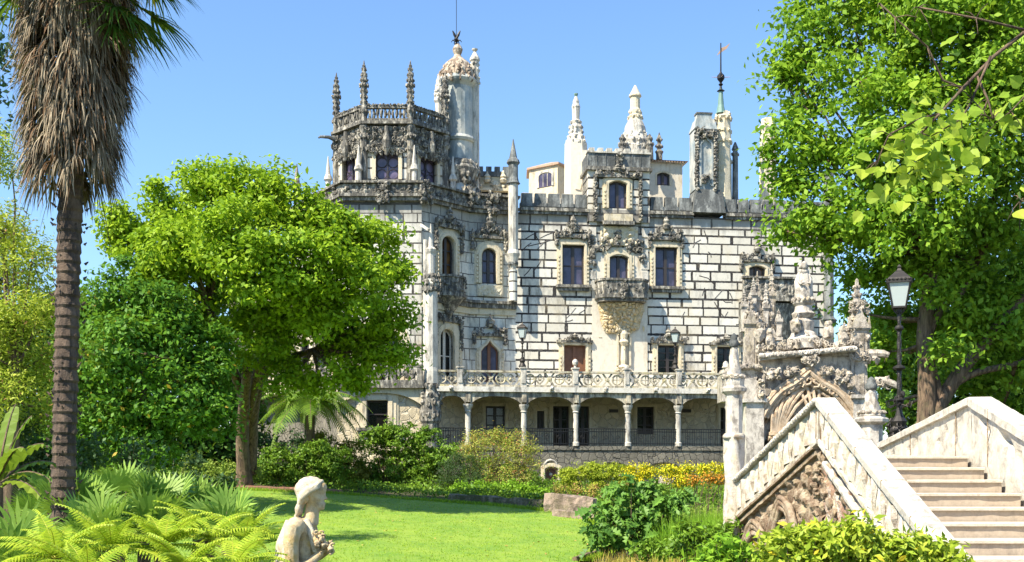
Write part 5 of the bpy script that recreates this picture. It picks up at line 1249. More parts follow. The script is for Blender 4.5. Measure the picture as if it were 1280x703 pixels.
# ================================================================ LAMPS
M_lamp = plain('lamp_iron', (.045,.04,.036), .55, .5, 20, .5); 
def lamp_glass():
    m, nt, ns, ls, bs = newmat('frosted_lamp_glass'); bs.inputs['Base Color'].default_value = (.55,.62,.60,1); bs.inputs['Roughness'].default_value = .35
    try: bs.inputs['Transmission Weight'].default_value = .25
    except Exception: pass
    return m
M_lglass = lamp_glass()
def street_lamp(px, Y, ytop, ybase, label, s=1.0, group=None, name='street_lamp', arm=True):
    k = Y/F; X = (px-640)*k; zb = (HY-ybase)*k; zt = (HY-ytop)*k; root = empty(name, (X,Y,zb), label, 'street lamp' if s == 1 else 'lamp', group); I = Matrix.Translation((-X,-Y,-zb))
    hl = .72*s; zl = zt-hl; mb = MB(I); n, m_ = 10, 60; vs = []
    for j in range(m_+1):
        t = j/m_; z = zb+(zl-zb)*t
        for i in range(n): a = 2*math.pi*i/n; r = s*(.045-.012*t)*(1+.22*math.cos(2*a+t*60)); vs.append((X+r*math.cos(a), Y+r*math.sin(a), z))
    mb.add(vs, [(j*n+i, j*n+(i+1)%n, (j+1)*n+(i+1)%n, (j+1)*n+i) for j in range(m_) for i in range(n)])
    mb.lathe(X, Y, [(.16*s,zb),(.18*s,zb+.05*s),(.1*s,zb+.2*s),(.14*s,zb+.3*s),(.07*s,zb+.4*s),(.05*s,zb+.5*s)], 12)
    for t, r in ((.3,.1),(.55,.11),(.86,.08)): z = zb+(zl-zb)*t; mb.lathe(X, Y, [(.04*s,z-.05*s),(r*s,z-.01),(r*s,z+.015),(.05*s,z+.05*s)], 10)
    if arm:
        for s_ in range(6): a = s_*1.047; mb.tube([(X,Y,zb+.62*s),(X+.2*s*math.cos(a),Y+.2*s*math.sin(a),zb+.55*s),(X+.24*s*math.cos(a),Y+.24*s*math.sin(a),zb+.66*s)], .014*s, 5)
        mb.carve((X,Y,zb+.7*s), (.07*s,.07*s,.09*s), 12, .05*s, None, rg); mb.carve((X,Y,zb+.2*s), (.14*s,.14*s,.12*s), 24, .07*s, None, rg)
    mb.build('post', M_lamp, root)
    r0, r1 = .13*s, .22*s; za, zb2 = zl+.06*s, zl+.5*s; rot = .45
    c = lambda r, i: (X+r*1.2*math.cos(rot+i*math.pi/2), Y+r*1.2*math.sin(rot+i*math.pi/2))
    mb = MB(I); mb.prism([c(r0*.95,i) for i in range(4)], za, zb2, None, r1/r0); mb.build('lantern_glass', M_lglass, root)
    mb = MB(I)
    for i in range(4):
        mb.bar((*c(r0,i),za-.01), (*c(r1*1.02,i),zb2+.01), .022*s); mb.bar((*c(r0,i),za-.01), (*c(r0,i+1),za-.01), .03*s); mb.bar((*c(r1*1.03,i),zb2), (*c(r1*1.03,i+1),zb2), .035*s, .05*s)
        for q in range(6):
            a, b = Vector((*c(r1*1.08,i),zb2+.03*s)), Vector((*c(r1*1.08,i+1),zb2+.03*s)); mb.lump(a.lerp(b,(q+.5)/6), (.025*s,)*3, None, rg, .2)
    mb.lathe(X, Y, [(r1*1.3,zb2+.03*s),(r1*1.15,zb2+.07*s),(r1*.6,zb2+.16*s),(r1*.5,zb2+.18*s),(.06*s,zb2+.21*s),(.035*s,zb2+.25*s),(.05*s,zb2+.28*s),(.01,zb2+.32*s)], 4, rot=rot); mb.tube([(X,Y,zl-.02),(X,Y,za)], .05*s, 6)
    for i in range(4): mb.tube([(X,Y,zl-.08*s),(*c(r0*.6,i),zl-.02*s),(*c(r0,i),za)], .012*s, 5)
    mb.build('lantern_frame', M_lamp, root); return root
street_lamp(1124, 20.0, 338, 548, 'tall black street lamp with twisted post, right of the carved portal')
def terrace_lamp(px, ytop, label):
    Y = (G.p+G.n*dT+G.d*G.u(px,dT)).y; return street_lamp(px, Y, ytop, HY-6.5*F/Y, label, 1.15, 'lamps on the terrace balustrade', 'terrace_lamp', False)
terrace_lamp(653, 405, 'slim black lamp on the terrace balustrade, left of the varnished wooden door')
terrace_lamp(844, 411, 'slim black lamp on the terrace balustrade, right of the stucco panel')
# ================================================================ FIGURE OF A WOMAN IN STONE
def statue():
    Y = 8.0; k = Y/F; X = (392-640)*k; H = (HY-595)*k; zb = gz(X, Y)
    M = stone('ochre_statue_stone', (.62,.46,.25), (.66,.54,.36), stain=(.26,.18,.10), samt=.5, sscale=9, stretch=.6, bscale=12, bstr=.8, bdist=.012, lich=(.50,.32,.08), lamt=.6)  # ochre stone of body and flowers, its own colour
    M2 = stone('pale_statue_stone', (.66,.58,.44), (.62,.52,.36), stain=(.30,.22,.14), samt=.4, sscale=9, stretch=.6, bscale=12, bstr=.8, bdist=.012)
    root = empty('garden_statue', (X, Y, zb), 'ochre stone statue of a woman looking right over the lawn, holding flowers to her chest', 'statue')
    rg = random.Random(3); z = lambda py: (HY-py)*k; x = lambda px: (px-640)*k
    def remesh(mb, name, mat, vox, sm_=3, M0=None):
        o = mb.build(name, mat, root, True); r = o.modifiers.new('r', 'REMESH'); r.mode = 'VOXEL'; r.voxel_size = vox; r.use_smooth_shade = True
        s_ = o.modifiers.new('s', 'SMOOTH'); s_.factor = .6; s_.iterations = sm_; return o
    I = Matrix.Translation((-X, -Y, -zb)); mb = MB(I)
    def L(px, py, dy, rx, ry=None, rz=None): mb.lump((x(px), Y+dy, z(py)), (rx, ry or rx, rz or rx), None, rg, .0)
    # head turned to the right, tipped a little forward
    L(390,612,0,.092,.078,.088); L(394,624,0,.066,.060,.075); L(399,631,0,.042,.045,.045); L(403,635,0,.020,.022,.018)
    L(401,610,0,.046,.052,.05); L(404,608,0,.022,.045,.02); L(406,620,0,.013,.011,.026); L(408.2,623.5,0,.014,.012,.011)
    L(405.5,629.2,0,.013,.02,.007); L(404.8,631.8,0,.012,.018,.007)
    for s_ in (-1,1): L(402.5,614,s_*.033,.016,.017,.010); L(398,622,s_*.038,.028,.02,.03); L(388,618,s_*.075,.014,.010,.026)
    # neck, shoulders, back, chest, waist, hips
    mb.tube([(x(391),Y,z(630)),(x(390),Y,z(642)),(x(387),Y,z(655))], [.05,.052,.065], 14)
    L(378,664,0,.098,.19,.10); L(375,658,-.16,.075,.085,.075); L(378,657,.16,.07,.08,.07); L(380,688,0,.105,.15,.20); L(392,678,-.075,.055,.062,.055); L(393,678,.07,.055,.06,.055)
    L(381,715,0,.10,.135,.15); L(381,745,0,.12,.16,.16); L(380,775,0,.13,.165,.2)
    mb.lathe(x(381), Y, [(.21,zb+.02),(.2,zb+.3),(.17,z(790)),(.15,z(750))], 22, None, 0, 9, .07)
    # near arm: hangs from the shoulder, bent at the elbow, hand to the chest
    mb.tube([(x(374),Y-.19,z(656)),(x(371),Y-.21,z(676)),(x(372),Y-.2,z(700)),(x(375),Y-.19,z(712))], [.062,.056,.047,.042], 12)
    mb.tube([(x(375),Y-.19,z(712)),(x(390),Y-.17,z(704)),(x(405),Y-.1,z(690))], [.043,.038,.028], 12)
    L(408,686,-.08,.034,.03,.026)
    for f_ in range(4): mb.tube([(x(409),Y-.09+f_*.018,z(687)),(x(414+f_*.5),Y-.10+f_*.02,z(684)),(x(416),Y-.07+f_*.02,z(680))], [.0105,.010,.008], 7)
    mb.tube([(x(406),Y-.06,z(687)),(x(408),Y-.02,z(682)),(x(411),Y-.01,z(679))], [.013,.011,.009], 7)
    mb.tube([(x(380),Y+.18,z(657)),(x(386),Y+.22,z(680)),(x(394),Y+.19,z(696)),(x(408),Y+.06,z(688))], [.058,.05,.042,.03], 12)
    remesh(mb, 'body', M, .0085, 3)
    mb = MB(I)                                            # hair: smooth cap, rolled braid over the ear, locks down the neck
    L(388,606,0,.096,.082,.062); L(383,612,0,.088,.086,.075); L(381,620,0,.06,.078,.06)
    mb.lathe(0, 0, [(.001,0),(.001,.001)], 3)
    pts = [(403,601,-.0),(398,607,-.072),(388,612,-.086),(380,619,-.08),(376,628,-.05)]
    for a in (0, .018): mb.tube([(x(p[0]), Y+p[2]-.002, z(p[1])-a) for p in pts], [.012,.018,.02,.022,.02], 8)
    mb.tube([(x(p[0]), Y-p[2], z(p[1])) for p in pts], [.012,.018,.02,.022,.02], 8)
    for i in range(16): t = rg.random(); L(378-6*t+rg.uniform(-2,2), 622+26*t, rg.uniform(-.06,.06), .022, .022, .034)
    for i in range(10):
        a = rg.uniform(-.05,.05); mb.tube([(x(379),Y+a,z(622)),(x(374+rg.uniform(-2,2)),Y+a*1.2,z(636)),(x(371+rg.uniform(-2,3)),Y+a*1.3,z(652))], [.018,.016,.008], 6)
    remesh(mb, 'hair', M2, .0065, 2)
    mb = MB(I)                                            # mantle over the back and far shoulder
    mb.tube([(x(368),Y-.02,z(652)),(x(361),Y-.03,z(680)),(x(358),Y,z(720)),(x(362),Y,z(790))], [.06,.085,.10,.12], 14)
    mb.tube([(x(385),Y-.08,z(650)),(x(394),Y-.13,z(668)),(x(398),Y-.12,z(690))], [.028,.03,.02], 8)
    for i in range(6): mb.tube([(x(364+i*2.0),Y-.13+.01*i,z(650+i)),(x(361+i*2.3),Y-.17,z(700)),(x(362+i*4),Y-.2,z(770))], .02, 6)
    remesh(mb, 'mantle', M2, .009, 3)
    mb = MB(I); rg = random.Random(8)
    for i in range(34):
        px = 398+rg.random()*20; py = 668+ (px-398)*.9 + rg.uniform(-7,8); p = (x(px), Y-.1+rg.uniform(-.08,.05), z(py))
        (mb.curl(p, .024, (rg.uniform(-.6,.6),-1,rg.uniform(-.6,.6)), None, rg, .32) if i % 2 else mb.lump(p, (.02,.018,.022), None, rg, .5))
    mb.build('flowers', M, root, True)
    mb = MB(I); mb.prism([(X-.3,Y-.3),(X+.3,Y-.3),(X+.3,Y+.3),(X-.3,Y+.3)], zb-.3, zb+.03); mb.build('plinth', M2, root)
statue()

# ================================================================ TREES
ML_cam = leafmat('camphor_leaf', (.09,.22,.012), (.27,.42,.02), .4)
ML_dark = leafmat('dark_glossy_leaf', (.03,.11,.016), (.10,.24,.025), .32, .3, c3=(.45,.32,.03), a3=.012)
ML_plane = leafmat('plane_leaf', (.07,.20,.02), (.22,.38,.035), .42)
ML_feather = leafmat('feathery_leaf', (.16,.28,.03), (.38,.46,.07), .42, c3=(.5,.25,.12), a3=.03)
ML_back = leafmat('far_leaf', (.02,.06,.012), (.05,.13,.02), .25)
bl = [(165,285,34,0),(205,268,38,1),(250,245,40,0),(300,236,40,-1),(345,248,42,-1),(385,268,42,-1),(425,288,42,-1),(462,300,38,0),(480,338,30,0),(440,355,48,-2),(380,325,52,-3),(312,312,56,-3.2),(242,318,52,-2),(185,320,38,-1),
      (325,385,46,-1),(385,405,40,0),(445,405,38,.5),(262,375,38,0),(485,382,22,0),(478,415,26,0),(425,440,26,1),(355,440,26,1),(475,452,20,0),(210,350,34,0),(395,360,40,-1),(370,468,20,0),(440,466,18,-.5),(400,385,40,-2),(330,350,44,-3),(282,285,46,-2),(225,305,40,-1.5),
      (285,420,28,0),(245,400,26,.5),(320,430,24,-1),(500,405,18,0),(150,300,22,0),(495,350,18,0),(330,222,22,0),(270,228,20,0),(360,470,16,0),(300,452,14,1),(340,488,12,.5),(400,478,16,0),(452,482,13,0),(425,470,16,-1),(245,440,16,1),(498,440,14,0),(145,272,18,0),(155,312,16,0),(470,440,16,0)]
tree('broad_tree', 'wide bright green tree with forked trunk, covering the left of the palace', 'tree', 42.5, (305,588), [(303,540,-.6),(306,500,-2),(309,462,-3.5)], .28, [(a,b,c,d-5.2) for a,b,c,d in bl], .18, ML_cam, per=17, nleaf=135, sig=.25, seed=3,
     trunks=[(.20,[(310,520,-1),(325,455,-3),(345,405,-5),(352,370,-5.5)]),(.2,[(306,500,-1.5),(288,455,-3),(270,410,-5),(262,380,-5.5)]),(.30,[(312,592,.3),(314,530,-.3),(322,478,-1.6),(328,448,-2.6)]),(.17,[(322,478,-1.6),(350,452,-3),(392,438,-4.6)]),(.17,[(328,455,-2.4),(338,420,-4),(345,390,-5)])], shell=(.35,1.05))
tree('leafy_tree', 'dense dark green tree with yellow sprigs, between palm trunk and wide tree', 'tree', 34.0, (170,640), [(175,560),(180,480)], .2,
     [(150,370,40),(195,385,44),(120,405,42,1),(235,420,44),(170,440,58,-1),(110,475,46),(262,470,36),(225,500,50,-.6),(150,530,50),(262,525,32),(190,560,40),(95,540,40,1)], .17, ML_dark, per=22, nleaf=110, sig=.24, seed=5, shell=(.4,1.02))
tree('feathery_tree', 'light yellow green feathery tree at the left edge of the photo behind the palm', 'tree', 19.0, (10,640), [(15,560),(20,460)], .14,
     [(-10,180,32),(15,215,24),(5,290,36),(40,330,36),(0,350,50,1),(55,385,36),(20,400,52),(-30,300,60,1),(-20,430,60),(50,450,40,.5),(10,490,48),(62,510,30,1),(-40,200,50,2)], .085, ML_feather, per=80, nleaf=80, sig=.16, seed=7, aspect=.3, shell=(.3,1.05), twig=.03)
tree('dark_conifer', 'bluish dark tree showing at the upper left edge behind the palm crown', 'tree', 24.0, (-60,640), [(-50,400),(-40,200)], .2,
     [(-20,90,34),(-30,40,50),(-60,140,60),(-10,60,20)], .14, leafmat('blue_green_leaf', (.02,.06,.05), (.05,.11,.08), .2), per=16, nleaf=50, sig=.2, seed=8)
lb = [(1030,30,46),(1000,62,26),(1002,112,34),(990,160,26),(1012,190,44),(985,225,26),(1008,262,38),(1045,300,40),(1075,100,60,-1),(1100,20,60),(1160,50,70,-1),(1150,150,60,-2),(1090,200,58,-1),(1080,270,50,-1),(1140,262,60,-2),
      (1205,200,60,-2),(1230,100,70,-1.5),(1290,60,70),(1300,170,70,-1),(1255,262,60,-1),(1195,318,50,0),(1112,345,40,0),(1058,345,24,1),(1260,345,56,1),(1320,320,60,1),(1130,400,40,2.5),(1290,420,60,2.5),(1100,455,26,3),
      (1215,400,46,3),(1250,480,40,3),(1330,500,60,2),(1092,505,20,3),(1040,-50,50),(1150,-60,80),(1270,-60,80),(1360,250,80),(1360,60,80),(1205,470,34,4),(1150,330,44,1),(1240,425,34,0),(1290,465,40,.5),(1205,385,32,0),(1112,440,26,.5),(1250,520,34,2),(1310,540,40,2),(1195,430,30,2),(1120,400,30,1),(1270,390,40,0),(1100,520,16,2),(975,100,16),(965,200,14),(985,290,18),(1060,390,18,1),(1180,0,60,-2),(1240,20,60,-2),(1270,130,50,-2),(1165,360,26,-1),(1185,440,22,-1)]
tree('plane_tree', 'huge green plane tree with pale brown limbs above the stairs', 'tree', 30.0, (1152,560), [(1158,500),(1156,430),(1160,370),(1166,320)], .27, lb, .18, ML_plane, per=14, nleaf=125, sig=.28, seed=11, bark=M_bark, shell=(.35,1.03),
     trunks=[(.21,[(1165,525),(1195,470),(1235,425),(1275,375),(1330,320)]),(.12,[(1165,500),(1210,470),(1270,455),(1320,440)]),(.13,[(1160,420),(1180,380),(1200,370),(1220,330)]),(.16,[(1145,540),(1170,500),(1162,450),(1150,400)])])
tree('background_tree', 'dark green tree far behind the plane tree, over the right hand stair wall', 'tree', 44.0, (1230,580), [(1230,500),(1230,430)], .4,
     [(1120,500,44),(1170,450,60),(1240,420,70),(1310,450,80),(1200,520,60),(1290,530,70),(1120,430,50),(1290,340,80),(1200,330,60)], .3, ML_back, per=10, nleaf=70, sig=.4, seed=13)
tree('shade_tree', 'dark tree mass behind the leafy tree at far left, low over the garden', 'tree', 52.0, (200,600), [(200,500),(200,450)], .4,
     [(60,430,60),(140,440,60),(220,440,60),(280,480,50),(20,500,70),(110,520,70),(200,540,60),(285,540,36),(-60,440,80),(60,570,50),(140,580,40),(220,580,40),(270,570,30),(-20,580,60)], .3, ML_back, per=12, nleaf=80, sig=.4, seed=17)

# palm
def palm():
    Y = 14.0; k = Y/F; x = lambda p: (p-640)*k; z = lambda p: (HY-p)*k; rg = random.Random(31); bx = x(76); zb = gz(bx, Y)-.05
    root = empty('palm_tree', (bx,Y,zb), 'tall palm with a skirt of dry brown fronds on its ringed trunk, upper left', 'palm tree'); I = Matrix.Translation((-bx,-Y,-zb))
    M_t = stone('palm_trunk', (.13,.085,.055), (.20,.14,.095), stain=(.04,.028,.02), samt=.7, sscale=5, bscale=10, bstr=1, bdist=.03); M_dead = leafmat('dry_frond', (.05,.036,.026), (.27,.245,.215), .10, .7, clump=3, c3=(.14,.075,.035), a3=.25)
    M_g = leafmat('palm_leaf', (.02,.07,.012), (.07,.15,.02), .3, .4, c3=(.3,.22,.04), a3=.1)
    cx = lambda zz: bx + (x(95)-bx)*((zz-zb)/(z(0)-zb))**1.2
    mb = MB(I); vs = []; n = 20; m_ = 260; zt = z(-60)
    for j in range(m_+1):
        zz = zb+(zt-zb)*j/m_; ph = (zz*7.5) % 1; r = .155+.045*sm(3,7,zz)+.05*(1-sm(zb,zb+.8,zz)) - .025*ph
        for i in range(n): a = 2*math.pi*i/n; rr = r*(1+.10*noise.noise(Vector((math.cos(a)*3, math.sin(a)*3, zz*6)))); vs.append((cx(zz)+rr*math.cos(a), Y+rr*math.sin(a), zz))
    mb.add(vs, [(j*n+i, j*n+(i+1)%n, (j+1)*n+(i+1)%n, (j+1)*n+i) for j in range(m_) for i in range(n)])
    for i in range(190):                                # broken leaf bases
        zz = rg.uniform(zb+.3, z(215)); a = rg.random()*6.28; r = .19; c = Vector((cx(zz)+r*math.cos(a), Y+r*math.sin(a), zz)); d = Vector((math.cos(a),math.sin(a),.9)); mb.tube([c, c+d*rg.uniform(.015,.045)], [.02,.006], 4)
    mb.build('trunk', M_t, root)
    mb = MB(I)
    def strip(p, d0, L, w, sag, mat=None, seg=5):
        p = Vector(p); d = Vector(d0).normalized(); side = d.cross(Vector((0,0,1)))
        if side.length < .1: side = Vector((1,0,0))
        side = (side.normalized()+Vector((rg.uniform(-.5,.5),rg.uniform(-.5,.5),rg.uniform(-.3,.3)))).normalized(); vs = []
        for i in range(seg+1):
            ww = w*(1-(i/seg)**2)*.5+.001; vs += [p-side*ww, p+side*ww]; p = p+d*L/seg; d = (d+Vector((0,0,-sag))+Vector((rg.uniform(-.1,.1),rg.uniform(-.1,.1),0))).normalized()
        mb.add(vs, [(2*i,2*i+1,2*i+3,2*i+2) for i in range(seg)], mat)
    for i in range(640):                                # dry hanging fronds, each a fan of limp strips
        h = rg.uniform(z(190), z(-60)) if rg.random() < .8 else rg.uniform(z(120), z(-60)); a = rg.random()*6.28
        t = (h-z(235))/(z(0)-z(235)); R0 = .12+.25*min(1,max(0,t))**.5; c = Vector((cx(h)+math.cos(a)*.2, Y+math.sin(a)*.2, h)); e = Vector((cx(h)+math.cos(a)*(R0+.16), Y+math.sin(a)*(R0+.16), h-rg.uniform(.1,.4)))
        mb.tube([c, c.lerp(e,.5)+Vector((0,0,.03)), e], [.014,.011,.008], 4)
        for q in range(rg.randint(10,17)):
            dd = Vector((math.cos(a)+rg.uniform(-.8,.8), math.sin(a)+rg.uniform(-.8,.8), rg.uniform(-2.0,-.3))); strip(e, dd, rg.uniform(.22,.55), rg.uniform(.010,.026), rg.uniform(.2,.6))
    for i in range(60):                                 # a few long stalks below the skirt
        a = rg.random()*6.28; h = rg.uniform(z(200), z(130)); c = (cx(h)+math.cos(a)*.26, Y+math.sin(a)*.26, h); strip(c, (math.cos(a)*.6, math.sin(a)*.6, -1), rg.uniform(.7,1.25), .014, .12, None, 6)
    mb.build('dry_skirt', M_dead, root)
    mb = MB(I); top = Vector((cx(z(-30)), Y, z(-30)))
    A = [R(q) for q in (-62,-35,-10,12,40,70,105,140,172,200,228,255,285,312,335,355)]
    for i, a in enumerate(A*2+[R(-8),R(-20),R(10),R(-35),R(0)]):
        a += rg.uniform(-.15,.15); el = rg.uniform(-.25,.6) if i < 16 else (rg.uniform(.3,1.2) if i < 32 else rg.uniform(-.75,-.2)); d = Vector((math.cos(a)*math.cos(el), math.sin(a)*math.cos(el), math.sin(el))); L = rg.uniform(.75,1.05); e = top+d*L+Vector((0,0,-.12))
        mb.tube([top, top+d*L*.5+Vector((0,0,.04)), e], [.022,.016,.012], 5); sd = d.cross(Vector((0,0,1))).normalized()
        for q in range(34):
            th = R(-105+210*q/33); dd = d*math.cos(th)+sd*math.sin(th)+Vector((0,0,rg.uniform(-.05,.1))); strip(e, dd, rg.uniform(.6,.85)*(1-.25*abs(q/33-.5)), .03, .12+.03*(i<16), None, 7)
    mb.build('fronds', M_g, root)
palm()

# overhanging spray of big leaves close to the camera
def spray():
    Y = 7.0; k = Y/F; rs = np.random.RandomState(4); rg = random.Random(4); b = W(1330,20,Y)
    root = empty('overhanging_branch', b, 'thin bare branch with big yellow green leaves hanging in front of the plane tree', 'branch'); I = Matrix.Translation(-b)
    mb = MB(I); T = [[(1335,15),(1285,40),(1240,70),(1205,110),(1180,140),(1150,165),(1120,185)],[(1240,70),(1215,125),(1200,150),(1165,170)],[(1205,110),(1180,100),(1160,60),(1120,22),(1100,5)],[(1285,40),(1220,22),(1150,10)],[(1220,95),(1235,125),(1240,150)],[(1335,60),(1290,110),(1262,140)],[(1340,200),(1300,235),(1275,250)],[(1180,140),(1150,150),(1110,170),(1095,200)]]
    tw = []
    for i, t in enumerate(T):
        q = [W(p[0]+rg.uniform(-2,2), p[1]+rg.uniform(-2,2), Y+rg.uniform(-.1,.1)) for p in t]; mb.tube(q, [.014*(1-.8*j/len(q))*(1 if i == 0 else .45) + .002 for j in range(len(q))], 6)
        for q_ in range(7):
            j = rg.randrange(1, len(q)); c = q[j]; e = c+Vector((rg.uniform(-.16,.12), rg.uniform(-.1,.1), rg.uniform(-.2,.12))); mb.tube([c, c.lerp(e,.5)+Vector((0,0,.015)), e], [.004,.003,.0015], 4)
    mb.build('twigs', M_bark, root, True)
    mb = MB(I); 
    def leaf(c, s_):
        n = Vector((rg.gauss(0,.6), -.5+rg.gauss(0,.6), .6+rg.gauss(0,.4))).normalized(); t = Vector((rg.gauss(0,1), rg.gauss(0,.6), -.6+rg.gauss(0,.6))); t = (t-n*t.dot(n)).normalized(); w = n.cross(t); o = []
        for (u, v, d) in ((0,0,0),(.12,.38,.05),(.45,.52,.10),(.75,.33,.06),(1.05,0,-.06),(.75,-.33,.06),(.45,-.52,.10),(.12,-.38,.05),(.5,0,-.02)): o.append(c+t*u*s_+w*v*s_*.95+n*d*s_)
        mb.add(o, [(0,1,8),(1,2,8),(2,3,8),(3,4,8),(4,5,8),(5,6,8),(6,7,8),(7,0,8)])
    for i in range(230):
        px = rg.gauss(1162,44); py = 190-(px-1165)*.16+rg.gauss(0,24)+ (10 if px < 1120 else 0)
        if not (1075 < px < 1235): continue
        leaf(W(px, py, Y+rg.uniform(-.25,.25)), rg.uniform(.06,.10))
    for (px, py, n_) in ((1262,145,10),(1278,250,4),(1275,120,6),(1150,120,6),(1190,65,4)):
        for i in range(n_): leaf(W(px+rg.gauss(0,12), py+rg.gauss(0,10), Y+rg.uniform(-.2,.2)), rg.uniform(.06,.10))
    mb.build('leaves', leafmat('young_leaf', (.15,.30,.03), (.34,.46,.07), .5, .4, clump=3), root)
spray()

# ================================================================ SHRUBS AND PLANTS
def shrub(name, label, cat, Y, lobes, leaf, mat, per=30, nleaf=40, sig=.1, seed=1, group=None, up=.6, aspect=.5, zb=None, shell=(.3,1.02), stems=6, droop=0, extra=None, squash=.85):
    """lobes in photo pixels: (px, py, radius px, depth offset)"""
    rj = random.Random(seed*7); lobes = list(lobes)+[(l[0]+rj.uniform(-1,1)*l[2]*.8, l[1]-rj.uniform(.3,.9)*l[2]*.7, l[2]*rj.uniform(.3,.5))+tuple(l[3:]) for l in lobes]; LB = []
    for l in lobes:
        y = Y+(l[3] if len(l) > 3 else 0); LB.append((tuple(W(l[0], l[1], y)), l[2]*y/F))
    per *= 2.2; rs = np.random.RandomState(seed); rg = random.Random(seed); cx = sum(c[0] for c, r in LB)/len(LB); b = Vector((cx, Y, gz(cx, Y))); root = empty(name, b, label, cat, group); I = Matrix.Translation(-b)
    P, O, C = clumps(LB, per, nleaf, rs, shell, sig, squash); keep = P[:,2] > np.array([b.z-.1])
    P = P[keep]; O = O[keep]; leafmesh('foliage', P-np.array(b), leaf, mat, root, O, up, aspect, seed, droop=droop)
    mb = MB(I)
    for (c, r) in LB:
        c = Vector(c); g_ = Vector((c.x*.7+cx*.3, c.y, gz(c.x, c.y)-.05)); 
        for k in range(3): e = c+Vector((rg.gauss(0,.4), rg.gauss(0,.4), rg.uniform(0,.6)))*r; limb(mb, [g_+Vector((rg.gauss(0,.05),rg.gauss(0,.05),0)), g_.lerp(e,.5), e], max(.012,r*.04), .004, rg, .15, 5)
    mb.build('stems', M_bark, root)
    if extra: extra(root, I, P, rs, rg, b)
    return root
ML_hedge = leafmat('hedge_leaf', (.16,.27,.02), (.36,.44,.05), .35); ML_yel = leafmat('yellow_flower', (.62,.46,.02), (.75,.62,.03), .3, c3=(.16,.27,.02), a3=.25)
ML_gun = leafmat('blue_green_bush_leaf', (.028,.10,.022), (.13,.27,.05), .25, .4); ML_bright = leafmat('bright_herb_leaf', (.10,.26,.02), (.22,.40,.04), .4)
ML_rhodo = leafmat('rhododendron_leaf', (.14,.27,.02), (.34,.44,.06), .35, .35, c3=(.62,.50,.03), a3=.04, clump=2.5); ML_mid = leafmat('shrub_leaf', (.022,.085,.012), (.15,.28,.03), .3, .35, clump=1.6)
ML_dusky = leafmat('dusky_leaf', (.02,.055,.022), (.05,.10,.04), .2); ML_pale = leafmat('pale_groundcover_leaf', (.12,.24,.04), (.28,.38,.09), .35)
ML_tall = leafmat('tall_flower_shrub_leaf', (.18,.27,.04), (.40,.44,.12), .35, c3=(.55,.22,.10), a3=.12); ML_or = leafmat('orange_flower', (.50,.16,.03), (.55,.35,.05), .3, c3=(.12,.2,.03), a3=.3)
shrub('shrub', 'pale green low bush below the wide tree, just above the brick kerb', 'shrub', 43, [(235,588,16),(262,590,15),(290,590,15),(318,592,14)], .09, ML_pale, seed=21, per=60)
shrub('shrub', 'dark leafy bush right of the wide tree trunk', 'shrub', 44, [(335,588,20),(360,592,22),(390,588,24),(415,590,22),(375,572,18),(345,570,18),(395,562,18),(420,570,18)], .12, ML_mid, seed=22, per=36)
shrub('shrub', 'shaded brownish green bush under the tree fern', 'shrub', 47, [(400,555,20),(425,570,26),(405,592,22),(440,595,24),(385,575,20)], .13, leafmat('olive_leaf', (.06,.10,.015), (.20,.20,.03), .3), seed=23, per=26)
shrub('shrub', 'glossy dark green bush in front of the tower window', 'shrub', 48, [(470,552,24),(500,545,22),(525,552,18),(490,585,30),(525,590,26),(460,595,24),(548,575,20),(540,545,10),(478,548,14)], .14, ML_mid, seed=24, per=26, nleaf=50)
shrub('shrub', 'dusky blue green rounded bush left of the flowering bush', 'shrub', 46, [(565,592,22),(585,600,20),(555,608,18),(590,580,14),(568,576,14)], .08, ML_dusky, seed=25, per=50, aspect=.25)
shrub('flowering_bush', 'tall airy bush with pinkish orange blossom, in front of the iron railing', 'bush', 49, [(585,565,18),(600,552,18),(625,552,22),(640,560,22),(652,562,22),(668,580,14),(635,585,26),(605,590,20),(655,595,18),(618,545,9),(650,544,8),(590,548,8)], .10, ML_tall, seed=26, per=26, nleaf=36, sig=.16, aspect=.28, up=1.0)
shrub('ground_cover_bush', 'bright green trailing bush hanging over the low stone wall', 'shrub', 44.5, [(600,612,12),(620,615,12),(640,612,12),(660,614,12),(678,618,11),(648,622,9),(605,624,8),(575,612,12)], .11, ML_bright, seed=27, per=70, nleaf=36)
shrub('clipped_hedge', 'clipped yellow green hedge left of the yellow flowers', 'hedge', 44, [(708,596,13),(722,592,14),(740,590,14),(758,590,14),(774,592,13),(715,604,10),(750,602,12),(780,602,10)], .07, ML_hedge, seed=28, per=120, nleaf=40, sig=.07, shell=(.5,1.0))
shrub('flower_bed', 'bright yellow flowers along the foot of the loggia', 'flowers', 43.5, [(792,592,11),(812,590,12),(834,592,11),(856,590,11),(878,588,11),(900,586,11),(800,600,9),(850,600,10)], .09, ML_yel, seed=29, per=90, nleaf=34, sig=.1)
shrub('flower_clump', 'orange red flowers right of the yellow bed beside the pedestal', 'flowers', 34, [(868,602,9),(886,600,10),(903,598,9)], .07, ML_or, seed=30, per=110, nleaf=34, sig=.08)
shrub('low_plants', 'small yellow and pinkish plants above the stone planter', 'plants', 41, [(700,612,8),(722,614,8),(742,613,8),(765,611,8),(785,610,8)], .07, leafmat('succulent_leaf', (.2,.25,.05), (.42,.38,.10), .3, c3=(.5,.2,.15), a3=.2), seed=31, per=120, nleaf=26, sig=.08)
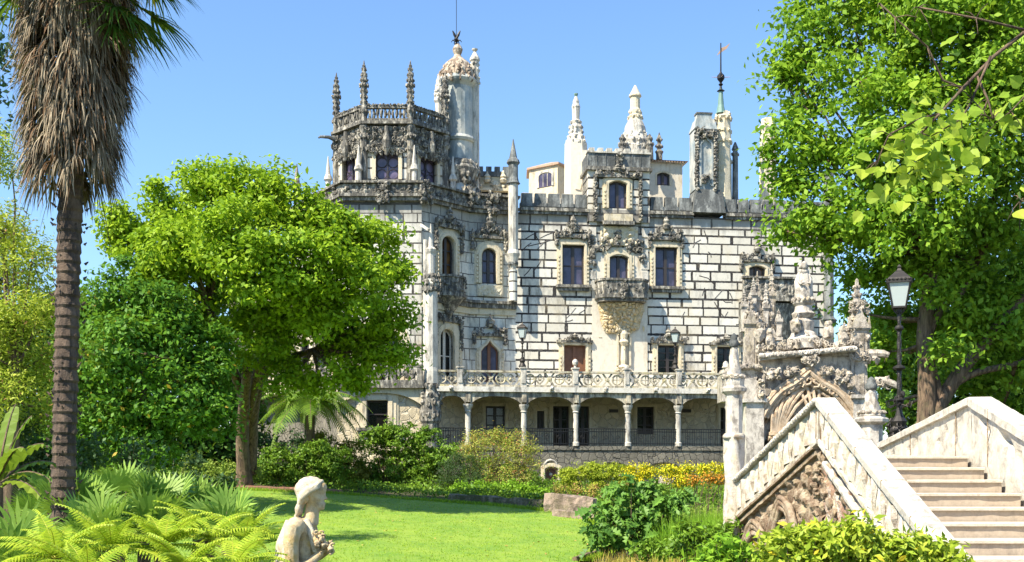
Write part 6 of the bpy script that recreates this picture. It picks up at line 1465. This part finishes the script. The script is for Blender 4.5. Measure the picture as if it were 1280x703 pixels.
def biglobed(root, I, P, rs, rg, b):
    """large ragged leaves, the near layer of the bush"""
    mb = MB(I); 
    for i in range(260):
        p = Vector(P[rs.randint(len(P))]); n = Vector((rg.gauss(0,.5), -.6+rg.gauss(0,.3), .8)).normalized(); t = Vector((rg.gauss(0,1), -.3, rg.uniform(-1,.1))); t = (t-n*t.dot(n)).normalized(); w = n.cross(t); s_ = rg.uniform(.25,.42); o = [p]
        m_ = 9
        for side in (1,-1):
            for q in range(1, m_): u = q/m_; wd = math.sin(u*3.0)*.34*(1 if q % 2 else .45); o.append(p+t*s_*(u+(.08 if q % 2 else 0))+w*side*wd*s_+n*s_*(.1*u*(1-u)*4-.25*u*u)+n*(.03 if q%2 else -.01))
        o.append(p+t*s_-n*s_*.25); e = len(o)-1
        mid = [p+t*s_*(q/m_)+n*s_*(.0-.25*(q/m_)**2) for q in range(1,m_)]; b0 = len(o); o += mid
        f = [(0,1,b0),(0,b0,m_)]
        for q in range(1, m_-1): f += [(q,q+1,b0+q,b0+q-1), (m_-1+q,b0+q-1,b0+q,m_-1+q+1)]
        f += [(m_-1,e,b0+m_-2), (2*m_-2,b0+m_-2,e)]; mb.add(o, f)
    mb.build('large_leaves', ML_gun, root)
shrub('acanthus_bush', 'big dark blue green bush with ragged leaves at the right end of the lawn', 'bush', 27, [(790,628,34),(760,650,30),(820,640,34),(785,662,32),(830,668,26),(750,672,18),(845,625,16),(800,610,18)], .14, ML_gun, seed=32, per=30, nleaf=26, extra=biglobed, droop=.5, shell=(.6,1))
def blades(root, name, spots, n, h, w, mat, I, seed, lean=.45, spread=.15, seg=4):
    rs = np.random.RandomState(seed); S = np.array([tuple(s) for s in spots]); id_ = rs.randint(len(S), size=n); base = S[id_]+rs.normal(size=(n,3))*np.array([spread,spread,0]); a = rs.uniform(0, 6.28, n); ln = rs.uniform(.1,1,n)*lean; H = h*rs.uniform(.5,1.15,n)
    d = np.stack([np.cos(a), np.sin(a)], 1); sd = np.stack([-np.sin(a), np.cos(a)], 1); V = np.zeros((n, 2*seg+1, 3))
    for j in range(seg+1):
        t = j/seg; c = base.copy(); c[:,:2] += d*(ln*H*t**1.8)[:,None]; c[:,2] += H*t*(1-.35*ln*t)
        if j == seg: V[:,2*seg] = c
        else: ww = w*(1-t*.6)*.5; V[:,2*j] = c; V[:,2*j+1] = c; V[:,2*j,:2] += sd*ww; V[:,2*j+1,:2] -= sd*ww
    k = 2*seg+1; faces = []
    f0 = [(2*j,2*j+1,2*j+3,2*j+2) for j in range(seg-1)]+[(2*seg-2,2*seg-1,2*seg)]
    me = bpy.data.meshes.new(name); nl = sum(len(f) for f in f0); me.vertices.add(n*k); me.vertices.foreach_set('co', V.reshape(-1).astype(np.float32)); me.loops.add(n*nl)
    li = np.concatenate([np.array(f) for f in f0]); me.loops.foreach_set('vertex_index', (li[None,:]+np.arange(n)[:,None]*k).ravel().astype(np.int32)); st_ = np.cumsum([0]+[len(f) for f in f0][:-1])
    me.polygons.add(n*len(f0)); me.polygons.foreach_set('loop_start', (st_[None,:]+np.arange(n)[:,None]*nl).ravel().astype(np.int32))
    try: me.polygons.foreach_set('loop_total', np.tile(np.array([len(f) for f in f0], np.int32), n))
    except Exception: pass
    me.update(calc_edges=True); me.materials.append(mat); o = link(bpy.data.objects.new(name, me), root)
    if I is not None: me.transform(I)
    return o
ML_grass = leafmat('grass_blade', (.11,.26,.012), (.26,.40,.03), .4, .6, clump=.8)
# fine grass on the lawn, denser near the camera
rs = np.random.RandomState(2); cc = np.array(cells); wgt = 1/(cc[:,1]**1.3); pick = rs.choice(len(cc), 42000, p=wgt/wgt.sum()); sp = [(x+rs.rand()*st, y+rs.rand()*st, gz(x, y)+.015) for x, y in cc[pick]]
fl = leafmesh('fallen_leaves', np.array([(x+rs.rand()*st, y+rs.rand()*st, gz(x, y)+.04) for x, y in cc[rs.choice(len(cc), 380)]]), .08, leafmat('fallen_leaf', (.30,.17,.06), (.42,.32,.10), .1), None, None, 2.5, .6, 9); fl['kind'] = 'stuff'
o = blades(None, 'grass', sp, 90000, .055, .016, ML_grass, None, 3, 1.2, .08, 2); o['kind'] = 'stuff'
def clumpplant(name, label, cat, spots, n, h, w, mat, seed, lean, spread, group=None):
    b = Vector(spots[0]); root = empty(name, b, label, cat, group); blades(root, 'blades', spots, n, h, w, mat, Matrix.Translation(-b), seed, lean, spread); return root
clumpplant('grassy_plant', 'tall bright green grassy clump left of the twisted stone pedestal', 'plant', [tuple(Vector((W(px,640,Y).x, Y, gz(W(px,640,Y).x, Y)))) for px, Y in ((850,25),(865,24.5),(880,25),(895,24.5),(908,25),(870,27),(890,27),(905,27),(900,22),(885,22.5),(915,21.5))], 9000, 1.45, .022, ML_bright, 33, .55, .22)
eg = []
for a_, b_ in zip(lp[:-1], lp[1:]):
    for q_ in range(14): eg.append(tuple(a_.lerp(b_, q_/14)))
o = blades(None, 'edge_grass', eg, 9000, .16, .02, ML_grass, None, 44, 1.0, .16, 3); o['kind'] = 'stuff'
g_ = [tuple(Vector((W(px,700,Y).x, Y, gz(W(px,700,Y).x, Y)))) for px, Y in ((790,19),(815,18.5),(840,19),(775,20),(860,18)) ]
clumpplant('grassy_plant', 'straw coloured and green grass tuft beside the log edging, bottom of the photo', 'plant', g_, 2600, .75, .014, leafmat('straw_blade', (.2,.22,.04), (.42,.34,.10), .3), 34, .7, .25)
g_ = [tuple(Vector((W(px,700,9).x, 9, gz(W(px,700,9).x, 9)))) for px in (405,425,445,465,485,505,520)]
clumpplant('grassy_plant', 'fine green grass tuft right of the statue at the bottom edge', 'plant', g_, 3200, 1.05, .010, ML_bright, 35, .5, .12)
shrub('flowering_shrub', 'leafy yellow green bush in front of the staircase wall, left one', 'shrub', 9.2, [(970,688,28),(1000,678,26),(1028,672,26),(985,712,34),(1025,712,36),(960,715,26)], .085, ML_rhodo, seed=36, per=420, nleaf=15, sig=.045, aspect=.36, stems=4)
shrub('flowering_shrub', 'leafy yellow green bush below the stair coping, right one', 'shrub', 8.9, [(1075,672,26),(1060,690,30),(1105,688,28),(1140,690,28),(1170,694,24),(1090,715,36),(1150,716,36),(1185,705,16)], .085, ML_rhodo, seed=37, per=420, nleaf=15, sig=.045, aspect=.36)
shrub('low_shrub', 'small bright green bush at the foot of the brown grotto wall', 'shrub', 10.5, [(900,690,22),(925,698,24),(885,706,20),(945,712,18)], .085, ML_bright, seed=38, per=260, nleaf=16, sig=.06, aspect=.4)
shrub('low_shrub', 'dark green weeds between the ragged bush and the twisted pedestal', 'shrub', 17, [(865,668,18),(845,682,18),(880,678,16),(905,668,16),(800,690,14)], .09, ML_mid, seed=39, per=110, nleaf=24, sig=.08)
shrub('ivy', 'dark undergrowth below the palm and the leafy tree', 'undergrowth', 20, [(20,560,60),(90,575,50),(160,585,40),(230,600,30),(280,608,18),(0,620,60),(-40,540,60)], .11, ML_dusky, seed=40, per=20, nleaf=40)
# fan palms
def fanpalm(px, py, Y, hgt, n, label, seed, Lf=.45):
    rg = random.Random(seed); c = W(px, py, Y); g0 = gz(c.x, c.y); root = empty('fan_palm', (c.x, c.y, g0), label, 'palm bush', 'low fan palms on the left slope'); I = Matrix.Translation((-c.x,-c.y,-g0)); c = Vector((c.x, c.y, max(g0+.1, c.z-hgt)))
    st_ = MB(I); mb = MB(I)
    if c.z-g0 > .25: st_.tube([(c.x,c.y,g0-.1), c], [.09,.08], 8)
    for i in range(n):
        a = rg.random()*6.28; el = rg.uniform(.25,1.4); d = Vector((math.cos(a)*math.cos(el), math.sin(a)*math.cos(el), math.sin(el))); L = hgt*rg.uniform(.55,.95); e = c+d*L; e.z -= .12*L*math.cos(el)
        st_.tube([c, c+d*L*.5, e], [.012,.009,.006], 5); d2 = (d+Vector((0,0,-.15))).normalized(); sd = d2.cross(Vector((0,0,1))).normalized(); up = sd.cross(d2); nb = 15
        for q in range(nb):
            th = R(-100+200*q/(nb-1)); dd = (d2*math.cos(th)+sd*math.sin(th)+up*.12).normalized(); ll = Lf*rg.uniform(.85,1.05); w = dd.cross(up).normalized()*(.025*Lf/.45); p1 = e+dd*ll*.55; p2 = e+dd*ll+Vector((0,0,-.10*ll))
            mb.add([e, p1-w, p1+w+up*.004, p2], [(0,1,2),(1,3,2)])
    st_.build('stalks', M_bark, root); mb.build('fans', ML_fan, root)
ML_fan = leafmat('fan_leaf', (.045,.14,.02), (.22,.36,.08), .3, .35, clump=2)
for i, (px, py, Y, h, n, lab) in enumerate(((105,600,14.5,.75,26,'fan palm directly right of the palm trunk foot'),(150,590,16,.85,28,'second fan palm right of the palm trunk, tallest of them'),(200,600,15,.7,26,'fan palm in the middle of the row below the leafy tree'),(248,612,15.5,.6,24,'fan palm in the row below the leafy tree, second from the lawn'),(30,665,9.5,.55,24,'fan palm low at the left edge of the photo'),(125,635,13,.6,22,'lower fan palm in front of the row, above the ferns'),(60,600,17,.8,22,'fan palm behind the foot of the palm trunk'),(285,625,14,.6,22,'fan palm standing alone at the edge of the lawn'),(180,632,13.5,.5,20,'small fan palm just behind the ferns'))):
    fanpalm(px, py, Y, h*1.05, int(n*1.1), lab, 50+i, .42)
# ferns
ML_fern = leafmat('fern_leaf', (.14,.30,.02), (.40,.52,.05), .45, .5, clump=1.5)
def frond(mb, ms, c, a, el, L, rg, pw=.28, np_=26, sag=.9, sub=True):
    d = Vector((math.cos(a)*math.cos(el), math.sin(a)*math.cos(el), math.sin(el))); p = Vector(c); pts = [p.copy()]; m_ = np_
    for i in range(m_): d = (d+Vector((0,0,-sag/m_))).normalized(); p = p+d*L/m_; pts.append(p.copy())
    ms.tube(pts[::3]+[pts[-1]], [L*.008*(1-.8*i/(len(pts[::3]))) for i in range(len(pts[::3])+1)], 4)
    for i in range(2, m_):
        t = i/m_; tang = (pts[i+1]-pts[i]).normalized() if i < m_ else d; sd = tang.cross(Vector((0,0,1)))
        if sd.length < .05: sd = Vector((1,0,0))
        sd.normalize(); nrm = sd.cross(tang); w = L*pw*math.sin(min(1,t*1.15+.12)*3.0)**.8 if t*1.15+.12 < 1 else L*pw*.12*(1.2-t)*3
        for s_ in (-1,1):
            dd = (sd*s_+tang*.45-nrm*.0+Vector((0,0,-.12))).normalized(); ln = max(.02, w*rg.uniform(.85,1.1)); q = tang*(L/m_*.40)
            if not sub: mb.add([pts[i]-q, pts[i]+dd*ln*.5-q*.9+nrm*.01, pts[i]+dd*ln-Vector((0,0,ln*.18)), pts[i]+dd*ln*.5+q*.9+nrm*.01, pts[i]+q], [(0,1,3,4),(1,2,3)])
            else:
                k = max(3, int(ln/(L/m_*.45)))
                for j in range(k):
                    u = (j+.5)/k; b0 = pts[i]+dd*ln*u-Vector((0,0,ln*.15*u*u)); l2 = L/m_*.62*(1-u*.7)
                    for s2 in (-1,1): e = b0+tang*s2*l2+dd*l2*.3; h = dd*(ln/k*.42); mb.add([b0-h, e, b0+h], [(0,1,2)])
def fern(px, py, Y, n, L, label, seed, name='fern', mat=None, el=(.35,1.1), group='ferns in the bottom left corner', trunk=None, pw=.2, np_=24, sag=1.2, sub=True, cat='fern'):
    rg = random.Random(seed); c = W(px, py, Y); g0 = gz(c.x, c.y); root = empty(name, (c.x, c.y, g0), label, cat, group); I = Matrix.Translation((-c.x,-c.y,-g0)); mb = MB(I); ms = MB(I)
    for i in range(n): frond(mb, ms, c, i*6.283/n+rg.uniform(-.2,.2), rg.uniform(*el), L*rg.uniform(.8,1.15), rg, pw, np_, sag, sub)
    mt = MB(I); mt.tube([(c.x,c.y,g0-.1), c-Vector((0,0,.0))], trunk or [.05,.04], 8); mt.build('stem', M_bark, root); ms.build('ribs', leafmat('fern_rib', (.25,.3,.04), (.3,.3,.05), .1) if not trunk else M_bark, root); mb.build('fronds', mat or ML_fern, root); return root
for i, (px, py, Y, n, L, lab) in enumerate(((70,695,7.5,12,.62,'light green fern furthest left in the bottom corner'),(140,685,8,13,.62,'light green fern, second from the left at the bottom edge'),(205,680,8.2,13,.6,'light green fern in the middle of the bottom left group'),(262,672,8.6,13,.62,'light green fern, fourth from the left in the upper fern row'),(292,708,7.6,12,.55,'dark centred fern just left of the statue'),(342,742,7.2,11,.5,'fern reaching in front of the statue'),(230,712,7.2,12,.55,'fern lowest at the bottom edge, under the others'),(110,720,7,12,.6,'fern half cut off by the bottom edge at left'),(392,752,7.0,11,.42,'small fern directly in front of the statue'),(305,672,9.2,13,.62,'light green fern arching over the lawn, nearest the statue'))):
    fern(px, py+4, Y, n+5, L*.82, lab, 70+i, el=(.25,1.1), sag=1.2, sub=False, pw=.24, np_=22)
fern(388, 497, 45.5, 26, 3.0, 'tree fern with drooping feathery fronds in front of the left tower foot', 90, 'tree_fern', leafmat('tree_fern_leaf', (.035,.10,.015), (.14,.26,.03), .4), (-.15,.7), None, [.22,.16], .24, 30, 1.6, False, 'tree fern')
# broad banana-like leaves at the left edge
def banana():
    rg = random.Random(6); c = W(-5, 610, 11); g0 = gz(c.x, c.y); root = empty('broad_leaved_plant', (c.x,c.y,g0), 'plant with long broad ribbed leaves at the left edge below the feathery tree', 'plant'); I = Matrix.Translation((-c.x,-c.y,-g0)); mb = MB(I); ms = MB(I)
    ms.tube([(c.x,c.y,g0-.1),(c.x,c.y,c.z)], [.09,.07], 8)
    for (tx, ty, dy) in ((55,555,-.2),(62,600,-.4),(40,520,.1),(20,505,.3),(70,580,.3),(-40,530,0),(50,620,-.6),(30,560,-.8)):
        e = W(tx, ty, 11+dy); p0 = Vector(c); mid = p0.lerp(e,.55)+Vector((0,0,.22)); pts = [p0.lerp(mid,t)*(1-t)+mid.lerp(e,t)*t for t in [i/14 for i in range(15)]]; ms.tube(pts, [.016*(1-.7*i/14) for i in range(15)], 5); vs = []
        for i, p in enumerate(pts):
            t = i/14; w = .085*math.sin(min(1,max(0,(t-.15)/.85))*3.0)**.7+.004; tg = (pts[min(14,i+1)]-pts[max(0,i-1)]).normalized(); sd = tg.cross(Vector((0,0,1))).normalized(); z_o = .03 if i % 2 else 0; vs += [p-sd*w+Vector((0,0,-.04+z_o)), p, p+sd*w+Vector((0,0,-.04+z_o))]
        mb.add(vs, [(3*i+q,3*i+q+1,3*i+q+4,3*i+q+3) for i in range(14) for q in (0,1)])
    ms.build('stalks', M_bark, root); mb.build('leaves', leafmat('broad_leaf', (.05,.13,.02), (.16,.24,.03), .4, c3=(.3,.12,.03), a3=.1), root)
banana()

def cover(name, P, hmax, mat, size, n, seed, label=None):
    rs = np.random.RandomState(seed); Q = []
    while len(Q) < n:
        p = P[rs.randint(len(P))]; x = p[0]+rs.uniform(-.5,.5); y = p[1]+rs.uniform(-.5,.5); hh = hmax*(.35+.65*max(0, noise.noise(Vector((x*.5,y*.5,seed)))+.5))
        Q.append((x, y, gz(x, y)+hh*rs.rand()**.6))
    o = leafmesh(name, np.array(Q), size, mat, None, None, .8, .5, seed); o['kind'] = 'stuff'; return o
far = [(x, y) for x in np.arange(-26, 12, 1.0) for y in np.arange(40, 57, 1.0) if not inside(x, y) and not inside(x, y-1.2) and y < 56.5 and not (x < -4 and y > 55)]
cover('ground_cover', far, .5, ML_mid, .13, 60000, 61)
mid = [(x, y) for x in np.arange(-1, 7.5, .5) for y in np.arange(20, 40, .5) if not inside(x, y) and not inside(x-.8, y) and not inside(x-.5, y+.8) and not inside(x-.8,y+1.2) and not (x > 3.2 and y < 24)]
cover('ground_cover', mid, .35, ML_pale, .09, 26000, 62)
near_l = [(x, y) for x in np.arange(-11, -1.5, .5) for y in np.arange(6.5, 24, .5) if not inside(x, y)]
cover('ground_cover', near_l, .35, ML_mid, .07, 30000, 63)
near_r = [(x, y) for x in np.arange(-1, 3.2, .5) for y in np.arange(6.5, 19, .5)]
cover('ground_cover', near_r, .3, ML_mid, .06, 12000, 64)
shrub('shrub', 'dark mixed bush under the left wing, behind the wide tree', 'shrub', 52, [(250,560,26),(290,555,28),(330,560,26),(365,560,28),(345,590,24),(300,590,24)], .16, ML_dusky, seed=71, per=10, nleaf=40, sig=.18)
shrub('shrub', 'mid green bush against the corner buttress behind the glossy bush', 'shrub', 52, [(530,575,24),(560,570,20),(500,580,22),(590,585,20),(625,590,20),(665,600,16)], .14, ML_mid, seed=72, per=14, nleaf=40, sig=.16)
# ================================================================ WALLS AND EDGINGS OF THE BEDS
def edging(name, label, cat, P, h, w, mat, blocks=.0, seed=1, lift=.0):
    rg = random.Random(seed); b = Vector(P[0]); o_ = Matrix.Translation(-b); mb = MB(o_); q = []
    for a, c in zip(P[:-1], P[1:]):
        a = Vector(a); c = Vector(c); n = max(1, int((c-a).length/.25)); q += [a.lerp(c, i/n) for i in range(n)]
    q.append(Vector(P[-1])); vs = []
    for i, p in enumerate(q):
        t = (q[min(len(q)-1,i+1)]-q[max(0,i-1)]); s_ = Vector((-t.y,t.x,0)).normalized(); g0 = gz(p.x,p.y); j = lambda: rg.uniform(-.045,.045)*(h/.4)
        for (o, zz) in ((0,-.2),(0,h*.5),(.02,h),(w-.02,h),(w,-.2)): vs.append(Vector((p.x,p.y,g0))+s_*(o+j())+Vector((0,0,zz+j()+lift)))
    mb.add(vs, [(i*5+k,i*5+k+1,(i+1)*5+k+1,(i+1)*5+k) for i in range(len(q)-1) for k in range(4)]+[(0,4,3,2,1),tuple((len(q)-1)*5+k for k in range(5))])
    o = mb.build(name, mat); o.location = b; return tag(o, label, cat)
M_wallstone = stone('pinkish_wall_stone', (.46,.34,.27), (.34,.25,.20), stain=(.12,.09,.06), samt=.6, sscale=1.6, bscale=5, bstr=1.0, bdist=.08, lich=(.22,.24,.08), lamt=.3); M_brick = masonry('brick_kerb', (.34,.15,.09), (.26,.12,.08), (.2,.14,.1), bw=.28, bh=.09, ms=.01, stain_amt=.5)
pa = [gh(p[0], p[1]) for p in ((735,643),(700,640),(680,638))]
edging('stone_planter', 'pinkish rough stone planter wall at the right end of the far lawn edge', 'planter', [gh(680,641)+Vector((0,.1,0)), gh(741,646)+Vector((0,.1,0))], .62, .5, M_wallstone, seed=2)
edging('stone_wall', 'low mossy stone wall under the trailing bush', 'wall', [gh(560,629)+Vector((0,.3,0)), gh(610,632)+Vector((0,.3,0)), gh(678,637)+Vector((0,.3,0))], .3, .4, stone('mossy_wall_stone', (.26,.21,.15), (.18,.15,.10), stain=(.05,.06,.02), samt=.8, sscale=1.8, bscale=5, bstr=1, bdist=.08), seed=3)
edging('brick_kerb', 'reddish brick kerb along the shaded far left lawn edge', 'kerb', [gh(200,609)+Vector((0,.3,0)), gh(300,612)+Vector((0,.3,0)), gh(360,614)+Vector((0,.3,0)), gh(425,618)+Vector((0,.3,0))], .13, .25, M_brick, seed=4)
edging('log_edging', 'brown log edging along the near right corner of the lawn', 'edging', [gh(722,703), gh(770,687), gh(800,684)], .12, .16, M_bark, seed=5)
edging('stone_planter', 'second low block of pinkish stone stepping down beside the planter', 'planter', [gh(690,646), gh(742,652)], .22, .5, M_wallstone, seed=6)
